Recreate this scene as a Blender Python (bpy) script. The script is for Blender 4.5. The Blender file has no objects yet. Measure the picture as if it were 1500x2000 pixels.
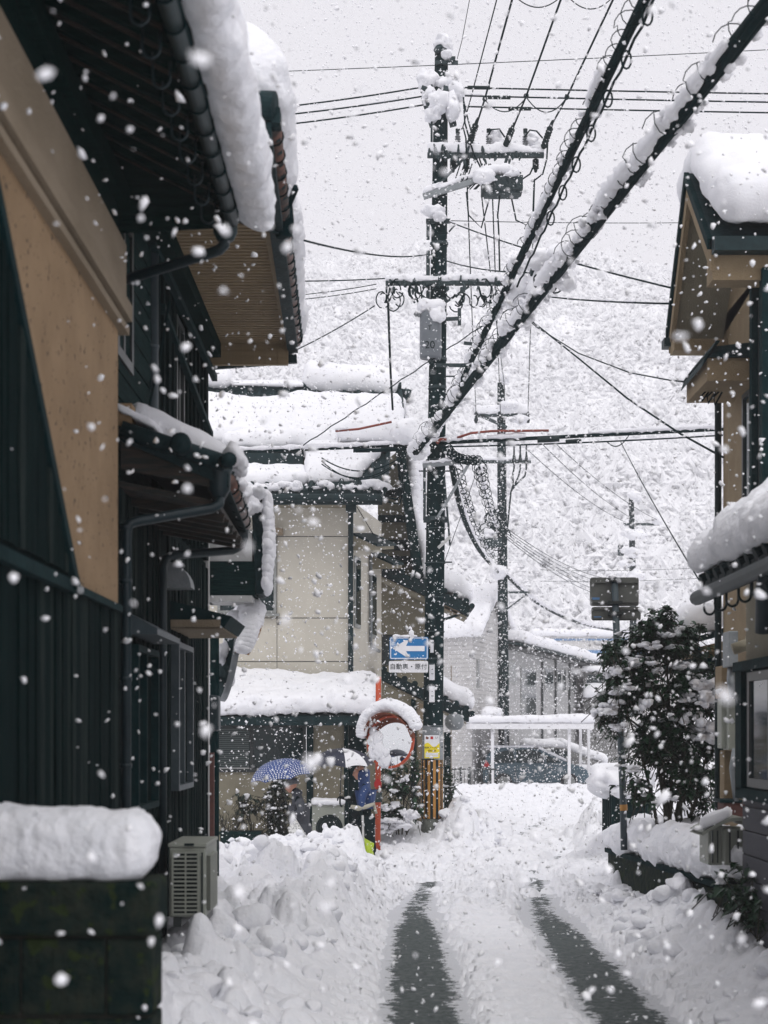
import bpy, bmesh, math, random
import numpy as np
from mathutils import Vector, Matrix
R = math.radians
random.seed(7); np.random.seed(7)
SC = bpy.context.scene; COL = SC.collection

# ---------------------------------------------------------------- camera, sky, sun, exposure
CAMZ, FPX = 2.1, 3125.0
cd = bpy.data.cameras.new('camera'); cam = bpy.data.objects.new('camera', cd); COL.objects.link(cam)
cam.location = (0, 0, CAMZ); cam.rotation_euler = (R(90), 0, 0)
cd.sensor_fit = 'AUTO'; cd.sensor_width = 36; cd.lens = 56.25; cd.shift_y = 0.215
cd.clip_start = 0.05; cd.clip_end = 3000
cd.dof.use_dof = True; cd.dof.focus_distance = 27; cd.dof.aperture_fstop = 2.8
SC.camera = cam
w = bpy.data.worlds.new("World"); SC.world = w; w.use_nodes = True
nt = w.node_tree; bg = nt.nodes['Background']
sky = nt.nodes.new('ShaderNodeTexSky'); sky.sky_type = 'NISHITA'; sky.sun_disc = False
sky.sun_elevation = R(58); sky.sun_rotation = R(165); sky.air_density = 1; sky.dust_density = 6; sky.ozone_density = 1
hs = nt.nodes.new('ShaderNodeHueSaturation'); hs.inputs['Saturation'].default_value = 0.05
mx = nt.nodes.new('ShaderNodeMix'); mx.data_type = 'RGBA'; mx.inputs[0].default_value = 0.88
mx.inputs[7].default_value = (6.75, 6.62, 7.02, 1)
nt.links.new(sky.outputs[0], hs.inputs['Color']); nt.links.new(hs.outputs[0], mx.inputs[6])
nt.links.new(mx.outputs[2], bg.inputs[0]); bg.inputs[1].default_value = 0.1
sd = bpy.data.lights.new('sun', 'SUN'); sd.energy = 1.08; sd.angle = R(42); sd.color = (1, .985, .96)
so = bpy.data.objects.new('sun', sd); COL.objects.link(so)
so.rotation_euler = Vector((math.sin(R(165)) * math.cos(R(58)), math.cos(R(165)) * math.cos(R(58)), math.sin(R(58)))).to_track_quat('Z', 'Y').to_euler()
so.location = (0, 0, 30)
SC.view_settings.view_transform = 'Standard'; SC.view_settings.look = 'None'
SC.view_settings.exposure = 0.36; SC.view_settings.gamma = 1
SC.cycles.max_bounces = 8; SC.cycles.diffuse_bounces = 4; SC.cycles.volume_bounces = 2

def P(px, py, D):
    return Vector(((px - 750) / FPX * D, D, CAMZ + (1430 - py) / FPX * D))
V = Vector

# ---------------------------------------------------------------- noise
def _h(i, j, k):
    n = (i * 374761393 + j * 668265263 + k * 1274126177) & 0xffffffff
    n = ((n ^ (n >> 13)) * 1274126177) & 0xffffffff
    return ((n ^ (n >> 16)) & 0xffff) / 65535.0
def vnoise(p):
    p = np.asarray(p, dtype=np.float64); i = np.floor(p).astype(np.int64); f = p - i; f = f * f * f * (f * (f * 6 - 15) + 10)
    r = 0
    for a in (0, 1):
        for b in (0, 1):
            for c in (0, 1):
                wt = (f[:, 0] if a else 1 - f[:, 0]) * (f[:, 1] if b else 1 - f[:, 1]) * (f[:, 2] if c else 1 - f[:, 2])
                r = r + wt * _h(i[:, 0] + a, i[:, 1] + b, i[:, 2] + c)
    return r * 2 - 1
def fbm(p, o=4, g=.5):
    p = np.asarray(p, dtype=np.float64); r = 0; a = 1; s = 0
    for k in range(o):
        r = r + a * vnoise(p * 2.03 ** k + 17.3 * k); s += a; a *= g
    return r / s
def billow(p, o=3, g=.5):
    p = np.asarray(p, dtype=np.float64); r = 0; a = 1; s = 0
    for k in range(o):
        r = r + a * np.abs(vnoise(p * 2.1 ** k + 9.1 * k)); s += a; a *= g
    return r / s
def sst(a, b, x):
    t = np.clip((x - a) / (b - a), 0, 1); return t * t * (3 - 2 * t)

# ---------------------------------------------------------------- materials
def mat(name, c1, c2=None, scale=8, rough=.7, bump=0, bscale=40, stretch=(1, 1, 1), metal=0, spec=.4, lo=.35, hi=.65, det=5):
    m = bpy.data.materials.new(name); m.use_nodes = True; t = m.node_tree; b = t.nodes['Principled BSDF']
    b.inputs['Roughness'].default_value = rough; b.inputs['Metallic'].default_value = metal
    b.inputs['Specular IOR Level'].default_value = spec
    tc = t.nodes.new('ShaderNodeTexCoord'); mp = t.nodes.new('ShaderNodeMapping'); mp.inputs['Scale'].default_value = stretch
    t.links.new(tc.outputs['Object'], mp.inputs[0])
    if c2 is None: c2 = tuple(v * .85 for v in c1)
    n = t.nodes.new('ShaderNodeTexNoise'); n.inputs['Scale'].default_value = scale; n.inputs['Detail'].default_value = det
    n.inputs['Roughness'].default_value = .65
    cr = t.nodes.new('ShaderNodeValToRGB'); cr.color_ramp.elements[0].position = lo; cr.color_ramp.elements[1].position = hi
    cr.color_ramp.elements[0].color = (*c1, 1); cr.color_ramp.elements[1].color = (*c2, 1)
    t.links.new(mp.outputs[0], n.inputs['Vector']); t.links.new(n.outputs['Fac'], cr.inputs[0]); t.links.new(cr.outputs[0], b.inputs['Base Color'])
    if bump:
        n2 = t.nodes.new('ShaderNodeTexNoise'); n2.inputs['Scale'].default_value = bscale; n2.inputs['Detail'].default_value = 4
        bm = t.nodes.new('ShaderNodeBump'); bm.inputs['Strength'].default_value = bump; bm.inputs['Distance'].default_value = .03
        t.links.new(mp.outputs[0], n2.inputs['Vector']); t.links.new(n2.outputs['Fac'], bm.inputs['Height']); t.links.new(bm.outputs[0], b.inputs['Normal'])
    return m
def add_spots(m, col, scale, thr):
    t = m.node_tree; b = t.nodes['Principled BSDF']; src = b.inputs['Base Color'].links[0].from_socket
    mp = [n for n in t.nodes if n.type == 'MAPPING'][0]
    v = t.nodes.new('ShaderNodeTexNoise'); v.inputs['Scale'].default_value = scale; v.inputs['Detail'].default_value = 2
    r = t.nodes.new('ShaderNodeValToRGB'); r.color_ramp.elements[0].position = thr; r.color_ramp.elements[1].position = thr + .03
    x = t.nodes.new('ShaderNodeMix'); x.data_type = 'RGBA'; x.inputs[7].default_value = (*col, 1)
    t.links.new(mp.outputs[0], v.inputs['Vector']); t.links.new(v.outputs['Fac'], r.inputs[0]); t.links.new(r.outputs[0], x.inputs[0])
    t.links.new(src, x.inputs[6]); t.links.new(x.outputs[2], b.inputs['Base Color'])
    return m
M = {}
M['snow'] = mat('snow', (.86, .86, .885), (.82, .825, .86), 3, .85, .25, 60, spec=.2)
M['snow_rough'] = mat('snow_rough', (.86, .86, .885), (.80, .81, .845), 6, .9, .6, 20, spec=.1)
M['rime'] = mat('rime', (.8, .8, .83), (.7, .7, .74), 20, .9, .4, 60, spec=.2)
M['flake'] = mat('flake', (.9, .9, .92), (.88, .88, .9), 5, .9, spec=.1)
M['slush'] = mat('slush', (.016, .032, .031), (.115, .135, .130), 16, .55, .9, 60, stretch=(1, .8, 1), spec=.25, det=10, lo=.38, hi=.70)
def _slush(m):
    t = m.node_tree; b = t.nodes['Principled BSDF']; src = b.inputs['Base Color'].links[0].from_socket; mp = [n for n in t.nodes if n.type == 'MAPPING'][0]
    at = t.nodes.new('ShaderNodeAttribute'); at.attribute_name = 'residue'
    n = t.nodes.new('ShaderNodeTexNoise'); n.inputs['Scale'].default_value = 11; n.inputs['Detail'].default_value = 10; n.inputs['Roughness'].default_value = .78
    n2 = t.nodes.new('ShaderNodeTexNoise'); n2.inputs['Scale'].default_value = 2.4; n2.inputs['Detail'].default_value = 5; m2 = t.nodes.new('ShaderNodeMath'); m2.operation = 'MULTIPLY_ADD'; m2.inputs[1].default_value = .34; m2.inputs[2].default_value = -.17
    a2 = t.nodes.new('ShaderNodeMath'); a2.operation = 'ADD'; t.links.new(mp.outputs[0], n2.inputs['Vector']); t.links.new(n2.outputs['Fac'], m2.inputs[0]); t.links.new(m2.outputs[0], a2.inputs[0]); t.links.new(at.outputs['Fac'], a2.inputs[1])
    ad = t.nodes.new('ShaderNodeMath'); ad.operation = 'ADD'; r = t.nodes.new('ShaderNodeValToRGB'); r.color_ramp.elements[0].position = .715; r.color_ramp.elements[1].position = .76
    x = t.nodes.new('ShaderNodeMix'); x.data_type = 'RGBA'; x.inputs[7].default_value = (.66, .67, .70, 1)
    t.links.new(mp.outputs[0], n.inputs['Vector']); t.links.new(n.outputs['Fac'], ad.inputs[0]); t.links.new(a2.outputs[0], ad.inputs[1]); t.links.new(ad.outputs[0], r.inputs[0])
    t.links.new(r.outputs[0], x.inputs[0]); t.links.new(src, x.inputs[6]); t.links.new(x.outputs[2], b.inputs['Base Color'])
_slush(M['slush'])
M['board'] = mat('dark_board', (.0005, .0055, .006), (.005, .018, .0175), 5, .9, .5, 14, stretch=(9, 9, .6), lo=.36, hi=.75, spec=.03)
M['board_pale'] = mat('pale_board', (.0025, .011, .0115), (.024, .036, .032), 6, .9, .6, 14, stretch=(9, 9, .5), lo=.36, hi=.7, spec=.05)
M['plank'] = mat('plank', (.0015, .014, .0145), (.014, .040, .038), 6, .85, .5, 14, stretch=(1, .8, 12), lo=.4, hi=.8, spec=.05)
M['rafter'] = mat('rafter_wood', (.0004, .009, .009), (.005, .021, .018), 5, .9, .4, 20, stretch=(.7, 8, 8), spec=.02)
M['darktrim'] = mat('dark_trim', (.001, .014, .016), (.006, .026, .028), 5, .75, .2, 30, spec=.06)
M['redwood'] = mat('red_wood', (.008, .013, .011), (.055, .030, .020), 4, .75, .4, 18, stretch=(1, 1, 9), lo=.4, hi=.75)
M['plaster'] = add_spots(mat('sand_plaster', (.37, .25, .14), (.26, .17, .09), 1.3, .9, .5, 90), (.05, .035, .025), 26, .665)
M['plaster_band'] = mat('plaster_band', (.27, .215, .15), (.21, .165, .11), 3, .9, .3, 60, stretch=(1, .4, 1))
M['soffit'] = mat('tan_soffit', (.30, .225, .13), (.24, .175, .10), 3, .7, .2, 30, stretch=(.6, 7, 7))
M['cream'] = mat('cream_siding', (.57, .54, .465), (.52, .49, .42), 1.5, .85, .15, 70)
M['greige'] = mat('greige_plaster', (.27, .245, .18), (.22, .20, .145), 2, .9, .3, 60)
M['tan_stucco'] = mat('tan_stucco', (.28, .215, .13), (.23, .17, .10), 3, .9, .6, 90)
M['tile'] = mat('roof_tile', (.0015, .013, .015), (.011, .031, .035), 12, .65, .3, 30, spec=.15)
M['gutter'] = mat('dark_gutter', (.0015, .014, .016), (.008, .027, .031), 6, .5, .1, 20, spec=.25)
M['copper'] = mat('copper_gutter', (.16, .075, .055), (.055, .045, .04), 9, .5, .2, 30, lo=.4, hi=.6)
M['pipe'] = mat('slate_pipe', (.002, .013, .018), (.008, .024, .030), 6, .45, .1, 20)
M['greypipe'] = mat('grey_pipe', (.028, .046, .056), (.05, .07, .08), 6, .5, .1, 20)
M['glass'] = mat('window_glass', (.0008, .013, .0145), (.002, .018, .020), 2, .06, 0, spec=.4)
M['alu'] = mat('aluminium', (.30, .31, .30), (.22, .23, .22), 6, .45, .1, 20, metal=.2)
M['alu_dark'] = mat('dark_aluminium', (.025, .032, .032), (.018, .024, .024), 6, .4)
M['concrete'] = mat('pole_concrete', (.0006, .010, .0115), (.006, .022, .024), 9, .9, .4, 50, stretch=(1, 1, .35), spec=.04)
M['base_concrete'] = mat('base_concrete', (.16, .17, .15), (.10, .11, .095), 7, .9, .5, 40)
M['iron'] = mat('galvanised_iron', (.006, .022, .024), (.060, .078, .083), 16, .7, .3, 50, spec=.2)
M['galv'] = mat('galvanised_light', (.26, .28, .29), (.20, .22, .23), 9, .5, .2, 40, metal=.3)
M['transformer'] = mat('transformer_grey', (.145, .16, .175), (.12, .135, .15), 5, .5, .1, 40)
M['porcelain'] = mat('porcelain', (.25, .26, .27), (.1, .11, .115), 20, .3)
M['wire'] = mat('wire_black', (.0006, .010, .012), (.003, .016, .018), 10, .8, spec=.05)
M['orange_tube'] = mat('orange_tube', (.26, .040, .022), (.13, .03, .02), 9, .5)
M['orange'] = mat('mirror_orange', (.52, .075, .02), (.42, .055, .016), 6, .45, .1, 30)
M['hood'] = mat('hood_brown', (.20, .055, .025), (.13, .035, .018), 6, .7, spec=.1)
M['hood2'] = mat('hood_orange', (.30, .13, .03), (.16, .07, .02), 8, .5, lo=.45, hi=.55)
M['mirror'] = mat('mirror_face', (.82, .84, .85), (.8, .82, .83), 2, .02, metal=1)
M['blue'] = mat('sign_blue', (.010, .17, .42), (.012, .155, .385), 4, .4)
M['white'] = mat('white_paint', (.78, .78, .80), (.72, .72, .74), 6, .5)
M['black'] = mat('black_paint', (.002, .012, .013), (.006, .017, .018), 6, .6, spec=.2)
M['signback'] = mat('sign_back', (.115, .12, .11), (.085, .09, .083), 5, .55, .1, 20)
M['stripe_orange'] = mat('stripe_orange', (.48, .235, .05), (.40, .18, .035), 8, .6, .2, 60)
M['yellow'] = mat('notice_yellow', (.85, .70, .02), (.8, .65, .02), 5, .5)
M['red'] = mat('red_ink', (.45, .012, .015), (.4, .012, .012), 5, .5)
M['acgrey'] = mat('ac_beige', (.30, .315, .27), (.25, .265, .23), 5, .5, .1, 30)
M['stone'] = add_spots(mat('mossy_stone', (.004, .013, .012), (.030, .034, .024), 7, .9, .8, 18, lo=.4, hi=.72, spec=.05), (.022, .034, .012), 11, .60)
M['mortar'] = mat('stone_mortar', (.04, .036, .026), (.012, .016, .013), 9, .9, .6, 40)
M['brick'] = mat('brick_red', (.14, .06, .05), (.10, .045, .04), 9, .8, .3, 40, stretch=(1, 1, 6))
M['siding'] = mat('purple_siding', (.030, .032, .045), (.042, .044, .058), 4, .7, .3, 20, stretch=(1, 1, 8))
M['white_siding'] = mat('white_siding', (.58, .57, .56), (.52, .51, .50), 3, .85, .2, 40)
M['grey_siding'] = mat('grey_siding', (.20, .20, .195), (.15, .15, .147), 4, .85, .2, 40, stretch=(3, 3, .5))
M['house_grey'] = mat('house_grey', (.42, .42, .42), (.34, .34, .34), 3, .85, .2, 40, stretch=(3, 3, .5))
M['siding_lap_line'] = mat('siding_lap', (.46, .455, .45), (.42, .415, .41), 5, .85)  # lap strips slightly greyer than the white siding
M['leaf'] = mat('leaf_green', (.007, .032, .016), (.018, .060, .024), 14, .45, spec=.3)
M['leaf_dry'] = mat('leaf_dark', (.008, .018, .014), (.015, .03, .018), 14, .5)
M['bark'] = mat('bark', (.022, .024, .018), (.05, .045, .032), 12, .9, .5, 40, stretch=(1, 1, .3))
M['carblue'] = mat('car_blue', (.035, .085, .115), (.03, .075, .10), 3, .3, spec=.6)
M['rubber'] = mat('rubber', (.008, .009, .010), (.012, .013, .014), 8, .8)
M['blue_stripe'] = mat('stripe_blue', (.10, .22, .42), (.09, .2, .38), 5, .6)
M['forest'] = mat('hazed_snowy_forest', (.83, .83, .85), (.765, .77, .785), 3.0, .95, lo=.42, hi=.62, det=10, spec=.05)  # snowy woodland, contrast lowered so the colour carries distance haze
M['skin'] = mat('skin', (.50, .25, .17), (.45, .22, .15), 20, .5)
M['coat'] = mat('charcoal_coat', (.040, .046, .058), (.055, .060, .072), 8, .6, .3, 30)
M['jacket'] = mat('blue_jacket', (.010, .036, .125), (.016, .046, .15), 6, .6, .4, 25)
M['trousers'] = mat('black_trousers', (.002, .010, .013), (.006, .016, .019), 8, .85, .3, 40, spec=.1)
M['beanie'] = mat('grey_beanie', (.20, .20, .19), (.15, .15, .145), 30, .9, .5, 90)
M['navy'] = mat('umbrella_navy', (.010, .014, .032), (.014, .018, .04), 6, .5)
M['dotblue'] = mat('umbrella_blue', (.016, .055, .21), (.02, .06, .23), 6, .5)
M['bagprint'] = mat('printed_bag', (.68, .68, .66), (.20, .20, .20), 28, .7, lo=.5, hi=.58)
M['lime'] = mat('lime_bag', (.38, .50, .02), (.32, .43, .02), 6, .5, .3, 12)
M['belt'] = mat('beige_hem', (.42, .40, .32), (.36, .34, .28), 9, .8)
M['blindmat'] = mat('blind_slat', (.10, .125, .12), (.085, .11, .105), 5, .7)
M['tube_white'] = mat('worn_white', (.5, .5, .49), (.4, .4, .39), 6, .6)

# ---------------------------------------------------------------- mesh helpers
ORG = {}
def tag(o, label=None, cat=None, group=None, kind=None):
    if label: o['label'] = label
    if cat: o['category'] = cat
    if group: o['group'] = group
    if kind: o['kind'] = kind
    return o
def thing(name, label, cat, loc, group=None):
    o = bpy.data.objects.new(name, None); COL.objects.link(o); o.location = loc; o.empty_display_size = .1
    ORG[o.name] = V(loc); return tag(o, label, cat, group)
def link_mesh(name, me, mats, parent=None, label=None, cat=None, group=None, kind=None, world_origin=None):
    for m in mats: me.materials.append(m)
    o = bpy.data.objects.new(name, me); COL.objects.link(o)
    if parent is not None:
        off = ORG[parent.name]; o.parent = parent
    else:
        if world_origin is not None: off = V(world_origin)
        else:
            n = len(me.vertices); co = np.empty(n * 3); me.vertices.foreach_get('co', co); co = co.reshape(-1, 3)
            off = V(((co[:, 0].min() + co[:, 0].max()) / 2, (co[:, 1].min() + co[:, 1].max()) / 2, co[:, 2].min()))
        o.location = off
    me.transform(Matrix.Translation(-off)); ORG[o.name] = off
    return tag(o, label, cat, group, kind)
class MB:
    def __init__(s): s.v = []; s.f = []; s.m = []; s.mi = 0
    def add(s, vs, fs):
        n = len(s.v); s.v.extend([tuple(p) for p in vs]); s.f.extend([tuple(i + n for i in q) for q in fs]); s.m.extend([s.mi] * len(fs)); return s
    def hexa(s, p):
        return s.add(p, [(0, 3, 2, 1), (4, 5, 6, 7), (0, 1, 5, 4), (1, 2, 6, 5), (2, 3, 7, 6), (3, 0, 4, 7)])
    def box(s, x0, x1, y0, y1, z0, z1):
        return s.hexa([(x0, y0, z0), (x1, y0, z0), (x1, y1, z0), (x0, y1, z0), (x0, y0, z1), (x1, y0, z1), (x1, y1, z1), (x0, y1, z1)])
    def cbox(s, c, sz, rot=None):
        c = V(c); rot = rot or Matrix.Identity(3); p = []
        for z in (-.5, .5):
            for x, y in ((-.5, -.5), (.5, -.5), (.5, .5), (-.5, .5)):
                p.append(c + rot @ V((x * sz[0], y * sz[1], z * sz[2])))
        return s.hexa(p)
    def beam(s, a, b, w, h, up=(0, 0, 1)):
        a, b = V(a), V(b); d = (b - a).normalized(); up = V(up); sd = d.cross(up)
        if sd.length < 1e-4: sd = d.cross(V((1, 0, 0)))
        sd.normalize(); u = sd.cross(d); p = []
        for q in (a, b):
            p += [q - sd * w / 2 - u * h / 2, q + sd * w / 2 - u * h / 2, q + sd * w / 2 + u * h / 2, q - sd * w / 2 + u * h / 2]
        return s.hexa(p)
    def prism(s, pts, vec):
        n = len(pts); vec = V(vec); a = [V(p) for p in pts]; b = [p + vec for p in a]
        return s.add(a + b, [tuple(range(n - 1, -1, -1)), tuple(range(n, 2 * n))] + [(i, (i + 1) % n, n + (i + 1) % n, n + i) for i in range(n)])
    def tube(s, pts, r, n=8, cap=True):
        pts = [V(p) for p in pts]; k = len(pts); rs = r if isinstance(r, (list, tuple)) else [r] * k
        d0 = (pts[1] - pts[0]).normalized(); u = d0.orthogonal().normalized(); vs = []; fs = []
        for i, p in enumerate(pts):
            d = (pts[min(i + 1, k - 1)] - pts[max(i - 1, 0)])
            d = d.normalized() if d.length > 1e-9 else d0
            u = (u - d * u.dot(d)); u = u.normalized() if u.length > 1e-6 else d.orthogonal().normalized()
            w_ = d.cross(u)
            for j in range(n):
                a = 2 * math.pi * j / n; vs.append(p + (u * math.cos(a) + w_ * math.sin(a)) * rs[i])
        for i in range(k - 1):
            for j in range(n):
                fs.append((i * n + j, i * n + (j + 1) % n, (i + 1) * n + (j + 1) % n, (i + 1) * n + j))
        if cap: fs += [tuple(range(n - 1, -1, -1)), tuple(range((k - 1) * n, k * n))]
        return s.add(vs, fs)
    def lathe(s, prof, base, axis=(0, 0, 1), n=20, cap=True):
        axis = V(axis).normalized(); u = axis.orthogonal().normalized(); w_ = axis.cross(u); base = V(base); vs = []; fs = []
        for r, z in prof:
            for j in range(n):
                a = 2 * math.pi * j / n; vs.append(base + axis * z + (u * math.cos(a) + w_ * math.sin(a)) * r)
        for i in range(len(prof) - 1):
            for j in range(n):
                fs.append((i * n + j, i * n + (j + 1) % n, (i + 1) * n + (j + 1) % n, (i + 1) * n + j))
        if cap: fs += [tuple(range(n - 1, -1, -1)), tuple(range((len(prof) - 1) * n, len(prof) * n))]
        return s.add(vs, fs)
    def blob(s, c, rad, amp=.15, freq=None, sub=3, seed=0):
        vs, fs = ICO[sub]; rad = np.array(rad if hasattr(rad, '__len__') else (rad,) * 3, float)
        f = freq or 1.2 / max(rad.max(), .01)
        p = vs * rad + np.array(c); d = fbm(p * f * 1.5 + seed, 4, .62) * amp * 2.6 + 1
        rad = rad * np.array((1, 1, 1.0))
        p = vs * rad * d[:, None] + np.array(c)
        return s.add(p.tolist(), fs)
    def build(s, name, m, parent=None, smooth=False, label=None, cat=None, group=None, kind=None, bevel=0, world_origin=None):
        me = bpy.data.meshes.new(name); me.from_pydata(s.v, [], s.f)
        mats = m if isinstance(m, (list, tuple)) else [m]
        if any(s.m): me.polygons.foreach_set('material_index', s.m)
        if smooth: me.polygons.foreach_set('use_smooth', [True] * len(me.polygons))
        me.update()
        o = link_mesh(name, me, mats, parent, label, cat, group, kind, world_origin)
        if bevel:
            b = o.modifiers.new('bevel', 'BEVEL'); b.width = bevel; b.segments = 2; b.limit_method = 'ANGLE'; b.angle_limit = R(40)
        return o
def _ico(sub):
    bm = bmesh.new(); bmesh.ops.create_icosphere(bm, subdivisions=sub, radius=1)
    v = np.array([tuple(x.co) for x in bm.verts]); f = [tuple(q.index for q in x.verts) for x in bm.faces]; bm.free(); return v, f
ICO = {k: _ico(k) for k in (1, 2, 3, 4)}
_cube = {}
def cubegrid(nx, ny, nz):
    key = (nx, ny, nz)
    if key in _cube: return _cube[key]
    idx = {}; vs = []; fs = []
    def g(a, b, c):
        k = (a, b, c)
        if k not in idx: idx[k] = len(vs); vs.append((2 * a / nx - 1, 2 * b / ny - 1, 2 * c / nz - 1))
        return idx[k]
    for a in range(nx):
        for b in range(ny):
            fs.append((g(a, b, nz), g(a + 1, b, nz), g(a + 1, b + 1, nz), g(a, b + 1, nz))); fs.append((g(a, b + 1, 0), g(a + 1, b + 1, 0), g(a + 1, b, 0), g(a, b, 0)))
    for a in range(nx):
        for c in range(nz):
            fs.append((g(a, 0, c), g(a + 1, 0, c), g(a + 1, 0, c + 1), g(a, 0, c + 1))); fs.append((g(a, ny, c + 1), g(a + 1, ny, c + 1), g(a + 1, ny, c), g(a, ny, c)))
    for b in range(ny):
        for c in range(nz):
            fs.append((g(0, b, c + 1), g(0, b + 1, c + 1), g(0, b + 1, c), g(0, b, c))); fs.append((g(nx, b, c), g(nx, b + 1, c), g(nx, b + 1, c + 1), g(nx, b, c + 1)))
    _cube[key] = (np.array(vs), fs); return _cube[key]
def snow_slab(mb, quad, thick, res=.08, p=7, amp=.05, freq=2.5, seed=0, up=(0, 0, 1), fine=.012, hvar=.25):
    """rounded lumpy snow lying on a quad (a,b,c,d round the edge)"""
    a, b, c, d = [np.array(V(q)) for q in quad]
    la = max(np.linalg.norm(b - a), np.linalg.norm(c - d)); lb = max(np.linalg.norm(d - a), np.linalg.norm(c - b))
    nx = int(np.clip(la / res, 6, 190)); ny = int(np.clip(lb / res, 5, 120)); nz = int(np.clip(thick / res, 4, 14))
    vs, fs = cubegrid(nx, ny, nz)
    half = np.array([la, lb, thick]) / 2; rr = min(thick * (.5 if p < 5 else .42), half[0] * .7, half[1] * .7)
    pa = vs * half; inn = np.clip(pa, -(half - rr), half - rr); df = pa - inn; dl = np.linalg.norm(df, axis=1)[:, None] + 1e-9
    sc_ = np.max(np.abs(df), axis=1)[:, None] / rr; pa = inn + df / dl * rr * np.clip(sc_, 0, 1)
    q = pa / half
    u = (q[:, :1] + 1) / 2; v = (q[:, 1:2] + 1) / 2; w_ = (q[:, 2:] + 1) / 2
    upv = np.array(V(up).normalized())
    base = (a * (1 - u) + b * u) * (1 - v) + (d * (1 - u) + c * u) * v
    hv = 1 + hvar * fbm(base * .9 + seed + 3.3, 2)[:, None]
    pos = base + upv * (w_ * thick * hv)
    e1 = (b - a) / max(la, 1e-6); e2 = (d - a) / max(lb, 1e-6)
    dirn = e1 * (q[:, :1] ** 5) + e2 * (q[:, 1:2] ** 5) + upv * (q[:, 2:] ** 5 * .8)
    dirn = dirn / (np.linalg.norm(dirn, axis=1)[:, None] + 1e-6)
    nz_ = fbm(pos * freq + seed, 4, .6) * amp * 1.15 + (billow(pos * freq * 3.2 + seed, 3, .6) - .3) * fine * 2.6
    pos = pos + dirn * nz_[:, None]
    mb.add(pos.tolist(), fs); return mb
def snow(name, quad, thick, parent, **k):
    mm = k.pop('mat', M['snow'])
    return snow_slab(MB(), quad, thick, **k).build(name, mm, parent, smooth=True)
def text_mesh(name, body, size, mtx, m, parent, ext=.001, align='CENTER'):
    cu = bpy.data.curves.new(name, 'FONT'); cu.body = body; cu.size = size; cu.align_x = align; cu.align_y = 'CENTER'; cu.extrude = ext
    o = bpy.data.objects.new(name, cu); COL.objects.link(o)
    me = bpy.data.meshes.new_from_object(o.evaluated_get(bpy.context.evaluated_depsgraph_get()))
    bpy.data.objects.remove(o); bpy.data.curves.remove(cu)
    me.transform(mtx); me.name = name; me.materials.clear()
    return link_mesh(name, me, [m], parent)
FRONT = lambda loc, rz=0: Matrix.Translation(V(loc)) @ Matrix.Rotation(rz, 4, 'Z') @ Matrix.Rotation(R(90), 4, 'X')
def cat_pts(a, b, sag, n=24):
    a, b = V(a), V(b); return [a.lerp(b, i / n) - V((0, 0, 4 * sag * (i / n) * (1 - i / n))) for i in range(n + 1)]
def wire_snow(mb, pts, r, dens=.5, seed=0, off=1.0, rr=None):
    """broken strip of snow lying along the top of a wire"""
    pts = [V(p) for p in pts]; L = [0]
    for i in range(1, len(pts)): L.append(L[-1] + (pts[i] - pts[i - 1]).length)
    tot = L[-1]; step = max(.07, r * 2.5); n = int(tot / step); s_ = np.linspace(0, tot, n)
    pp = np.stack([np.interp(s_, L, [p[k] for p in pts]) for k in range(3)], 1)
    nz = vnoise(np.stack([s_ * 1.3 + seed, s_ * 0 + seed, s_ * 0], 1)); rr = rr or r
    run = []
    for i in range(n):
        if nz[i] > 1 - 2 * dens: run.append(i)
        elif run: _wsrun(mb, pp, run, r, rr, off, nz); run = []
    if run: _wsrun(mb, pp, run, r, rr, off, nz)
    return mb
def _wsrun(mb, pp, run, r, rr, off, nz):
    if len(run) < 3: return
    q = [V(pp[i]) + V((0, 0, r * off + rr * .3)) for i in run]
    k = len(run); mb.tube(q, [max(.002, rr * (.35 + .65 * math.sin(math.pi * (j + .5) / k) ** .5) * (1 + .35 * random.uniform(-1, 1))) for j in range(k)], 5)
# ---------------------------------------------------------------- the ground: asphalt below, one sheet of snow above
def rutx(Y): return np.interp(Y, [0, 11.5, 18.75, 24, 27, 33, 38, 50, 60, 700], [.22, .29, .36, .75, 1.5, 2.9, 3.8, 5.6, 7, 60])
def worley(X, Y, s, seed):
    gx, gy = np.floor(X / s).astype(np.int64), np.floor(Y / s).astype(np.int64); r = np.zeros_like(X)
    for a in (-1, 0, 1):
        for b in (-1, 0, 1):
            i, j = gx + a, gy + b; z = np.full_like(i, seed)
            cx, cy = (i + .15 + .7 * _h(i, j, z)) * s, (j + .15 + .7 * _h(i, j, z + 7)) * s; rad = s * (.45 + .45 * _h(i, j, z + 13)); ht = .35 + .65 * _h(i, j, z + 21)
            an = _h(i, j, z + 31) * 6.28; dx, dy = X - cx, Y - cy; u = dx * np.cos(an) + dy * np.sin(an); v = (-dx * np.sin(an) + dy * np.cos(an)) * 1.35
            d = np.sqrt(u * u + v * v) / rad; r = np.maximum(r, ht * np.sqrt(np.clip(1 - d ** 2.4, 0, 1)) * (1 + .35 * u / rad))
    return r
CRX = [-9, -3, -2.46, -1.92, -1.46, -1.15, -.84, -.54, -.40, -.30, -.2, .2, .6, 9]
CRZ = [.26, .28, .30, .32, .37, .42, .46, .55, .42, .16, .06, .06, .03, .0]
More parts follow.
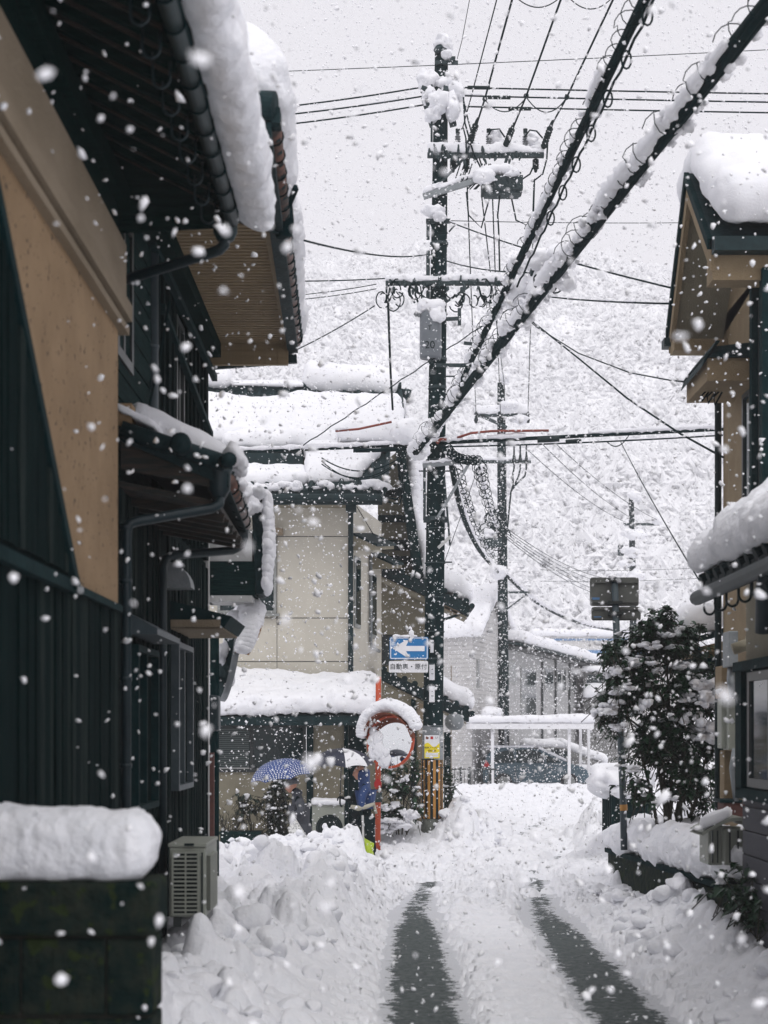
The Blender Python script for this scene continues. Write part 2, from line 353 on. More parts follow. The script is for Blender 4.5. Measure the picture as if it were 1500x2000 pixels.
def ground_h(X, Y):
    X = np.asarray(X, float); Y = np.asarray(Y, float); z0 = np.zeros_like(X)
    p = np.stack([X, Y, z0], 1)
    xl = rutx(Y); xr = xl + 1.5
    lump = billow(p * 1.7 + 5, 3, .55); lump2 = billow(p * 4.3 + 11, 3, .55); fine = fbm(p * 14, 3); big = fbm(p * .8 + 40, 3); fine2 = fbm(p * 34 + 3, 2)
    base = .085 + .02 * big
    near = 1 - sst(20, 25, Y)
    # left bank along the old house
    el = xl - .30 - .06 * fbm(np.stack([Y * 1.1, z0, z0], 1), 3)
    t = el - X
    steep = np.interp(Y, [7, 11, 14, 17, 20], [1.5, 1.45, 1.0, .62, .6])
    plat = np.interp(Y, [5, 8, 11, 13, 16, 18, 20, 26], [.34, .36, .38, .38, .40, .37, .32, .28])
    lb = sst(-.02, 1, t / steep) * plat * near
    mask_l = sst(.25, .85, t / steep + .18 * fbm(p * 1.4 + 51, 3)) * near
    # crest heaped across the junction
    cz = np.interp(X + .10 * fbm(p * 1.3 + 8, 2), CRX, CRZ); g = np.exp(-((Y - 23.6) / np.where(Y < 23.6, 1.5, 1.0)) ** 2)
    crest = cz * g * sst(1.2, -.6, X)
    mask_c = np.clip(crest * 2.2, 0, 1)
    # right bank under the retaining wall
    tr = X - (xr + .30)
    rb = (sst(0, 1.15, tr) * .24) * (1 - .75 * sst(17.2, 18.6, Y)) * (1 - sst(22, 26, Y)); mask_r = sst(.2, 1.1, tr) * (1 - sst(22, 27, Y))
    # heaps further off
    def heap(x, y, rx, ry, h): return h * np.exp(-(((X - x) / rx) ** 2 + ((Y - y) / ry) ** 2) ** 1.3)
    hp = heap(1.35, 28.7, .42, .8, .62) + heap(1.85, 30.5, .5, 1.2, .34) + heap(4.0, 29.6, .50, 1.6, .52) + heap(3.75, 26.5, .3, 1.4, .34) + heap(.15, 29.6, .7, .8, .38) + heap(-.2, 30.3, .8, .5, .25) + heap(2.95, 15.6, .34, 1.3, .20) + heap(3.0, 13.2, .30, .8, .18)
    far = .26 * np.exp(-((Y - 51.5) / 1.6) ** 2) * sst(0, 1.5, X) + .05 * sst(33, 45, Y)
    mask_h = np.clip(hp * 2, 0, 1)
    mk = np.clip(mask_l + mask_c + .8 * mask_r + mask_h, 0, 1)
    h = np.maximum(base + lb + rb, crest + base) + hp + far
    wx, wy = X + .10 * fbm(p * 3 + 60, 3), Y + .14 * fbm(p * 3 + 90, 3)
    w1 = worley(wx, wy, .54, 3); w2 = worley(wx + 5, wy, .27, 9); w3 = worley(wx + 9, wy * 1.0, .12, 15); rough = sst(-.25, .35, fbm(p * .9 + 21, 2))
    mk2 = np.clip(mk * (.45 + .75 * rough), 0, 1) * np.where(mask_c > .05, .75, 1)
    h += mk2 * (w1 * .33 + w2 * .23 + w3 * .045 - .20) + mk * ((lump - .28) * .14 + (lump2 - .28) * .05 + fine * .026 + fine2 * .008)
    flat = 1 - mk
    h += flat * sst(18, 20, Y) * ((w1 - .3) * .07 + (w2 - .3) * .05 + (lump2 - .28) * .06 + fine * .02)
    h += flat * (fine * .016 + (lump2 - .3) * .03 + fine2 * .007)
    # car tracks worn through to the road
    d = np.minimum(np.abs(X - xl), np.abs(X - xr)) + .05 * fbm(p * 2.6 + 2, 3) + .035 * fbm(p * 10 + 12, 3, .6) + .04 * fbm(p * 25 + 3, 2)
    wd = np.interp(Y, [8, 14, 18.5, 20, 25, 30, 40, 55], [.32, .315, .29, .22, .18, .18, .16, .10])
    depth = np.interp(Y, [8, 17.6, 18.9, 21, 24, 26, 34, 42, 55], [.19, .185, .14, .10, .10, .11, .13, .09, .0])
    depth = depth * (1 + .55 * sst(.1, .5, big) * sst(19, 20, Y) - .9 * sst(19, 21, Y) * (1 - sst(25, 27, Y)) * sst(.0, -.25, fbm(p * 1.5 + 77, 3)))
    rut = (1 - sst(wd * .72, wd * 1.25, d)) * depth
    # scuffed, half-melted margins
    mar = (1 - sst(wd, wd + .55, d)) * (1 - sst(20, 26, Y)) * (X > xl - .1 * 0)
    gr = fbm(p * 13 + 31, 4, .62); side = np.where(X > (xl + xr) / 2, sst(xr + .0, xr + .1, X), .55 + 0 * X)
    mar = (1 - sst(wd, wd + .30 + .45 * side, d)) * (1 - sst(21, 27, Y)) * flat
    h = h - rut - .05 * mar * (1 - sst(wd, wd + .16, d))
    hole = sst(.0, .18, gr + .26 * (1 - sst(wd, wd + .40, d)) - .20) * mar
    hole = np.maximum(hole, sst(.12, .32, gr + .10 * (1 - sst(wd, wd + .5, d))) * sst(18.2, 19.2, Y) * (1 - sst(23.5, 26.5, Y)) * flat * sst(-.5, 0, X) * (1 - sst(2.6, 3.0, X)))
    h = h * (1 - hole) + hole * (-.01)
    inr = (1 - sst(wd * .6, wd * 1.05, d)) * (1 - sst(18.5, 20, Y)); sp = fbm(p * 24 + 7, 3, .7) * .6 + fbm(p * np.array((5, 2.2, 1)) + 19, 3) * .5
    h = h * (1 - inr) + inr * (-.016 + .018 * sst(.22, .5, sp) - .01 * (sp < .1))
    return h
us = np.concatenate([[-160, -40, -12, -4, -1.5, -.8, -.5], np.arange(-.34, .3401, .0012), [.5, .8, 1.5, 4, 12, 40, 160]])
ys = np.concatenate([[-8, -4, -1, 1, 3, 4.2], np.exp(np.arange(math.log(5.5), math.log(62), .0043)), np.linspace(63, 110, 24), [130, 170, 230, 320, 450, 600]])
Yg, Ug = np.meshgrid(ys, us, indexing='ij')
Xg = np.clip(Ug * (np.maximum(Yg, 1) + 3), -600, 600)
hz = ground_h(Xg.ravel(), Yg.ravel())
lowx = np.abs(Xg.ravel()) > 12
hz = np.where(lowx | (Yg.ravel() > 62) | (Yg.ravel() < 5), .13, hz)
ny_, nx_ = Yg.shape
vs = np.stack([Xg.ravel(), Yg.ravel(), hz], 1)
ii = (np.arange(ny_ - 1)[:, None] * nx_ + np.arange(nx_ - 1)[None, :]).ravel()
qf = np.stack([ii, ii + 1, ii + nx_ + 1, ii + nx_], 1)
me = bpy.data.meshes.new('ground'); me.vertices.add(len(vs)); me.vertices.foreach_set('co', vs.ravel())
me.loops.add(len(qf) * 4); me.loops.foreach_set('vertex_index', qf.ravel()); me.polygons.add(len(qf))
me.polygons.foreach_set('loop_start', np.arange(len(qf)) * 4); me.polygons.foreach_set('loop_total', np.full(len(qf), 4))
me.polygons.foreach_set('use_smooth', np.ones(len(qf), bool)); me.update(); me.validate()
link_mesh('ground', me, [M['snow_rough']], kind='structure', world_origin=(0, 0, 0))
rv = []; rres = []; ry = np.linspace(2, 50, 240); NC = 90
for y_ in ry:
    x_ = float(rutx(y_)) - .8 + 3.2 * np.arange(NC) / (NC - 1); dd = np.minimum(np.abs(x_ - float(rutx(y_))), np.abs(x_ - float(rutx(y_)) - 1.5)); wd_ = np.interp(y_, [8, 14, 18.5, 25], [.32, .315, .29, .2])
    rv += [(a_, y_, 0) for a_ in x_]; rres += list(np.clip((dd - wd_ * .30) / (wd_ * .80), 0, 1) * .40 + np.interp(y_, [14, 17, 18.6, 27], [0, .05, .20, .24]))
rd = MB(); rd.add(rv, [(j * NC + i, j * NC + i + 1, (j + 1) * NC + i + 1, (j + 1) * NC + i) for j in range(239) for i in range(NC - 1)])
ro_ = rd.build('road', M['slush'], kind='structure', world_origin=(0, 0, 0)); at_ = ro_.data.attributes.new('residue', 'FLOAT', 'POINT'); at_.data.foreach_set('value', rres)

cb = MB(); rs = np.random.RandomState(5); NCk = 620
cx_ = np.concatenate([rs.uniform(-2.3, -.05, 380), rs.uniform(2.35, 3.0, 90), rs.uniform(-2.2, -.62, 90), rs.uniform(.9, 2.2, 60)]); cy_ = np.concatenate([rs.uniform(9, 22.5, 380), rs.uniform(11, 20, 90), rs.uniform(22.3, 24.4, 90), rs.uniform(27.5, 30, 60)])
keep = ~((cx_ > rutx(cy_) - .75) & (cx_ < rutx(cy_) + 1.9) & (cy_ < 26)) & (fbm(np.stack([cx_, cy_ * .7, cx_ * 0], 1) * .9 + 3, 2) > -.22)
cx_, cy_ = cx_[keep], cy_[keep]; cz_ = ground_h(cx_, cy_); vv, ff = ICO[3]
for x_, y_, z_ in zip(cx_, cy_, cz_):
    r_ = float(np.clip(rs.lognormal(math.log(.075), .5), .03, .20)); sc = np.array((1, rs.uniform(.7, 1.3), rs.uniform(.6, .95))) * r_; th = rs.uniform(0, 6.28); c_, s_ = math.cos(th), math.sin(th)
    if x_ > 2: r_ = min(r_, .11)
    if y_ > 20: r_ = min(r_, .13)
    sc = sc / sc[0] * r_; nr = rs.normal(size=(7, 3)); nr /= np.linalg.norm(nr, axis=1)[:, None]; cut = rs.uniform(.45, .85, 7); u = vv.copy()
    for n_, k_ in zip(nr, cut): d_ = np.clip(u @ n_ - k_, 0, None); u -= d_[:, None] * n_ * .9     # broken flat faces
    u = u * sc; u = u @ np.array([[c_, s_, 0], [-s_, c_, 0], [0, 0, 1]]); p_ = u + (x_, y_, z_ + r_ * .18); p_ += u / r_ * (fbm(p_ * 9 + x_, 3)[:, None] * r_ * .16)
    cb.add(p_.tolist(), ff)
cb.build('snow_chunks', M['snow_rough'], smooth=True, kind='stuff', label='broken lumps of shovelled snow heaped along both road edges', cat='snow')

# ---------------------------------------------------------------- snow-covered mountain closing the valley
hv = []; hf = []; NX, NY = 140, 60
for j in range(NY):
    t = j / (NY - 1); y = 122 + 240 * t
    for i in range(NX):
        x = -330 + 700 * i / (NX - 1); hv.append((x, y, 0))
hv = np.array(hv)
def hill_z(x, y):
    t_ = (y - 122) / 240; q = np.stack([x, y, x * 0], 1); rg = .76 * 128 + 10 * np.sin(x / 70 + 1.2) + 9 * fbm(q * .012, 3)
    return rg * sst(-.12, 1.0, t_) - 4 + 6 * fbm(q * .03 + 4, 4) * sst(0, .2, t_)
hv[:, 2] = hill_z(hv[:, 0], hv[:, 1])
hf = [(j * NX + i, j * NX + i + 1, (j + 1) * NX + i + 1, (j + 1) * NX + i) for j in range(NY - 1) for i in range(NX - 1)]
hb = MB(); hb.add(hv.tolist(), hf); hb.build('hill', M['forest'], smooth=True, kind='structure', world_origin=(0, 122, 0))
fb = MB(); vs1, fs1 = ICO[1]
rs = np.random.RandomState(3)
OV = np.array([(1, 0, 0), (-1, 0, 0), (0, 1, 0), (0, -1, 0), (0, 0, 1), (0, 0, -1)], float); OF = np.array([(0, 2, 4), (2, 1, 4), (1, 3, 4), (3, 0, 4), (2, 0, 5), (1, 2, 5), (3, 1, 5), (0, 3, 5)])
NT = 85000; t = rs.rand(NT) ** 1.1; y = 123 + 238 * t; x = rs.uniform(-.26, .30, NT) * y
z = hill_z(x, y)
cl = fbm(np.stack([x, y, z * 0], 1) * .16, 3); r = rs.uniform(.18, .62, NT) * (1 + .5 * cl); hh = r * rs.uniform(.6, 1.9, NT)
v = OV[None] * np.stack([r, r, hh], 1)[:, None] * rs.uniform(.4, 1.6, (NT, 6, 1)); v[:, :, 0] += v[:, :, 2] * rs.uniform(-.8, .8, (NT, 1)); v += np.stack([x, y, z + hh * .25 + 1.6 * np.clip(cl + .2, 0, 1) * rs.rand(NT)], 1)[:, None]
f = OF[None] + (np.arange(NT) * 6)[:, None, None]
fb.v = v.reshape(-1, 3).tolist(); fb.f = f.reshape(-1, 3).tolist(); fb.m = np.repeat((rs.rand(NT) < .30 - .25 * cl).astype(int), 8).tolist()
M['hazed_forest'] = mat('hazed_wood', (.67, .675, .69), (.76, .76, .78), 3, .95, spec=.05)  # bare trees paled, distance haze put into their colour
fb.build('forest', [M['forest'], M['hazed_forest']], kind='stuff', label='snow-laden woodland covering the mountainside behind the street', cat='forest')

# ---------------------------------------------------------------- snow-filled air
hz_ = MB().box(-610, 610, -30, 605, -6, 122)
hm = bpy.data.materials.new('haze_air'); hm.use_nodes = True; ht = hm.node_tree; ht.nodes.clear()
ho = ht.nodes.new('ShaderNodeOutputMaterial'); pv = ht.nodes.new('ShaderNodeVolumePrincipled')
pv.inputs['Color'].default_value = (.985, .98, 1, 1); pv.inputs['Density'].default_value = .0011; pv.inputs['Anisotropy'].default_value = .1
ht.links.new(pv.outputs[0], ho.inputs['Volume'])
hz_.build('haze', hm, kind='stuff', label='pale snowy air filling the valley', cat='haze')
# ---------------------------------------------------------------- old wooden house (nearest, left side of the street)
H1 = thing('wooden_house', 'old dark wooden house with sand-coloured plaster bay and a thick snow slab above its rafters', 'house', (-2.2, 7, 0))
mb = MB(); mb.box(-1.78, -1.62, 3, 9.60, 0, 2.85); 
y = 3.0
while y < 9.5:
    w_ = random.uniform(.07, .14); mb.mi = int(random.random() < .22 or (8.0 < y < 9.2 and random.random() < .35)); mb.box(-1.63, -1.604 + random.uniform(0, .016), y, y + w_, 0.3, 2.845 - random.uniform(0, .01)); y += w_ + random.uniform(.003, .012)
lw = mb.build('wall', [M['board'], M['board_pale']], H1)
mb = MB(); mb.box(-1.9, -1.60, 3, 9.62, 2.86, 4.62); mb.build('plaster_wall', M['plaster'], H1)
mb = MB(); mb.box(-1.9, -1.565, 3, 9.72, 4.70, 5.06); mb.box(-1.9, -1.535, 3, 9.76, 4.60, 4.70); mb.box(-1.9, -1.55, 3, 9.74, 4.515, 4.56); mb.build('moulding', M['plaster_band'], H1)
# boarded lean-to gable in front of the plaster
mb = MB()
prof = [(3, 2.87), (7.98, 2.87), (7.93, 2.9), (6.67, 3.97), (5.2, 5.22), (3, 5.22)]
mb.prism([(-1.59, a, b) for a, b in prof], (.03, 0, 0))
y = 3.0
while y < 7.8:
    top = min(5.2, 2.9 + (7.93 - y) * .853) - .03
    w_ = random.uniform(.07, .13); mb.mi = int(random.random() < .2)
    if top > 2.98: mb.box(-1.56, -1.545 + random.uniform(0, .014), y, min(y + w_, 7.85), 2.88, top - .06)
    y += w_ + random.uniform(.003, .012)
mb.build('boarded_gable', [M['board'], M['board_pale']], H1)
mb = MB(); mb.beam((-1.55, 8.02, 2.82), (-1.55, 5.2, 5.24), .07, .05, (1, 0, 0)); mb.box(-1.60, -1.545, 3, 8.0, 2.80, 2.86); mb.box(-1.6, -1.57, 8.0, 9.62, 2.82, 2.86); mb.build('trim_board', M['darktrim'], H1)
mb = MB(); mb.box(-1.80, -1.63, 3, 9.68, 5.06, 5.62); mb.beam((-1.60, 3, 5.33), (-1.60, 9.7, 5.33), .12, .14); mb.box(-1.62, -1.597, 3, 9.6, 5.06, 5.26); mb.build('eave_wall', M['rafter'], H1)
sl = .51
mb = MB(); mb.prism([(-.88, 2, 5.29), (-.88, 9.72, 5.29), (-4.2, 9.72, 5.29 + 3.32 * sl), (-4.2, 2, 5.29 + 3.32 * sl)], (0, 0, .10))
rf = mb.build('roof', M['rafter'], H1)
mb = MB(); y = 2.2
while y < 9.7:
    mb.beam((-.97, y, 5.235 + .04), (-1.78, y, 5.235 + .04 + .81 * sl), .055, .085); y += .27
mb.build('rafter', M['rafter'], H1)
mb = MB(); y = 2.2
while y < 9.7:  # thin roof battens seen between the rafters
    mb.beam((-.99, y + .135, 5.27), (-1.75, y + .135, 5.27 + .76 * sl), .02, .03); y += .27
mb.build('batten', M['redwood'], H1)
mb = MB(); mb.prism([(-.95, 9.715, 5.17), (-1.95, 9.715, 5.12), (-1.95, 9.715, 5.75), (-.95, 9.715, 5.26)], (0, .03, 0)); mb.build('gable_panel', M['rafter'], H1)
mb = MB(); mb.beam((-.90, 9.78, 5.27), (-4, 9.78, 5.27 + 3.1 * sl), .05, .22); mb.beam((-.90, 2, 5.26), (-.90, 9.74, 5.26), .03, .12); mb.build('barge_board', M['darktrim'], H1)
s = snow('snow_slab', [(-.70, 2.0, 5.27), (-.665, 10.06, 5.14), (-4.0, 10.06, 6.85), (-4.0, 2.0, 6.95)], .46, H1, res=.045, amp=.065, freq=2.2, seed=3, mat=M['snow_rough'], p=6, fine=.022, hvar=.15)
# gutter with snow-guard loops
mb = MB(); mb.tube([(-.92, 2, 5.20), (-.92, 9.70, 5.20)], .041, 12)
g1 = mb.build('gutter', M['gutter'], H1, smooth=True)
mb = MB(); y = 5.0; y = 6.4
while y < 9.7:
    mb.tube([V((-.92, y, 5.20)) + V((math.cos(a), 0, math.sin(a))) * .047 for a in np.linspace(0, 2 * math.pi, 15)], .006, 5, False); y += .30
mb.build('gutter_band', M['wire'], g1)
lp = MB(); y = 6.45
while y < 9.6:
    lp.tube([V((-1.075, y, 5.26))] + [V((-1.035 - .04 * math.cos(a), y, 5.14 - .045 * math.sin(a))) for a in np.linspace(0, math.pi, 9)] + [V((-.995, y, 5.22))], .0065, 6); lp.build('snow_guard_loop', M['pipe'], g1, smooth=True); lp = MB(); y += .33

mb = MB(); mb.lathe([(.05, 0), (.075, .05), (.078, .16), (.07, .165)], P(440, 470, 9.75), n=14); mb.build('hopper', M['gutter'], g1, smooth=True)
mb = MB(); mb.tube([P(440, 462, 9.75), P(438, 478, 9.75), P(428, 488, 9.77), P(415, 493, 9.8), P(262, 541, 10.15), P(250, 546, 10.2)], .034, 10); mb.build('downpipe', M['pipe'], H1, smooth=True)

# ---------------------------------------------------------------- second wooden house
H2 = thing('wooden_house', 'dark wooden house with tan boarded soffit, copper gutter and snow-covered entrance roof', 'house', (-2.2, 13, 0))
X2 = -1.75
mb = MB(); mb.box(-2.3, X2, 9.75, 11.95, 3.75, 5.85)
z = 3.78
while z < 5.8:
    mb.box(X2 - .01, X2 + .012, 9.76, 11.94, z, z + .155); z += .175
mb.build('plank_wall', M['plank'], H2)
mb = MB(); mb.box(-2.3, X2, 9.62, 15.7, .3, 3.76); y = 9.7
while y < 15.65:
    w_ = random.uniform(.06, .13); mb.mi = int(random.random() < .25); mb.box(X2 - .005, X2 + .008 + random.uniform(0, .018), y, min(y + w_, 15.68), .35, 3.7); y += w_ + random.uniform(.004, .012)
mb.build('wall', [M['board'], M['board_pale']], H2)
mb = MB(); mb.box(-2.3, X2 - .02, 11.95, 13.35, 3.76, 5.85); mb.box(-2.3, X2 - .02, 13.9, 15.68, 3.76, 5.85)
for y0, y1 in ((12.15, 12.32), (12.5, 12.62), (12.8, 12.95), (13.1, 13.22), (14.0, 14.1), (14.3, 14.38), (14.6, 14.68), (14.9, 14.98), (15.2, 15.3), (15.5, 15.68)):
    mb.box(X2 - .03, X2 + .03, y0, y1, 3.78, 5.8)
mb.build('upper_wall', M['redwood'] if False else M['board'], H2)
# upper corner window, small side window, lower windows
def win(parent, x, y0, y1, z0, z1, fw=.05, fm='alu_dark', mull=(0.5,), dx=.03, trans=None, inset=.03):
    f = MB(); f.box(x - .02, x + dx, y0, y0 + fw, z0, z1); f.box(x - .02, x + dx, y1 - fw, y1, z0, z1)
    f.box(x - .02, x + dx, y0 + fw, y1 - fw, z0, z0 + fw); f.box(x - .02, x + dx, y0 + fw, y1 - fw, z1 - fw, z1)
    for q in mull:
        ym = y0 + (y1 - y0) * q; f.box(x - .02, x + dx * .7, ym - fw * .4, ym + fw * .4, z0 + fw, z1 - fw)
    o = f.build('window', M[fm], parent)
    MB().box(x - inset, x - inset + .012, y0 + fw, y1 - fw, z0 + fw, z1 - fw).build('pane', M['glass'], o)
    return o
win(H2, X2 - .01, 13.38, 13.90, 3.85, 5.6, .05)
win(H2, X2 + .0, 10.35, 11.0, 4.55, 5.55, .07)
mb = MB(); mb.beam((X2 + .04, 11.8, 5.72), (X2 + .10, 15.6, 5.55), .05, .06); mb.beam((X2 + .03, 12.4, 5.4), (X2 + .06, 15.6, 5.0), .05, .05); mb.build('handrail', M['darktrim'], H2)
# boxed tan soffit and upper eave
mb = MB(); mb.prism([(-1.85, 9.9, 5.87), (-.80, 9.9, 5.87), (-.94, 15.55, 5.87), (-1.85, 15.55, 5.87)], (0, 0, .05)); 
y = 10.0
while y < 15.5:
    mb.box(-1.85, -.86 + (10 - y) * .02, y, y + .035, 5.858, 5.871); y += .085
sf = mb.build('soffit', M['soffit'], H2)
MB().box(-1.95, -1.575, 9.9, 15.46, 5.72, 5.856).build('wall_beam', M['rafter'], H2)
mb = MB(); mb.box(-1.80, -.93, 15.50, 15.55, 5.66, 5.87)
for q in range(7): mb.box(-1.72 + q * .115, -1.712 + q * .115, 15.495, 15.502, 5.67, 5.86)
mb.build('end_board', M['soffit'], H2)
mb = MB(); mb.prism([(-.76, 9.95, 5.86), (-.90, 15.65, 5.86), (-3.8, 15.65, 7.2), (-3.8, 9.95, 7.2)], (0, 0, .12)); mb.prism([(-.80, 9.95, 5.80), (-.70, 9.95, 5.80), (-.84, 15.62, 5.80), (-.94, 15.62, 5.80)], (0, 0, .16))
mb.beam((-.85, 15.6, 5.74), (-1.9, 15.6, 5.66), .06, .08)
rf2 = mb.build('roof', M['tile'], H2)
mb = MB()
for yy in np.arange(10.0, 15.6, .22): mb.lathe([(.0, 0), (.055, 0), (.055, .1), (.04, .12)], (-.77 - (yy - 10) * .025, yy, 5.93), (1, 0, -.1), n=9)
mb.lathe([(.05, 0), (.088, .01), (.088, .2), (.05, .24)], P(540, 207, 9.95), (-1, .2, .12), n=18)
mb.box(*(P(508, 230, 10).x, P(548, 230, 10).x), 9.95, 10.1, P(0, 245, 10).z, P(0, 215, 10).z)
mb.build('eave_tile', M['tile'], rf2, smooth=False)
mb = MB(); pa, pb = P(534, 248, 10.1), P(578, 668, 15.6); mb.tube([pa, pb], .052, 12)
g2 = mb.build('gutter', M['copper'], H2, smooth=True)
mb = MB()
for q in np.linspace(.03, .97, 17):
    c = pa.lerp(pb, q); mb.tube([c + V((math.cos(a), 0, math.sin(a))) * .058 for a in np.linspace(0, 2 * math.pi, 13)], .006, 5, False)
c = pa.lerp(pb, .32); mb.lathe([(.05, -.12), (.085, 0), (.075, .12)], c - V((0, 0, .03)), n=12); mb.beam(c + V((0, 0, .02)), c + V((.10, -.2, .16)), .05, .05)
mb.build('gutter_band', M['wire'], g2)
snow('snow_slab', [(-.59, 9.95, 5.93), (-.76, 15.8, 5.84), (-3.6, 15.8, 7.2), (-3.6, 9.95, 7.25)], .52, H2, res=.045, amp=.07, freq=2.2, seed=12, mat=M['snow_rough'], p=6, fine=.022, hvar=.15)
mb = MB(); mb.tube([P(577, 670, 15.6), P(572, 684, 15.6), P(560, 688, 15.6), P(412, 712, 15.7)], .036, 10); mb.build('downpipe', M['pipe'], H2, smooth=True)
mb = MB(); mb.tube([P(296, 455, 12.0), P(296, 800, 12.0), P(298, 822, 11.9), P(300, 840, 11.8)], .052, 12)
for q in (470, 680): mb.lathe([(.056, 0), (.056, .03)], P(296, q, 12.0), n=12)
mb.build('downpipe', M['greypipe'], H2, smooth=True)
mb = MB(); mb.tube([P(330, 590, 12.4), P(312, 700, 12.2), P(290, 800, 11.6), P(270, 860, 10.5)], .011, 6); mb.build('cable', M['wire'], H2)
# entrance (pent) roof, its near end facing the street
mb = MB()
ro = [P(233, 832, 10.45), P(442, 905, 10.65)]
mb.hexa([(X2, 10.45, 4.02), (-1.03, 10.6, 3.72), (-1.10, 12.85, 3.70), (X2, 12.85, 4.02), (X2, 10.45, 4.11), (-1.03, 10.6, 3.81), (-1.10, 12.85, 3.79), (X2, 12.85, 4.11)])
pr = mb.build('porch_roof', M['tile'], H2)
mb = MB(); mb.tube([P(235, 838, 10.42), P(440, 905, 10.58)], .058, 12); mb.lathe([(.0, 0), (.066, .005), (.066, .1), (.05, .11)], P(356, 872, 10.36), (.0, -1, .1), n=16); mb.lathe([(0, 0), (.05, .005), (.05, .1)], P(440, 902, 10.5), (.4, -1, 0), n=12)
for q in np.linspace(10.7, 12.8, 12): mb.tube([(-1.02 - (q - 10.6) * .03, q, 3.84), (X2, q, 4.14)], .035, 8)
mb.build('tile_row', M['tile'], pr, smooth=True)
mb = MB(); mb.hexa([P(237, 862, 10.5), P(438, 935, 10.62), P(438, 935, 10.67), P(237, 862, 10.56), P(235, 900, 10.5) + V((0, 0, .36)) * 0, P(438, 915, 10.62), P(438, 915, 10.67), P(235, 850, 10.56)]) if False else None
mb.prism([P(236, 850, 10.5), P(440, 925, 10.62), P(436, 956, 10.62), P(236, 915, 10.5)], (0, .05, 0)); mb.build('verge_board', M['redwood'], H2)
mb = MB(); mb.prism([(X2, 10.56, 3.72), (-1.10, 10.68, 3.60), (-1.12, 12.8, 3.58), (X2, 12.8, 3.72)], (0, 0, .04))
for q in np.linspace(11, 12.6, 6): mb.beam((-1.1, q, 3.57), (X2, q, 3.69), .05, .06)
mb.build('porch_soffit', M['redwood'], H2)
mb = MB(); snow_slab(mb, [(X2, 10.9, 4.14), (-1.05, 11.0, 3.83), (-1.08, 13.0, 3.82), (X2, 13.0, 4.14)], .24, res=.06, amp=.05, freq=3, seed=5); snow_slab(mb, [(X2, 10.4, 4.2), (-1.5, 10.45, 4.08), (-1.5, 10.9, 4.08), (X2, 10.9, 4.2)], .06, res=.05, amp=.02)
for (px, py, D, r) in ((455, 890, 10.9, .075), (468, 915, 11.2, .06), (470, 945, 11.6, .05), (480, 965, 12.2, .05), (492, 985, 12.8, .06), (478, 990, 12.7, .05), (470, 905, 11.0, .05)): mb.blob(P(px, py, D), (r, r * 1.3, r * 1.1), .25, seed=px)
mb.build('snow_cap', M['snow'], pr, smooth=True)
mb = MB(); mb.box(X2 - .02, X2 + .10, 10.46, 10.62, P(0, 835, 10.5).z, P(0, 790, 10.5).z); mb.build('plaster_stub', M['plaster'], H2)
mb = MB(); pa, pb = P(447, 940, 10.75), P(478, 1025, 12.85); mb.tube([pa, pb], .05, 12); g3 = mb.build('porch_gutter', M['copper'], H2, smooth=True)
mb = MB()
for q in np.linspace(.1, .9, 5):
    c = pa.lerp(pb, q); mb.tube([c + V((math.cos(a), 0, math.sin(a))) * .055 for a in np.linspace(0, 2 * math.pi, 13)], .007, 5, False)
mb.build('gutter_band', M['wire'], g3)
mb = MB(); mb.lathe([(.04, -.1), (.075, -.04), (.08, .07), (.09, .09)], P(428, 945, 10.65), n=12); mb.lathe([(.04, -.13), (.07, -.05), (.08, .08)], P(468, 1040, 12.85), n=12); mb.build('hopper', M['pipe'], g3, smooth=True)
mb = MB(); mb.tube([P(430, 965, 10.65), P(428, 985, 10.62), P(414, 993, 10.6), P(268, 1018, 10.35), P(252, 1024, 10.3), P(247, 1040, 10.3), P(246, 1870, 10.3)], .034, 10)
for q in (1035, 1140, 1330, 1500): mb.lathe([(.039, 0), (.039, .03)], P(246, q, 10.3), n=10)
mb.build('downpipe', M['pipe'], H2, smooth=True)
mb = MB(); mb.tube([P(469, 1055, 12.85), P(466, 1070, 12.85), P(455, 1075, 12.8), P(335, 1085, 12.4), P(322, 1092, 12.35), P(318, 1105, 12.3), P(318, 1830, 12.3)], .034, 10)
mb.build('downpipe', M['pipe'], H2, smooth=True)
# vent hood: a quarter drum
mb = MB(); z0 = P(0, 1148, 12.6).z; zr = P(0, 1096, 12.6).z - z0; pts = [(X2, 12.55, z0)] + [(X2 + .235 * math.cos(a), 12.55, z0 + zr * math.sin(a)) for a in np.linspace(0, math.pi / 2, 10)]
mb.prism(pts, (0, .25, 0)); mb.build('vent_hood', M['galv'], H2)
# window canopy and tall window below it
mb = MB(); zc = P(0, 1228, 13.2).z; mb.hexa([(X2, 13.0, zc), (-1.30, 13.0, zc), (-1.30, 14.3, zc), (X2, 14.3, zc), (X2, 13.0, zc + .22), (-1.24, 13.0, zc + .09), (-1.24, 14.3, zc + .09), (X2, 14.3, zc + .22)])
cn = mb.build('canopy', M['darktrim'], H2); mb = MB(); mb.box(X2, -1.33, 12.985, 13.0, zc - .0, zc + .06); mb.box(X2, -1.31, 13.02, 14.28, zc - .015, zc - .002); mb.build('canopy_soffit', M['plaster_band'], cn)
win(H2, X2 + .03, 13.05, 14.05, 1.62, 2.84, .045, 'greypipe', (.5,), .05)
win(H2, X2 + .03, 10.9, 11.9, 1.55, 2.7, .045, 'darktrim', (.5,), .05)
mb = MB(); mb.box(X2, X2 + .22, 10.8, 12.0, 2.76, 2.8); mb.hexa([(X2, 10.8, 2.8), (X2 + .22, 10.8, 2.8), (X2 + .22, 12, 2.8), (X2, 12, 2.8), (X2, 10.8, 2.92), (X2 + .2, 10.8, 2.81), (X2 + .2, 12, 2.81), (X2, 12, 2.92)]); mb.build('canopy', M['greypipe'], H2)
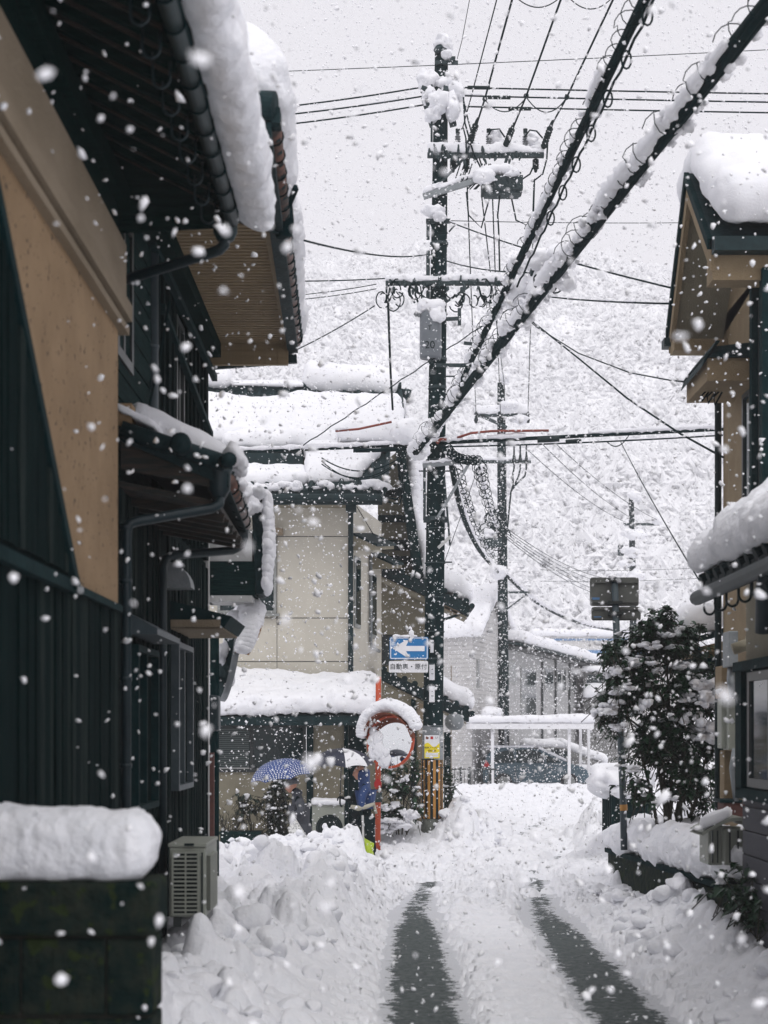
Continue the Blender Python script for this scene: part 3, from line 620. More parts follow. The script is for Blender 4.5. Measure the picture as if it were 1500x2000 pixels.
mb = MB(); mb.box(X2 - .1, X2 + .03, 15.7, 15.78, .5, 4.0); mb.build('corner_board', M['tube_white'], H2)
mb = MB(); mb.box(X2 - .1, X2 + .07, 15.8, 15.86, .4, P(0, 1470, 15.8).z); mb.build('tile_panel', M['brick'], H2)
# boxed wing under the eave with a steep tiled cheek
D = 16.4; mb = MB(); xa, xb = P(402, 0, D).x, P(492, 0, D).x; mb.box(xa, xb, D, D + .5, P(0, 1175, D).z, P(0, 1163, D).z); mb.box(xa, xb, D + .02, D + .5, P(0, 1096, D).z, P(0, 1040, D).z); mb.box(xa - .05, xa + .04, D - .02, D + .4, P(0, 1175, D).z, P(0, 1040, D).z)
bay = mb.build('eave_bay', M['tube_white'], H2)
MB().box(xa + .04, xb + .03, D + .01, D + .48, P(0, 1163, D).z, P(0, 1096, D).z).build('bay_panel', M['plank'], bay)
mb = MB(); mb.prism([P(490, 975, D), P(515, 965, D), P(522, 1140, D), P(512, 1160, D), P(500, 1160, D)], (0, .55, 0))
for q in np.arange(1000, 1150, 19): mb.lathe([(.0, 0), (.028, .0), (.028, .5)], P(519, q, D), (0, 1, 0), n=9)
mb.build('cheek_tile', M['tile'], bay)
mb = MB()
for i, q in enumerate(np.arange(978, 1145, 15)): mb.blob(P(520 + 5 * math.sin((q - 960) / 190 * 3.1), q, D + .2), (.055 + .015 * math.sin((q - 960) / 60), .3, .11), .12, seed=i)
for (px, py, r) in ((470, 968, .05), (485, 985, .06), (480, 1002, .045), (500, 990, .05), (505, 962, .06)): mb.blob(P(px, py, D - .1), (r * 1.3, .12, r), .25, seed=px)
mb.build('snow_cap', M['snow'], bay, smooth=True)

# ---------------------------------------------------------------- stone wall at the bottom left
SW = thing('stone_wall', 'low mossy dark stone wall capped with a thick cushion of snow', 'wall', (-1.7, 6.5, 0))
mb = MB(); xs = -.935
mb.box(-3.2, xs - .02, 6.47, 6.74, 0.0, 1.28)
mb.build('mortar_core', M['mortar'], SW)
mb = MB(); z = 0.3
for row in range(3):
    zt = [.62, .95, 1.275][row]; xx = -3.2 + (.12 if row % 2 else 0)
    while xx < xs - .05:
        x1 = min(xs, xx + .36 + random.uniform(-.03, .03)); 
        if xs - x1 < .1: x1 = xs
        mb.box(xx + .008, x1, 6.44 + random.uniform(0, .01), 6.46 + .29, z + .008, zt - .008); xx = x1
    z = zt
sb_ = mb.build('stone_block', M['stone'], SW, bevel=.012)
MB().box(-3.2, xs + .02, 6.42, 6.78, 1.28, 1.50).build('cap_stone', M['stone'], SW, bevel=.02)
snow('snow_cap', [(-3.2, 6.40, 1.49), (xs + .0, 6.40, 1.49), (xs + .0, 6.82, 1.49), (-3.2, 6.82, 1.49)], .285, SW, res=.018, amp=.028, freq=3.0, seed=8, p=6, fine=.010, hvar=.16, mat=M['snow_rough'])
# ---------------------------------------------------------------- air-conditioner beside the old house
def ac_unit(x0, x1, y0, y1, z0, z1, label, parent=None, fan=True, face='side'):
    t = thing('air_conditioner', label, 'air conditioner', ((x0 + x1) / 2, (y0 + y1) / 2, z0))
    mb = MB(); mb.box(x0, x1, y0, y1, z0 + .02, z1 - .03); mb.build('body', M['acgrey'], t, bevel=.012)
    MB().box(x0 - .008, x1 + .008, y0 - .008, y1 + .008, z1 - .03, z1).build('lid', M['acgrey'], t, bevel=.008)
    mb = MB(); mb.box(x0 + .03, x0 + .09, y0, y1, z0 - .05, z0 + .02); mb.box(x1 - .09, x1 - .03, y0, y1, z0 - .05, z0 + .02); mb.build('foot', M['alu_dark'], t)
    return t
AC = ac_unit(-1.585, -1.315, 11.8, 12.6, P(0, 1797, 11.8).z, P(0, 1647, 11.8).z, 'beige slatted air conditioner standing against the dark boarded wall above the snow')
za, zb = P(0, 1785, 11.8).z, P(0, 1665, 11.8).z
mb = MB(); mb.box(-1.55, -1.375, 11.793, 11.799, za, zb); mb.build('recess', M['black'], AC)
mb = MB(); n = 15
for i in range(n + 1): zz = za + (zb - za) * i / n; mb.box(-1.56, -1.365, 11.772, 11.792, zz - .006, zz + .006)
mb.box(-1.466, -1.456, 11.770, 11.79, za, zb); mb.box(-1.562, -1.55, 11.770, 11.792, za, zb); mb.box(-1.375, -1.363, 11.770, 11.792, za, zb); mb.build('side_grille', M['acgrey'], AC)
mb = MB()
for i in range(24): zz = za + .02 + (zb - za - .06) * i / 23; mb.box(-1.315, -1.285, 11.86, 12.35, zz, zz + .010)
for yy in np.linspace(11.86, 12.35, 5): mb.box(-1.315, -1.287, yy, yy + .01, za + .02, zb - .03)
mb.build('fan_grille', M['acgrey'], AC)
mb = MB(); mb.box(-1.47, -1.40, 11.78, 11.795, zb + .05, zb + .068); mb.box(-1.345, -1.335, 11.785, 11.80, za, zb); mb.build('handle', M['black'], AC)

# ---------------------------------------------------------------- convex traffic mirrors
def traffic_mirror(c, rad, yaw, tilt, label, post, frame_m, hood_m, side_arm=None, post_m='orange'):
    t = thing('traffic_mirror', label, 'mirror', (post[0].x, post[0].y, post[0].z))
    rot = Matrix.Rotation(yaw, 3, 'Z') @ Matrix.Rotation(tilt, 3, 'X')       # local -Y is the face
    mb = MB(); mb.tube(post, .048, 12); mb.build('post', M[post_m], t, smooth=True)
    ax = rot @ V((0, -1, 0)); up = rot @ V((0, 0, 1)); sx = rot @ V((1, 0, 0))
    mb = MB(); mb.lathe([(rad * 1.0, -.035), (rad * 1.05, -.02), (rad * 1.05, .03), (rad * .985, .035), (rad * .96, .02)], c, ax, 48, cap=False)
    mb.build('frame', M[frame_m], t, smooth=True)
    mb = MB(); mb.lathe([(.0, -.10), (rad * .5, -.085), (rad * .93, -.03), (rad * 1.0, -.015)], c, ax, 40, cap=False); mb.build('back_shell', M['darktrim'], t, smooth=True)
    Rr = 2.2; mb = MB(); Rr = 1.5; pr = [(max(.001, rad * .97 * q), .018 + math.sqrt(Rr ** 2 - (rad * .97 * q) ** 2) - math.sqrt(Rr ** 2 - (rad * .97) ** 2)) for q in np.linspace(1, 0, 14)]
    mb.lathe(pr, c, ax, 48, cap=False); mb.build('mirror_face', M['mirror'], t, smooth=True)
    mb = MB(); A = np.linspace(R(8), R(172), 22); o = []; 
    for a in A:
        r_ = rad * 1.06; p = c + sx * math.cos(a) * r_ + up * math.sin(a) * r_; dep = .10 + .17 * math.sin(a) ** .8
        o.append((p - ax * .02, p + ax * dep, p + ax * dep + (p - c).normalized() * .012, p - ax * .02 + (p - c).normalized() * .012))
    vs = [q for e in o for q in e]; fs = []
    for i in range(len(o) - 1):
        for k in range(4): fs.append((i * 4 + k, i * 4 + (k + 1) % 4, (i + 1) * 4 + (k + 1) % 4, (i + 1) * 4 + k))
    mb.add(vs, fs); hood = mb.build('hood', M[hood_m], t, smooth=False)
    mb = MB(); mb.tube([c - ax * .08, c - ax * .16, V((post[0].x, post[0].y, c.z - .05))], .03, 8); mb.tube([c - ax * .06 - up * rad * .5, V((post[0].x, post[0].y, (c - up * rad * .5).z))], .02, 8); mb.build('bracket', M['iron'], t)
    mb = MB()
    for a in np.linspace(R(28), R(168), 34):   # snow riding on the hood
        k = math.sin(a) ** .7; r_s = .04 + .075 * k; dr = sx * math.cos(a) + up * math.sin(a); p = c + dr * (rad * 1.105 + .012 + r_s * 1.02) + ax * (.02 + .10 * k)
        mb.blob(p, (r_s + .03, .15, r_s), .10, seed=3)
    mb.build('snow_cap', M['snow'], hood, smooth=True)
    return t, ax, up, sx
c1 = P(763, 1449, 27)
pb = P(738, 1660, 27.3); pt = P(739, 1322, 27.3)
mt, ax, up, sx = traffic_mirror(c1, .43, R(-30), R(-6), 'orange-framed round traffic mirror on an orange post, snow heaped on its hood', [pb, pt], 'orange', 'hood')
mb = MB(); vv, ff = ICO[3]; rs_ = np.random.RandomState(4)     # white patches imitating the mirror's pale reflection, shaped as stuck snow
for k_ in range(26):
    an = rs_.uniform(R(150), R(262)); q_ = rs_.uniform(.45, .90); rr_ = rs_.uniform(.05, .12) * (1.1 - .3 * q_)
    o_ = c1 + (sx * math.cos(an) + up * math.sin(an)) * .43 * q_ + ax * (.015 + .075 * (1 - q_ ** 2)); pts = [o_ + sx * v[0] * rr_ + up * v[1] * rr_ * 1.3 + ax * v[2] * .016 for v in vv * (1 + .5 * fbm(vv * 1.6 + k_ * 3, 3))[:, None]]; mb.add(pts, ff)
mb.build('reflection_snow', M['snow'], mt, smooth=True)
mb = MB()
for q in (1440, 1530, 1545): mb.lathe([(.056, 0), (.056, .03)], P(738, q, 27.3), n=12)
mb.box(P(733, 0, 27.2).x, P(746, 0, 27.2).x, 27.16, 27.24, P(0, 1568, 27).z, P(0, 1548, 27).z); mb.build('clamp', M['iron'], mt)
mb = MB(); mb.prism([P(731, 1537, 27.2), P(745, 1537, 27.2), P(745, 1528, 27.2), P(738, 1520, 27.2), P(731, 1528, 27.2)], (0, -.03, 0)); mb.build('reflector', M['red'], mt)
c2 = P(447, 1290, 17)
traffic_mirror(c2, .42, R(104), R(10), 'traffic mirror seen almost edge-on at the wooden house corner, big snow ball on top', [P(419, 1720, 16.6), P(419, 1235, 16.6)], 'galv', 'hood2', post_m='darktrim')
mb = MB(); c = P(472, 1232, 16.9); mb.blob(c, (.16, .22, .18), .16, seed=4, sub=4); mb.blob(P(462, 1212, 16.9), (.12, .2, .11), .2, seed=6); mb.blob(P(438, 1278, 16.8), (.08, .12, .11), .3, seed=9); mb.blob(P(446, 1320, 16.9), (.06, .1, .13), .3, seed=10)
mb.build('snow_cap', M['snow'], bpy.data.objects['traffic_mirror.001'], smooth=True)
t = thing('meter_box', 'dark rounded meter box fixed beside the corner post of the wooden house', 'box', P(415, 1428, 16.3))
mb = MB(); mb.box(P(401, 0, 16.3).x, P(429, 0, 16.3).x, 16.2, 16.42, P(0, 1428, 16.3).z, P(0, 1358, 16.3).z); mb.build('case', M['pipe'], t, bevel=.03)
mb = MB(); mb.tube([P(408, 1428, 16.3), P(404, 1450, 16.3), P(410, 1455, 16.3), P(408, 1440, 16.3)], .012, 6); mb.build('cable', M['wire'], t)

# ---------------------------------------------------------------- cream house across the junction
CH = thing('cream_house', 'cream-sided house with snow-covered tiled roofs across the junction', 'house', (-2.5, 31, 0))
xe = P(690, 0, 30).x; sE = V((P(745, 0, 33).x, 33, 0)); z1 = 6.42
mb = MB(); mb.box(-6, xe, 30.0, 30.2, 2.2, z1); mb.prism([(xe, 30.0, .0), (sE.x, 33, 0), (sE.x - .2, 33, 0), (xe - .2, 30.2, 0)], (0, 0, z1)); mb.build('wall', M['cream'], CH)
mb = MB(); jm = .012
for py in (1048, 1207, 1292): zz = P(0, py, 30).z; mb.box(-6, xe - .02, 29.994, 30.0, zz - jm / 2, zz + jm / 2)
xx = P(541, 0, 30).x; mb.box(xx - .004, xx + .004, 29.995, 30.0, 2.9, P(0, 1048, 30).z)
mb.build('siding_joint', M['alu_dark'], CH)
def fwin(parent, x0, x1, y, z0, z1, fw=.05, fm='alu', glass='glass', mull=(), trans=()):
    f = MB(); f.box(x0, x0 + fw, y - .05, y, z0, z1); f.box(x1 - fw, x1, y - .05, y, z0, z1); f.box(x0 + fw, x1 - fw, y - .05, y, z0, z0 + fw); f.box(x0 + fw, x1 - fw, y - .05, y, z1 - fw, z1)
    for q in mull: xm = x0 + (x1 - x0) * q; f.box(xm - fw * .4, xm + fw * .4, y - .04, y, z0 + fw, z1 - fw)
    for q in trans: zm = z0 + (z1 - z0) * q; f.box(x0 + fw, x1 - fw, y - .038, y, zm - fw * .3, zm + fw * .3)
    o = f.build('window', M[fm], parent); MB().box(x0 + fw, x1 - fw, y - .02, y - .008, z0 + fw, z1 - fw).build('pane', M[glass], o); return o
fwin(CH, P(425, 0, 30).x, P(540, 0, 30).x, 30.0, P(0, 1198, 30).z, P(0, 1035, 30).z, .05, 'alu', mull=(.5,), trans=(.55,))
mb = MB(); mb.box(P(425, 0, 30).x, P(546, 0, 30).x, 29.88, 30.0, P(0, 1204, 30).z, P(0, 1199, 30).z); mb.build('sill', M['alu'], CH)
mb = MB(); mb.box(P(505, 0, 30).x, P(553, 0, 30).x, 29.75, 30.0, P(0, 1046, 30).z, P(0, 1034, 30).z); mb.build('lamp_box', M['plaster_band'], CH)
mb = MB(); mb.tube([P(685, 985, 29.9), P(685, 1322, 29.9)], .05, 10)
for q in (1000, 1080, 1180, 1270): mb.lathe([(.055, 0), (.055, .04)], P(685, q, 29.9), n=10)
mb.box(P(676, 0, 29.8).x, P(696, 0, 29.8).x, 29.5, 29.9, P(0, 1000, 29.8).z, P(0, 980, 29.8).z); mb.build('downpipe', M['gutter'], CH)
# lower tiled roof
def tiled_roof(parent, a, b, c, d, th=.12, name='roof', rows=.27):
    """a,b eave ends; c,d ridge ends above b,a"""
    a, b, c, d = [V(q) for q in (a, b, c, d)]; mb = MB(); mb.prism([a, b, c, d], (0, 0, th))
    n = max(2, int((b - a).length / rows))
    for i in range(n + 1):
        q = i / n; mb.tube([a.lerp(b, q) + V((0, -.02, th + .01)), d.lerp(c, q) + V((0, 0, th + .01))], .05, 6)
    return mb.build(name, M['tile'], parent)
ea, eb = V((-6, 29.25, 6.40)), V((P(752, 0, 29.25).x, 29.25, 6.40)); ra, rb = V((-6, 31.6, 7.55)), V((P(758, 0, 31.6).x, 31.6, 7.55))
r1 = tiled_roof(CH, ea, eb, rb, ra)
mb = MB(); mb.tube([ea + V((0, -.06, -.02)), eb + V((-.02, -.06, -.02))], .075, 10); mb.box(-6, eb.x - .05, 29.24, 29.3, 6.26, 6.42); mb.build('gutter', M['gutter'], CH)
MB().box(-6, xe + .02, 29.3, 30.0, 6.30, 6.36).build('soffit', M['greige'], CH)
mb = MB(); snow_slab(mb, [(P(598, 0, 29.6).x, 29.6, 6.64), (P(700, 0, 29.6).x, 29.75, 6.72), (P(745, 0, 31).x, 31.2, 7.45), (P(592, 0, 31).x, 31.2, 7.45)], .34, res=.06, amp=.10, freq=1.8, seed=21); snow_slab(mb, [(-6, 29.5, 6.6), (P(604, 0, 29.6).x, 29.55, 6.64), (P(600, 0, 30.4).x, 30.4, 6.95), (-6, 30.4, 6.95)], .24, res=.06, amp=.08, freq=2, seed=22)
for i in range(46):
    q = random.random(); mb.blob(V((-3.2 + 3.15 * q, 29.25 + random.uniform(0, .25), 6.55 + random.uniform(0, .12))), (random.uniform(.08, .2), .12, random.uniform(.04, .09)), .3, seed=i, sub=2)
mb.build('snow_cap', M['snow'], r1, smooth=True)
# upper roof and ridge
MB().box(-6, P(600, 0, 31.9).x, 31.55, 31.9, P(0, 925, 31.6).z, P(0, 884, 31.6).z).build('eave_shadow_board', M['darktrim'], CH)  # dark board painted in for the shade at the upper eave
mb = MB(); mb.box(P(440, 0, 30.6).x, P(592, 0, 30.6).x, 30.6, 31.0, P(0, 924, 30.6).z, P(0, 884, 30.6).z); mb.tube([P(440, 912, 30.55), P(592, 912, 30.55)], .05, 8); mb.build('gutter', M['gutter'], CH)
ua, ub = V((-7, 31.3, 7.62)), V((P(790, 0, 31.3).x, 31.3, 7.62)); uc, ud = V((P(782, 0, 35).x, 35, 9.45)), V((-7, 35, 9.45))
r2 = tiled_roof(CH, ua, ub, uc, ud, rows=.3)
mb = MB(); snow_slab(mb, [(-7, 31.2, 7.72), (P(792, 0, 31.2).x, 31.2, 7.72), (P(785, 0, 34.2).x, 34.2, 8.98), (-7, 34.2, 8.98)], .36, res=.06, amp=.10, freq=1.5, seed=33)
snow_slab(mb, [P(430, 880, 31.0), P(660, 880, 31.0), P(640, 850, 33), P(440, 850, 33)], .42, res=.06, amp=.12, freq=1.5, seed=35)
mb.build('snow_cap', M['snow'], r2, smooth=True)
mb = MB(); zt, zb_ = P(0, 752, 35).z, P(0, 782, 35).z; xr = P(784, 0, 35).x; mb.box(-7, xr - .05, 34.9, 35.2, zb_, zt - .05); mb.tube([(-7, 35, zt - .03), (xr, 35, zt - .03)], .09, 8)
x = -4.2
while x < xr: mb.lathe([(0, 0), (.085, .0), (.085, .3)], (x, 34.8, zb_ + .06), (0, 1, 0), 10); x += .26
mb.lathe([(.10, 0), (.17, .06), (.15, .2)], (xr, 35, zt - .22), (1, 0, -.2), 12); mb.box(xr - .03, xr + .05, 34.9, 35.1, zb_ - .35, zt - .1)
rdg = mb.build('ridge', M['tile'], CH)
mb = MB(); snow_slab(mb, [P(588, 770, 34.8), P(780, 778, 34.8), P(785, 768, 35.6), P(588, 760, 35.6)], .58, res=.08, amp=.08, freq=1.6, seed=41, p=4)
snow_slab(mb, [P(380, 760, 34.8), P(452, 760, 34.8), P(452, 750, 35.5), P(380, 750, 35.5)], .38, res=.08, amp=.06, freq=2, seed=44, p=4)
snow_slab(mb, [P(452, 754, 34.85), P(592, 757, 34.85), P(592, 750, 35.5), P(452, 750, 35.5)], .10, res=.08, amp=.04, freq=3, seed=45)
mb.blob(P(783, 800, 34.9), (.14, .2, .25), .25, seed=2)
mb.build('snow_cap', M['snow'], rdg, smooth=True)
# side-wall windows, hoods and pipes
def on_side(px): # a point on the receding side wall
    lam = 0
    a = V((xe, 30.0)); b = V((sE.x, 33.0)); k = (px - 750) / FPX; lam = (k * a.y - a.x) / ((b.x - a.x) - k * (b.y - a.y)); return a.y + (b.y - a.y) * lam
def sp(px, py, o=0): D = on_side(px); return P(px, py, D) + V((.985, -.17, 0)) * o
def side_panel(name, px0, px1, py0, py1, m, o, parent, th=.03, skew=0):
    a, b = on_side(px0), on_side(px1); mb = MB(); A, B = V(((px0 - 750) / FPX * a, a, 0)), V(((px1 - 750) / FPX * b, b, 0)); n = V((.985, -.17, 0))
    za, zb2 = CAMZ + (1430 - py1) / FPX * a, CAMZ + (1430 - py0) / FPX * a
    mb.prism([A + n * o, B + n * o, B + n * (o + th), A + n * (o + th)], (0, 0, 0)) if False else mb.hexa([A + V((0, 0, za)) + n * o, B + V((0, 0, za)) + n * o, B + V((0, 0, za)) + n * (o + th), A + V((0, 0, za)) + n * (o + th), A + V((0, 0, zb2)) + n * o, B + V((0, 0, zb2)) + n * o, B + V((0, 0, zb2)) + n * (o + th), A + V((0, 0, zb2)) + n * (o + th)])
    return mb.build(name, M[m], parent)
w1 = side_panel('window', 691, 702, 1085, 1225, 'alu', .0, CH); side_panel('pane', 692.5, 700.5, 1092, 1218, 'glass', .035, w1, .01)
w2 = side_panel('window', 722, 733, 1118, 1245, 'alu', .0, CH); side_panel('pane', 723.5, 731.5, 1124, 1238, 'glass', .035, w2, .01)
for a_, b_, y_ in ((690, 735, 1046), (724, 752, 1084)):
    A, B = sp(a_, y_, 0), sp(b_ - 6, y_, 0); n = V((.985, -.17, 0)); mb = MB(); dn = V((0, 0, -.28))
    mb.hexa([A + dn, B + dn, B + dn + n * .42, A + dn + n * .42, A, B, B + n * .42 - V((0, 0, .2)), A + n * .42 - V((0, 0, .2))]); h = mb.build('window_hood', M['greige'], CH)
    mb = MB(); mb.hexa([A + V((0, 0, .005)), B + V((0, 0, .005)), B + n * .46 - V((0, 0, .215)), A + n * .46 - V((0, 0, .215)), A + V((0, 0, .05)), B + V((0, 0, .05)), B + n * .46 - V((0, 0, .17)), A + n * .46 - V((0, 0, .17))]); mb.build('hood_roof', M['tile'], h)
mb = MB(); q = [sp(719, 1085, .05), sp(719, 1255, .05), sp(722, 1265, .05), sp(736, 1272, .05)]; mb.tube(q, .035, 8); mb.build('conduit', M['galv'], CH, smooth=True)
mb = MB(); mb.tube([sp(692, 990, .05), sp(728, 1050, .05)], .008, 5); mb.build('cable', M['wire'], CH)
# lean-to and ground-floor front
yl = 28.9; xl_ = P(731, 0, 28.4).x
lr = MB(); lr.prism([(-6, 28.25, 2.30), (xl_, 28.25, 2.30), (xl_, 30.0, 2.86), (-6, 30.0, 2.86)], (0, 0, .09)); lr.box(-6, xl_, 28.2, 28.26, 2.22, 2.36); lr.box(-6, xe, 29.9, 29.995, 2.95, 3.10)
lrf = lr.build('lean_to_roof', M['tile'], CH)
snow('snow_cap', [(-6, 28.16, 2.38), (xl_ + .03, 28.16, 2.38), (xl_ + .06, 29.85, 2.93), (-6, 29.85, 2.93)], .34, lrf, res=.05, amp=.08, freq=2.2, seed=51, fine=.03)
mb = MB(); mb.box(-6, P(606, 0, yl).x, yl, yl + .1, 0, P(0, 1508, yl).z); mb.box(P(612, 0, yl).x, P(672, 0, yl).x, yl, yl + .1, 0, 2.3); mb.box(P(715, 0, yl).x, P(735, 0, yl).x, yl, yl + .1, 0, 2.3); mb.build('front_wall', M['greige'], CH)
mb = MB(); mb.box(-6, xl_ - .05, yl - .1, yl + .12, P(0, 1414, yl).z, 2.31); mb.box(P(599, 0, yl).x, P(612, 0, yl).x, yl - .06, yl + .05, 0, P(0, 1414, yl).z); mb.box(P(672, 0, yl).x, P(680, 0, yl).x, yl - .05, yl + .05, 0, P(0, 1414, yl).z)
mb.box(P(680, 0, yl).x, P(715, 0, yl).x, yl + .1, yl + .14, 0, 2.25); mb.build('timber_frame', M['darktrim'], CH)
fwin(CH, P(418, 0, yl).x, P(598, 0, yl).x, yl, P(0, 1508, yl).z, P(0, 1414, yl).z, .06, 'alu_dark', mull=(.41,))
mb = MB(); x0, x1 = P(424, 0, yl).x, P(486, 0, yl).x
for q in np.linspace(1424, 1498, 20): zz = P(0, q, yl).z; mb.box(x0, x1, yl - .034, yl - .024, zz - .012, zz + .006)
mb.build('window_blind', M['blindmat'], CH)
MB().box(P(424, 0, yl).x, P(487, 0, yl).x, yl - .034, yl - .024, P(0, 1503, yl).z, P(0, 1499, yl).z).build('blind_rail', M['tube_white'], CH)
AC2 = ac_unit(P(610, 0, 28.2).x, P(672, 0, 28.2).x, 28.1, 28.45, .12, P(0, 1572, 28.2).z, 'air conditioner with a round fan standing against the cream house between two walkers')
cx = (P(610, 0, 28.1).x + P(672, 0, 28.1).x) / 2 + .02; zc = .42
mb = MB(); mb.lathe([(.235, 0), (.235, .012)], (cx, 28.1, zc), (0, -1, 0), 28); mb.build('recess', M['black'], AC2)
mb = MB()
for r_ in (.06, .11, .16, .21): mb.tube([V((cx + r_ * math.cos(a), 28.08, zc + r_ * math.sin(a))) for a in np.linspace(0, 2 * math.pi, 25)], .004, 4, False)
mb.build('fan_grille', M['alu_dark'], AC2)
snow('snow_cap', [(P(607, 0, 28).x, 28.05, P(0, 1572, 28.2).z), (P(674, 0, 28).x, 28.05, P(0, 1572, 28.2).z), (P(674, 0, 28).x, 28.5, P(0, 1572, 28.2).z), (P(607, 0, 28).x, 28.5, P(0, 1572, 28.2).z)], .09, AC2, res=.05, amp=.02)

# ---------------------------------------------------------------- brown half-timbered house behind the pole
BH = thing('timbered_house', 'brown plastered house with dark timbers and steep snowy eaves behind the utility pole', 'house', (.6, 34, 0))
D = 34.0; mb = MB(); mb.prism([P(738, 1640, D), P(866, 1640, D), P(866, 1180, D), P(742, 1112, D), P(738, 1112, D)], (0, .2, 0)); mb.prism([P(738, 1130, D + .3), P(822, 1130, D + .3), P(800, 985, D + .3), P(779, 880, D + .3), P(745, 905, D + .3), P(738, 960, D + .3)], (0, .2, 0)); mb.build('wall', M['greige'], BH)
mb = MB()
for y0, y1 in ((1003, 1017), (1052, 1072), (1084, 1098), (948, 966)): mb.box(P(738, 0, D).x, P(812 - (1100 - y0) * .1, 0, D).x, D + .22, D + .29, P(0, y1, D).z, P(0, y0, D).z)
mb.box(P(868, 0, 33).x, P(880, 0, 33).x, 33.0, 33.3, 0, P(0, 1430, 33).z); mb.box(P(803, 0, D).x, P(812, 0, D).x, D - .06, D - .002, 0, P(0, 1345, D).z); mb.build('timber', M['darktrim'], BH)
mb = MB(); mb.box(P(815, 0, D).x, P(826, 0, D).x, D - .05, D, 0, P(0, 1345, D).z); mb.box(P(880.5, 0, 33).x, P(882, 0, 33).x, 33, 33.1, 0, P(0, 1300, 33).z); mb.build('post', M['plaster_band'], BH)
# upper verge
A, B = P(781, 866, 33.4), P(818, 1125, 34.6); n = V((-.3, 1.2, 0))
mb = MB(); mb.hexa([A + V((-.10, 0, -.2)), A + V((.10, 0, 0)), A + V((.10, 1.4, 0)), A + V((-.10, 1.4, -.2)), A, A, A, A]) if False else None
mb.prism([P(773, 872, 33.4), P(789, 866, 33.4), P(828, 1125, 33.4), P(812, 1140, 33.4)], (0, 1.6, 0)); vr = mb.build('verge', M['darktrim'], BH)
mb = MB(); a_, b_ = P(797, 850, 33.6), P(829, 1118, 33.6)
for q in np.linspace(0, 1, 22): p = a_.lerp(b_, q); mb.blob(p + V((.05 * math.sin(q * 9), .6, 0)), (.23 - .05 * q, .8, .34), .10, seed=5)
mb.build('snow_cap', M['snow'], vr, smooth=True)
# lower roofs whose ends face the street
def verge_roof(p0, p1, D, th, dep, sn_from, sn_th, seed, soff=True):
    a, b = P(*p0, D), P(*p1, D); mb = MB(); mb.prism([a, b, b - V((0, 0, th)), a - V((0, 0, th))], (0, dep, 0)); 
    for q in np.linspace(.03, .97, 9): mb.lathe([(0, 0), (.06, 0), (.06, dep)], a.lerp(b, q) + V((0, -.03, .02)), (0, 1, 0), 9)
    mb.tube([b + V((.06, -.05, -.06)), b + V((.06, dep, -.06))], .06, 8)
    r = mb.build('roof', M['tile'], BH); mb = MB()
    if soff: mb.prism([a + V((0, .05, -th - .01)), b + V((-.05, .05, -th - .01)), b + V((-.05, .05, -th - .05)), a + V((0, .05, -th - .05))], (0, dep - .1, 0)); mb.build('soffit', M['greige'], r)
    s0 = a.lerp(b, sn_from); mb = MB(); snow_slab(mb, [s0 + V((0, -.06, .02)), b + V((.10, -.06, -.02)), b + V((.10, dep, -.02)), s0 + V((0, dep, .02))], sn_th, res=.07, amp=.07, freq=2.5, seed=seed, p=4); mb.build('snow_cap', M['snow'], r, smooth=True); return r
verge_roof((738, 1096), (916, 1178), 33.0, .26, 1.2, .55, .50, 5)
verge_roof((745, 1306), (916, 1388), 31.4, .22, .9, .55, .34, 7)
mb = MB(); mb.prism([P(868, 1168, 33.05), P(900, 1190, 33.05), P(896, 1202, 33.05), P(868, 1190, 33.05)], (0, .02, 0)); mb.build('verge_plaster', M['plaster_band'], BH)
mb = MB(); mb.beam(P(866, 1210, 33.1), P(912, 1196, 33.1), .06, .05); mb.build('brace', M['darktrim'], BH)
mb = MB(); mb.lathe([(.13, 0), (.16, .05), (.16, .25), (.1, .3)], P(880, 1410, 31.2), (.5, -1, 0), 16); mb.build('vent_cowl', M['galv'], BH, smooth=True)
fwin(BH, P(746, 0, D).x, P(770, 0, D).x, D, P(0, 1300, D).z, P(0, 1240, D).z, .04, 'alu_dark')
def split_build(mb, name, parent):
    per = len(ICO[3][0]); i = 0
    while i < len(mb.v):
        n = next(k for k in (len(ICO[3][0]), len(ICO[4][0])) if True) if False else (SPLIT.pop(0) if SPLIT else per)
        q = MB(); q.v = mb.v[i:i + n]; q.f = [tuple(a - i for a in f) for f in mb.f if i <= f[0] < i + n]; q.m = [0] * len(q.f); q.build(name, M['snow'], parent, smooth=True); i += n
SPLIT = []
# ---------------------------------------------------------------- near utility pole
DP = 29.0
UP = thing('utility_pole', 'tall dark concrete utility pole with transformer, crossarms and orange-striped base at the junction', 'utility pole', P(842, 1650, DP))
def pc(py): return 842 + (py - 1640) * (842 - 862) / (1640 - 90) * -1 if False else 843 + (1640 - py) * .0125
def pp(py, dx=0, dy=0): return P(pc(py) + dx, py, DP) + V((0, dy, 0))
mb = MB(); mb.tube([pp(1640), pp(1400), pp(1000), pp(600), pp(300), pp(95)], [.185, .18, .168, .15, .135, .118], 24); mb.build('shaft', M['concrete'], UP, smooth=True)
mb = MB(); mb.tube([pp(1652), pp(1625), pp(1600), pp(1599)], [.205, .20, .19, .185], 20); mb.build('foot', M['base_concrete'], UP, smooth=True)
mb = MB()
for q in range(11): 
    py = 900 + q * 67 if q < 8 else 1100 + q * 40
    c = pp(py); r_ = .19; mb.lathe([(r_, 0), (r_, .018)], c, n=24, cap=False)
for py in (480, 545, 590, 705, 760): mb.lathe([(.168, 0), (.168, .05)], pp(py), n=20)
mb.build('band', M['iron'], UP)
mb = MB(); mb.lathe([(.19, 0), (.19, P(0, 1482, DP).z - P(0, 1598, DP).z)], pp(1598), n=32, cap=False); ss = mb.build('stripe_sleeve', M['black'], UP, smooth=True)
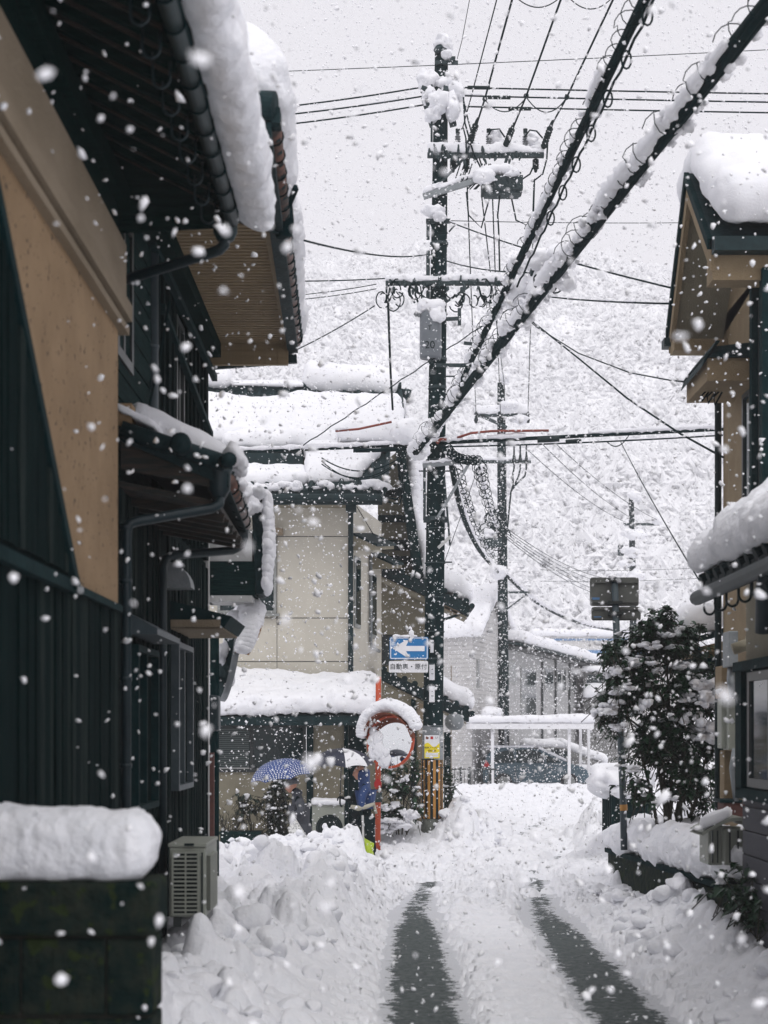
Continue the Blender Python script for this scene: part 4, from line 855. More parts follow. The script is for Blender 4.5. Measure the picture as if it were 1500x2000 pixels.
mb = MB(); zb0, zt0 = P(0, 1598, DP).z, P(0, 1484, DP).z; c = pp(1598)
for k in range(10):
    a0 = R(-90) + (k - 4.6) * .53; aa = np.linspace(a0 - .13, a0 + .13, 5); r_ = .1935
    vs = [V((c.x + r_ * math.cos(a), c.y + r_ * math.sin(a), z)) for z in (zb0, zt0) for a in aa]; mb.add(vs, [(i, i + 1, 5 + i + 1, 5 + i) for i in range(4)])
mb.build('orange_stripe', M['stripe_orange'], ss, smooth=True)
mb = MB(); mb.lathe([(.188, 0), (.188, .62)], pp(1484), n=32, cap=False); mb.build('grey_sheet', M['galv'], UP, smooth=True)
for (y0, y1, w_) in ((1243 + 8, 1276, .06), (1298, 1329, .10), (1341, 1372, .10)):
    mb = MB(); cc = P(843, (y0 + y1) / 2, DP); h = P(0, y0, DP).z - P(0, y1, DP).z; mb.cbox(cc + V((0, -.195, 0)), (w_, .012, h)); o = mb.build('number_plate', M['white'], UP, bevel=.01)
    if w_ > .07:
        mb = MB(); mb.cbox(cc + V((.005, -.203, .05)), (.02, .004, .012)); mb.cbox(cc + V((.0, -.203, -.03)), (.012, .004, .02)); mb.cbox(cc + V((.02, -.203, -.03)), (.008, .004, .02)); mb.build('marking', M['black'], o)
# yellow notice plate with its print
NP = MB(); x0, x1 = P(829, 0, 28.78).x, P(858.5, 0, 28.78).x; z0, z1 = P(0, 1481, 28.78).z, P(0, 1436, 28.78).z; W_, H_ = x1 - x0, z1 - z0; yn = 28.775
NP.box(x0, x1, yn, yn + .008, z0, z1); npl = NP.build('notice_plate', M['white'], UP)
mb = MB(); n = 16; pts = [(x0, yn - .003, z0), (x1, yn - .003, z0), (x1, yn - .003, z0 + .66 * H_)] + [(x1 - W_ * q, yn - .003, z0 + H_ * (.58 + .09 * math.sin(q * 7 + 2.2))) for q in np.linspace(.05, .95, n)] + [(x0, yn - .003, z0 + .6 * H_)]
mb.prism(pts, (0, .002, 0)); mb.build('yellow_print', M['yellow'], npl)
mb = MB(); mb.box(x0 + .40 * W_, x0 + .57 * W_, yn - .004, yn - .001, z0 + .83 * H_, z0 + .95 * H_); mb.build('red_square', M['red'], npl)
mb = MB(); mb.lathe([(.026, 0), (.026, .003)], (x0 + .18 * W_, yn, z0 + .89 * H_), (0, -1, 0), 14); mb.box(x0 + .08 * W_, x0 + .28 * W_, yn - .005, yn - .0035, z0 + .86 * H_, z0 + .875 * H_); mb.build('round_mark', M['hood'], npl)
mb = MB(); mb.box(x0 + .08 * W_, x0 + .92 * W_, yn - .0045, yn - .0035, z0 + .13 * H_, z0 + .24 * H_); mb.box(x0 + .08 * W_, x0 + .92 * W_, yn - .0045, yn - .0035, z0 + .055 * H_, z0 + .12 * H_) ; mb.build('white_box', M['white'], npl)
text_mesh('lettering', 'い', .055, FRONT((x0 + .80 * W_, yn - .004, z0 + .89 * H_)), M['black'], npl)
text_mesh('lettering', '地中ケーブル', .042, FRONT((x0 + .46 * W_, yn - .006, z0 + .455 * H_)), M['black'], npl)
text_mesh('lettering', '掘削注意', .036, FRONT((x0 + .5 * W_, yn - .006, z0 + .325 * H_)), M['hood'], npl)
# transformer can with its number
tc = P(841, 700, 28.62); th = P(0, 612, 28.62).z - P(0, 700, 28.62).z; tr = .195
mb = MB(); mb.lathe([(tr * .95, 0), (tr, .03), (tr, th - .06), (tr * .9, th), (tr * .5, th + .04)], tc, n=32); TR = mb.build('transformer', M['transformer'], UP, smooth=True)
def curved_text(body, size, zc):
    o = text_mesh('lettering', body, size, FRONT((0, 0, zc)), M['black'], TR, ext=.0005); off = ORG[o.name]; r_ = tr + .004; kk = bpy.data.objects[TR.name]
    for v in o.data.vertices:
        wx, wz = v.co.x + off.x, v.co.z + off.z; a = (wx + .0) / r_ - .10
        v.co = V((tc.x + r_ * math.sin(a), tc.y - r_ * math.cos(a), wz)) - off
curved_text('20', .19, P(0, 679, 28.62).z); curved_text('T', .12, P(0, 646, 28.62).z)
mb = MB()
for sx_ in (-1, 1):
    p = tc + V((sx_ * tr * .95, -.05, th - .05)); mb.lathe([(.03, 0), (.045, .02), (.03, .05), (.045, .07), (.02, .12)], p, (sx_, -.2, .2), 10)
mb.build('bushing', M['porcelain'], TR)
mb = MB(); mb.lathe([(.05, -.02), (.03, .05)], tc + V((0, 0, -.05)), n=10); mb.beam(tc + V((.05, .1, -.10)), tc + V((.75, .1, -.10)), .05, .06); mb.beam(tc + V((.1, .1, .72)), tc + V((.55, .1, .74)), .05, .06); mb.beam(tc + V((.52, .1, .62)), tc + V((.52, .1, .92)), .06, .06); mb.beam(tc + V((.6, .1, .30)), tc + V((1.25, .1, .22)), .06, .05); mb.build('bracket', M['iron'], TR)
mb = MB(); snow_slab(mb, [tc + V((-.23, -.2, th)), tc + V((.23, -.2, th)), tc + V((.23, .25, th)), tc + V((-.23, .25, th))], .28, res=.05, amp=.06, freq=4, seed=3, p=4); mb.blob(tc + V((.12, -.15, th - .08)), (.13, .12, .14), .25, seed=5); mb.build('snow_cap', M['snow'], TR, smooth=True)
# crossarms
def arm(p0, p1, w_, h, seed, sn=.16, name='crossarm', m='iron', part=1.0):
    mb = MB(); mb.beam(p0, p1, w_, h); o = mb.build(name, M[m], UP, bevel=.006)
    if sn:
        d = (p1 - p0).normalized(); s_ = V((0, 0, 1)).cross(d).normalized() * (w_ * .75); u = V((0, 0, h * .48))
        q1 = p0.lerp(p1, part); mb = MB(); snow_slab(mb, [p0 - s_ + u, q1 - s_ + u, q1 + s_ + u, p0 + s_ + u], sn, res=.045, amp=.055, freq=4.5, seed=seed, p=3.5, hvar=.7); mb.build('snow_cap', M['snow'], o, smooth=True)
    return o
yb = -.22
arm(P(834, 312, DP) + V((0, yb, 0)), P(1060, 312, DP) + V((0, yb, 0)), .08, .085, 2, .15)
mb = MB()
for i_ in range(34):
    px_ = random.uniform(838, 1056); c_ = P(px_, random.uniform(306, 322), DP) + V((0, yb - .05, 0)); mb.lathe([(random.uniform(.012, .03), 0), (random.uniform(.02, .04), random.uniform(.03, .08)), (.012, random.uniform(.09, .16))], c_, (random.uniform(-.4, .4), -.2, random.choice((-1, 1))), 8)
for i_ in range(30):
    px_ = random.uniform(756, 978); c_ = P(px_, random.uniform(556, 572), DP) + V((0, yb - .05, 0)); mb.lathe([(random.uniform(.012, .028), 0), (random.uniform(.02, .035), random.uniform(.03, .07)), (.012, random.uniform(.08, .13))], c_, (random.uniform(-.4, .4), -.2, random.choice((-1, -1, 1))), 8)
mb.beam(P(905, 318, DP) + V((0, yb, 0)), P(860, 365, DP) + V((0, yb, 0)), .04, .04); mb.beam(P(800, 566, DP) + V((0, yb, 0)), P(845, 600, DP) + V((0, yb, 0)), .035, .035); mb.beam(P(915, 566, DP) + V((0, yb, 0)), P(858, 605, DP) + V((0, yb, 0)), .035, .035)
mb.build('arm_fitting', M['iron'], UP)
arm(P(826, 394, DP) + V((0, yb - .05, 0)), P(965, 352, DP) + V((0, yb - .05, 0)), .08, .10, 4, .12, 'brace_arm', 'galv')
arm(P(753, 560, DP) + V((0, yb, 0)), P(980, 560, DP) + V((0, yb, 0)), .08, .075, 6, .12)
arm(P(825, 914, DP) + V((0, yb, 0)), P(938, 902, DP) + V((0, yb, 0)), .06, .075, 8, .05, 'crossarm', 'galv')
mb = MB(); mb.beam(P(854, 1014, DP) + V((0, yb, 0)), P(917, 906, DP) + V((0, yb - .05, 0)), .05, .05); mb.build('diagonal_brace', M['galv'], UP)
mb = MB(); mb.lathe([(.215, 0), (.215, .07)], pp(1018), n=20); mb.tube([pp(1018, -24, -.1), pp(1018, 24, -.1)], .04, 8); mb.build('clamp', M['iron'], UP)
mb = MB()
for dx0, dx1 in ((-32, -14), (10, 26)):
    a, b = pp(180, dx0, -.2), pp(238, dx1, -.2); mb.beam(a, b, .10, .12); mb.beam(a + V((0, .4, 0)), b + V((0, .4, 0)), .10, .12); mb.beam(a, a + V((0, 0, .02)) + V((-.03, 0, -.10)), .16, .1)
mb.build('top_bracket', M['iron'], UP)
mb = MB()
for (px, py, rx, rz, D) in ((838, 158, .19, .17, 0), (866, 165, .2, .16, 0), (890, 180, .16, .22, -.1), (858, 200, .22, .18, -.25), (884, 210, .14, .22, -.2), (846, 225, .16, .12, -.2), (866, 90, .18, .15, 0), (872, 108, .10, .11, -.05), (862, 83, .13, .11, 0), (836, 188, .12, .14, -.1)): mb.blob(P(px, py, DP + D), (rx, .22, rz), .28, seed=px + py, sub=3)
mb.build('snow_cap', M['snow'], UP, smooth=True)
mb = MB(); mb.beam(pp(128, -12, -.12), pp(128, 32, -.12), .06, .06); mb.lathe([(.1, 0), (.13, .05), (.09, .12)], pp(108, -2, -.1), n=10); mb.lathe([(.05, 0), (.05, .1)], pp(122, 16, -.15), (1, 0, 0), 8); mb.build('top_fitting', M['iron'], UP)
# insulators
def insulator(p, h=.3, r=.055):
    mb = MB(); pr = [(r * .5, 0)]
    for i in range(6): pr += [(r, h * (.1 + i * .14)), (r * .55, h * (.17 + i * .14))]
    pr += [(r * .6, h)]; mb.lathe(pr, p, n=12); mb.mi = 1; mb.lathe([(r * .7, h), (r * .75, h + .08), (.01, h + .09)], p, n=10); return mb.build('insulator', [M['porcelain'], M['black']], UP, smooth=False)
for px, py in ((893, 302), (953, 302), (1024, 302)): insulator(P(px, py, DP) + V((0, yb, 0)))
def strain(p0, p1):
    mb = MB(); p0, p1 = V(p0), V(p1); d = (p1 - p0); L = d.length; pr = [(.02, 0)]
    for i in range(7): pr += [(.062, L * (.12 + i * .1)), (.035, L * (.17 + i * .1))]
    pr += [(.03, L * .9), (.02, L)]; mb.lathe(pr, p0, d, 10); return mb.build('strain_insulator', M['black'], UP)
HVT = [(P(915, 292, DP), P(932, 240, DP - .6)), (P(985, 296, DP), P(1002, 250, DP - .6)), (P(1058, 300, DP), P(1077, 245, DP - .6))]
for a, b in HVT: strain(a + V((0, yb, 0)), b + V((0, yb, 0)))
for px in (884, 910, 1044): strain(P(px, 318, DP) + V((0, yb, 0)), P(px, 345, DP) + V((0, yb, 0)))
mb = MB()
for (px, py, rx, rz) in ((970, 272, .12, .11), (985, 285, .2, .10), (1038, 275, .13, .13), (925, 290, .16, .09), (960, 268, .1, .08), (1045, 290, .14, .1)): mb.blob(P(px, py, DP - .1), (rx, .16, rz), .3, seed=px)
split_build(mb, 'snow_lump', UP)
# switch box under the arm
mb = MB(); a, b = P(941, 380, DP - .35), P(1020, 342, DP - .35); mb.box(a.x, b.x, 28.5, 28.95, a.z + .05, b.z - .05); mb.box(a.x + .05, b.x - .05, 28.55, 28.9, a.z, a.z + .05)
for q in np.linspace(a.x + .06, b.x - .06, 6): mb.lathe([(.05, 0), (.06, .04), (.035, .09), (.05, .12)], (q, 28.7, b.z - .06), n=9)
for q in np.linspace(a.x + .1, b.x - .1, 5): mb.box(q - .012, q + .012, 28.46, 28.5, a.z + .06, b.z - .08)
sw = mb.build('switch_box', M['iron'], UP)
mb = MB(); snow_slab(mb, [(a.x - .05, 28.45, b.z - .02), (b.x - .2, 28.45, b.z - .02), (b.x - .2, 29, b.z - .02), (a.x - .05, 29, b.z - .02)], .16, res=.05, amp=.06, freq=4, seed=9, p=4); mb.blob(P(945, 345, 28.5), (.2, .2, .13), .25, seed=3); mb.blob(P(1000, 340, 28.6), (.16, .2, .1), .25, seed=5); mb.build('snow_cap', M['snow'], sw, smooth=True)
# lamp-like bracket lumps at y=420
mb = MB(); mb.blob(P(846, 412, DP - .2), (.19, .2, .10), .25, seed=1); mb.blob(P(858, 424, DP - .2), (.12, .2, .07), .25, seed=2); split_build(mb, 'snow_lump', UP)
mb = MB(); mb.beam(P(832, 432, DP - .15), P(880, 432, DP - .15), .08, .07); mb.tube([P(836, 435, DP - .2), P(836, 468, DP - .2)], .03, 8); mb.tube([P(836, 490, DP - .18), P(836, 640, DP - .18)], .035, 8); mb.tube([P(829, 905, DP - .15), P(829, 1016, DP - .15)], .025, 8); mb.tube([P(843, 150, DP - .15), P(843, 290, DP - .15)], .02, 6); mb.tube([P(868, 935, DP - .2), P(879, 1065, DP - .2)], .018, 6)
mb.build('conduit', M['iron'], UP, smooth=True)
mb = MB(); mb.beam(P(856, 1070, DP - .25), P(880, 1048, DP - .25), .09, .05); mb.build('street_lamp_head', M['tube_white'], UP)
mb = MB()
for py in (735, 920, 1098, 1208): mb.tube([pp(py, 0), pp(py, 33)], .014, 6)
for py in (650, 920): mb.tube([pp(py, 0), pp(py, -34)], .014, 6)
mb.build('step_bolt', M['iron'], UP)
mb = MB()
for i in range(26):
    px, py = random.uniform(745, 985), random.uniform(563, 590); c = P(px, py, DP - .3); r_ = random.uniform(.08, .2); a0 = random.uniform(0, 6); mb.tube([c + V((r_ * math.cos(a) * .7, random.uniform(-.03, .03), r_ * math.sin(a))) for a in np.linspace(a0, a0 + random.uniform(2.5, 5), 12)], .012, 5)
for px in (755, 762, 768, 800, 815, 905, 935, 960): mb.tube([P(px, 560, DP - .25), P(px + random.uniform(-6, 6), 575, DP - .28), P(px + random.uniform(-14, 14), 592, DP - .25)], .018, 6)
for i in range(10): 
    px = random.uniform(880, 960); mb.tube([P(px, 320, DP - .25), P(px - 10, 350, DP - .3), P(px - 30, 370, DP - .25)], .012, 5)
mb.build('lead_wire', M['wire'], UP)
mb = MB()
for a, b, c, d in (((905, 190), (908, 240), (925, 300), (948, 345)), ((895, 255), (905, 250), (910, 270), (912, 330)), ((953, 265), (960, 253), (975, 252), (986, 268)), ((1024, 268), (1035, 254), (1048, 256), (1060, 270)), ((911, 375), (915, 420), (940, 445), (955, 390)), ((998, 382), (1008, 430), (1040, 445), (1043, 360)), ((976, 382), (972, 420), (974, 450), (976, 530)), ((1070, 270), (1068, 310), (1060, 340), (1040, 355)), ((840, 435), (850, 455), (875, 455), (888, 440)), ((1000, 345), (1020, 350), (1035, 340), (1044, 320))):
    mb.tube([P(*q, DP - .3) for q in (a, b, c, d)], .015, 6)
mb.build('jumper_wire', M['wire'], UP, smooth=True)
mb = MB(); mb.blob(P(800, 842, DP - .3), (.30, .3, .24), .18, seed=12); mb.blob(P(818, 880, DP - .3), (.19, .2, .17), .2, seed=13); mb.blob(P(842, 832, DP - .3), (.16, .2, .13), .25, seed=14); split_build(mb, 'snow_lump', UP)
# ---------------------------------------------------------------- one-way sign and its plate, clamped to the pole
OW = thing('one_way_sign', 'blue one-way traffic sign with white arrow clamped to the utility pole', 'sign', P(798, 1288, 28.6))
def rrect(x0, x1, z0, z1, r, y, n=5):
    pts = []
    for cx_, cz_, a0 in ((x1 - r, z1 - r, 0), (x0 + r, z1 - r, 90), (x0 + r, z0 + r, 180), (x1 - r, z0 + r, 270)):
        for k in range(n + 1): a = R(a0 + 90 * k / n); pts.append(V((cx_ + r * math.cos(a), y, cz_ + r * math.sin(a))))
    return pts
Ds = 28.55; x0, x1, z0, z1 = P(761, 0, Ds).x, P(836.5, 0, Ds).x, P(0, 1288, Ds).z, P(0, 1244, Ds).z
MB().prism(rrect(x0, x1, z0, z1, .03, Ds), (0, .02, 0)).build('panel', M['blue'], OW)
o_, i_ = rrect(x0 + .012, x1 - .012, z0 + .012, z1 - .012, .024, Ds - .003), rrect(x0 + .026, x1 - .026, z0 + .026, z1 - .026, .014, Ds - .003); k = len(o_)
MB().add(o_ + i_, [(i, (i + 1) % k, k + (i + 1) % k, k + i) for i in range(k)]).build('border', M['white'], OW)
Wd, Hd = x1 - x0, z1 - z0; f = lambda u, v: V((x0 + u * Wd, Ds - .004, z1 - v * Hd))
mb = MB(); mb.add([f(.08, .5), f(.42, .14), f(.475, .15), f(.48, .21), f(.425, .40), f(.905, .40), f(.905, .63), f(.425, .63), f(.48, .82), f(.475, .88), f(.42, .88)], [(0, 10, 9, 8, 7, 4, 3, 2, 1), (7, 6, 5, 4)]); mb.build('arrow', M['white'], OW)
mb = MB(); mb.beam(V((x0 + .1, Ds + .03, z1 - .1)), V((x1 + .12, Ds + .03, z1 - .1)), .02, .03); mb.beam(V((x0 + .1, Ds + .03, z0 + .02)), V((x1 + .2, Ds + .03, z0 + .02)), .02, .03); mb.tube([f(.52, -.35), f(.52, .1)], .02, 8); mb.build('bracket', M['iron'], OW)
mb = MB(); snow_slab(mb, [(x0 + .05, Ds - .02, z1), (x1 - .2, Ds - .02, z1), (x1 - .2, Ds + .05, z1), (x0 + .05, Ds + .05, z1)], .035, res=.02, amp=.02, freq=9); mb.blob(f(.57, -.12), (.05, .05, .09), .3, seed=3); mb.blob(f(.53, -.38), (.03, .03, .035), .2, seed=4); mb.build('snow_cap', M['snow'], OW, smooth=True)
PL = thing('sign_plate', 'white plate with black Japanese lettering below the blue arrow sign', 'sign', P(798, 1313, 28.6))
x0, x1, z0, z1 = P(759.5, 0, Ds).x, P(836, 0, Ds).x, P(0, 1313.5, Ds).z, P(0, 1291, Ds).z
MB().prism(rrect(x0, x1, z0, z1, .025, Ds), (0, .02, 0)).build('panel', M['white'], PL)
text_mesh('lettering', '自動車・原付', .112, FRONT(((x0 + x1) / 2, Ds - .004, (z0 + z1) / 2 - .004)), M['black'], PL, ext=.001)
MB().beam(V((x0 + .1, Ds + .03, z1 - .05)), V((x1 + .12, Ds + .03, z1 - .05)), .02, .03).build('bracket', M['iron'], PL)

# ---------------------------------------------------------------- farther poles
D2 = 57.0
U2 = thing('utility_pole', 'second utility pole standing further up the white road with orange-black guard at its foot', 'utility pole', P(985, 1545, D2))
q2 = lambda py, dx=0, dy=0: P(985 - (1545 - py) * .008 + dx, py, D2 + dy)
mb = MB(); mb.tube([q2(1550), q2(1200), q2(900), q2(748)], [.20, .18, .16, .13], 16); mb.build('shaft', M['concrete'], U2, smooth=True)
mb = MB(); mb.tube([q2(1540, 13), q2(1480, 13)], .05, 8); mb.build('guy_guard', M['stripe_orange'], U2); MB().cbox(q2(1525, -4, -.22), (.14, .03, .2)).build('number_plate', M['white'], U2); MB().cbox(q2(1470, 3, -.22), (.10, .03, 2.4)).build('conduit', M['galv'], U2)
for (xa, ya, xb, yb_, s_) in ((928, 812, 1033, 810, 3), (925, 902, 1037, 902, 5), (940, 812, 990, 835, 0)):
    mb = MB(); pa, pb = P(xa, ya, D2 - .25), P(xb, yb_, D2 - .25); mb.beam(pa, pb, .1, .10); o = mb.build('crossarm', M['iron'], U2)
    if s_:
        mb = MB(); u = V((0, 0, .05)); s2 = V((0, .08, 0)); snow_slab(mb, [pa - s2 + u, pb - s2 + u, pb + s2 + u, pa + s2 + u], .28 if s_ == 3 else .16, res=.07, amp=.08, freq=2.6, seed=s_, p=4, hvar=.6); mb.build('snow_cap', M['snow'], o, smooth=True)
mb = MB()
for px in (930, 975, 1031): mb.lathe([(.05, 0), (.08, .1), (.05, .2), (.08, .3), (.03, .4)], P(px, 826, D2 - .3), n=10)
for px in (1004, 1016, 1028): mb.lathe([(.05, 0), (.07, .15), (.04, .3)], P(px, 905, D2 - .3), n=8)
mb.build('insulator', M['black'], U2)
mb = MB()
for i, px in enumerate((1004, 1016, 1028)): mb.tube([P(px, 870, D2 - .3), P(px, 915, D2 - .3), P(px - 3, 930, D2 - .3), P(1003 + i * 3, 945, D2 - .3), P(998, 960, D2 - .3), P(990, 1040, D2 - .3)], .03, 6)
for i in range(14): 
    c = P(random.uniform(940, 978), random.uniform(1010, 1060), D2 - .5); r_ = random.uniform(.15, .4); mb.tube([c + V((r_ * math.cos(a), 0, r_ * math.sin(a))) for a in np.linspace(0, 5, 12)], .02, 5)
mb.build('lead_wire', M['wire'], U2)
mb = MB(); mb.box(P(942, 0, D2).x, P(978, 0, D2).x, D2 - .6, D2 - .2, P(0, 1072, D2).z, P(0, 1055, D2).z); mb.build('junction_box', M['iron'], U2)
mb = MB()
for (px, py, rx, rz) in ((945, 1048, .5, .16), (975, 1118, .3, .22), (988, 735, .16, .3), (1015, 820, .3, .15), (995, 790, .3, .15), (955, 1040, .3, .15)): mb.blob(P(px, py, D2 - .3), (rx, .3, rz), .28, seed=px)
split_build(mb, 'snow_lump', U2)
D3 = 83.0
U3 = thing('utility_pole', 'small thin utility pole on the hillside, its foot hidden behind the grey sign panels', 'utility pole', P(1236, 1300, D3))
mb = MB(); mb.tube([P(1238, 1400, D3), P(1236, 1150, D3), P(1233, 968, D3)], [.2, .17, .13], 12); mb.build('shaft', M['concrete'], U3, smooth=True)
mb = MB(); mb.beam(P(1218, 1024, D3), P(1288, 1024, D3), .12, .12); mb.beam(P(1215, 1085, D3), P(1240, 1060, D3), .1, .1); mb.lathe([(.15, 0), (.15, .55)], P(1212, 1085, D3), n=10); mb.box(P(1222, 0, D3).x, P(1232, 0, D3).x, D3 - .4, D3 - .1, P(0, 1110, D3).z, P(0, 1095, D3).z); mb.build('crossarm', M['iron'], U3)
mb = MB()
for (px, py, rx, rz) in ((1240, 968, .35, .3), (1240, 1044, .7, .28), (1284, 1015, .25, .3), (1226, 1040, .3, .25), (1236, 1080, .4, .25), (1222, 1100, .4, .2), (1240, 1125, .45, .3), (1226, 1075, .35, .18)): mb.blob(P(px, py, D3 - .3), (rx, .3, rz), .28, seed=px + py)
split_build(mb, 'snow_lump', U3)
# ---------------------------------------------------------------- overhead wires
def wire(label, pts, r=.012, dens=.25, group=None, rr=None, cat='wire', name='overhead_wire', m='wire', seed=None, off=1.0):
    mb = MB(); mb.tube(pts, r, 6); o = mb.build(name, M[m], label=label, cat=cat, group=group, smooth=True)
    if dens > 0:
        s_ = wire_snow(MB(), pts, r, dens, seed if seed is not None else random.random() * 99, off, rr)
        if s_.v: s_.build('rime', M['rime'], o, smooth=True)
    return o
def ext(a, b, k): return V(b) + (V(b) - V(a)) * k
D = DP
G = 'three parallel wires crossing the street at the pole top'
for ya, yb_ in ((171, 181), (187, 197.5), (208, 218)): 
    a, b = P(905, ya, D), P(1500, yb_, D); wire('one of three parallel power wires running from the pole top past the snowy gable', cat_pts(a, ext(a, b, .8), .02, 20), .014, .30, G)
G = 'three parallel wires between the pole top and the copper gutter'
for ya, yb_ in ((170, 200), (188, 216), (205, 235)):
    a, b = P(826, ya, D), P(575, yb_, D); wire('one of three parallel power wires slanting from the pole top toward the copper gutter', cat_pts(a, ext(a, b, .9), .06, 20), .014, .30, G)
mb = MB()
for px, py in ((935, 171), (975, 190), (1015, 212)): mb.tube([P(px - 22, py, D - .05), P(px + 22, py + .5, D - .05)], .035, 8)
mb.tube([P(905, 172, D), P(904, 190, D), P(912, 225, D), P(925, 275, D), P(943, 330, D)], .014, 6)
mb.build('splice_sleeve', M['black'], UP, smooth=True)
a, b = P(1500, 93, D), P(575, 135, D); wire('hair-thin guard wire crossing above everything at the tip of the utility pole', cat_pts(ext(b, a, .5), ext(a, b, .4), .05, 20), .007, .3)
# high-voltage drops arriving from behind the viewer
for i, ((a0, b0), (fx, fy), (kx, ky), lab) in enumerate(zip(HVT, ((1000, 0), (1095, 0), (1197, 0)), ((947, 193), (1028, 187), (1107, 190)), ('black power wire rising from the strain insulator beside the pole shaft', 'black power wire rising from the middle strain insulator of the upper crossarm', 'black power wire rising from the strain insulator at the tip of the upper crossarm'))):
    k = P(kx, ky, DP - 2.2); h = k.z - CAMZ; b = P(fx, fy, h * FPX / 1430); e = ext(k, b, 3.2); wire(lab, [b0, k, b, e], .016, .16, 'power wires coming down to the upper crossarm')
    mb = MB(); mb.blob(k, .045, .2, sub=2); mb.build('wire_clamp', M['black'], bpy.data.objects[[o.name for o in COL.objects if o.name.startswith('overhead_wire')][-1]] if False else [o for o in COL.objects if o.get('label') == lab][0])
for (p0, k, f, lab, r) in (((903, 252), (920, 190), (970, 0), 'thin lead wire running up past the pole top beside a thicker power wire', .010), ((893, 115), (902, 80), (917, 0), 'faint hair-thin wire rising steeply from the very tip of the utility pole', .006)):
    k_ = P(*k, DP - 1.5); h = k_.z - CAMZ; b = P(f[0], f[1], h * FPX / 1430); wire(lab, [P(*p0, DP - .3), k_, b, ext(k_, b, 2)], r, .25)
wire('thin slack loop hanging between two power wires at the sky edge', cat_pts(P(1005, -8, 22), P(1097, -8, 22.5), .16, 12), .008, .1, 'slack loops between the power wires'); wire('thin slack loop between the outer pair of power wires', cat_pts(P(1108, -8, 22.5), P(1197, -6, 23), .18, 12), .008, .1, 'slack loops between the power wires')
wire('slack black jumper looping below the three crossing wires', cat_pts(P(947, 195, D - 2.2), P(1028, 190, D - 2.2), .22, 14), .009, .1, 'jumpers below the crossing wires'); wire('slack black jumper reaching to the crossarm tip wire', cat_pts(P(1028, 190, D - 2.2), P(1107, 190, D - 2.2), .25, 14), .009, .1, 'jumpers below the crossing wires')
# thick spiral-hung bundles overhead
def bundle(label, a, b, r, loop_r, pitch, seed, thin=None):
    L = (b - a).length; d = (b - a).normalized(); sd = d.cross(V((0, 0, 1))).normalized(); u = sd.cross(d)
    t = thing('cable_bundle', label, 'cable', a); n = 40; mb = MB()
    for j in range(6):
        a0 = j * 1.05; off = [(sd * math.cos(a0 + i * .12) + u * math.sin(a0 + i * .12)) * r * .52 for i in range(n + 1)]
        mb.tube([a.lerp(b, i / n) + off[i] for i in range(n + 1)], r * .48, 7)
    mb.build('cable', M['wire'], t, smooth=True)
    N = int(L / pitch); ctr = u * loop_r * .25 + sd * loop_r * .72; rl = np.random.RandomState(seed + 40); mb = MB(); run = []
    for k_ in range(N):
        keep = rl.rand() < .72; w_ = rl.uniform(.6, 1.3); j_ = rl.uniform(-.2, .2)
        if not keep:
            if len(run) > 4: mb.tube(run, .0048, 5)
            run = []; continue
        for i in range(13):
            an = i / 12 * 2 * math.pi + j_; run.append(a.lerp(b, (k_ + i / 12) / N) + ctr * .8 + (sd * math.cos(an) + u * math.sin(an)) * loop_r * w_)
    if len(run) > 4: mb.tube(run, .0048, 5)
    mb.build('spiral_hanger', M['wire'], t, smooth=True)
    mb = MB(); sg = -1 if (-sd).x < 0 else 1
    for k_, (o_, dn_, rr_) in enumerate(((1.05, .36, .9), (.7, .26, .7), (1.7, .16, .9), (-1.15, .30, .9), (-1.7, .22, 1.0))):
        wire_snow(mb, [a.lerp(b, i / 90) - sd * r * o_ + u * r * (.35 if o_ > 0 else -.2) for i in range(91)], r * .4, dn_, seed + 7 * k_, .1, r * rr_)
    rs_ = np.random.RandomState(seed); N = int(L / .22)
    for i in range(N):
        q = rs_.rand(); c = a.lerp(b, q); side = -1 if rs_.rand() < .6 else 1; k_ = rs_.uniform(.5, 1.3)
        for w_ in range(3):
            c2_ = c + d * rs_.uniform(-.16, .16) + sd * side * r * rs_.uniform(.6, 1.9) + u * r * rs_.uniform(-.7, .7); mb.blob(c2_, (r * .6 * k_, r * 1.1 * k_, r * .6 * k_), .42, seed=i + w_, sub=2)
    mb.build('snow', M['snow'], t, smooth=True); return t
a1, b1 = P(812, 882, 28.5), P(1500, 8, 11.4)
bundle('thickest spiral-wrapped cable bundle slanting overhead from the pole, clotted with snow', a1, ext(a1, b1, .16), .072, .115, .34, 5)
a2, b2 = P(866, 818, 28.7), P(1258, 0, 12.5)
bundle('slimmer spiral-wrapped cable bundle beside the thickest one, rising more steeply', a2, ext(a2, b2, .12), .046, .075, .27, 9)
a3, b3 = P(1010, 560, 20), P(1273, 8, 12.3); wire('thin looped wire running alongside the slimmer cable bundle', [a3.lerp(ext(a3, b3, .1), i / 30) + V((0, 0, .02 * math.sin(i * 2.1))) for i in range(31)], .012, .25)
mb = MB()
for q in np.linspace(.35, .98, 7): c = a3.lerp(b3, q); mb.tube([c + V((.04 * math.cos(a), 0, -.02 + .075 * math.sin(a))) for a in np.linspace(0, 6.28, 13)], .009, 5, False)
mb.build('hanger_loop', M['wire'], [o for o in COL.objects if o.get('label', '').startswith('thin looped wire')][0])
CB = thing('closure_box', 'cable junction box hung between the two thick bundles under a heap of snow', 'box', P(1062, 545, 20.5))
mb = MB(); a, b = P(1035, 545, 20.5), P(1095, 525, 20.5); mb.box(a.x, b.x, 20.4, 20.75, a.z, b.z); mb.build('case', M['iron'], CB, bevel=.02)
mb = MB()
for i in range(9): c = P(1052 + i * 4, 545 + i % 3 * 6, 20.3); r_ = .06 + .02 * (i % 3); mb.tube([c + V((r_ * math.cos(a), 0, r_ * math.sin(a))) for a in np.linspace(i, i + 4.6, 12)], .011, 5)
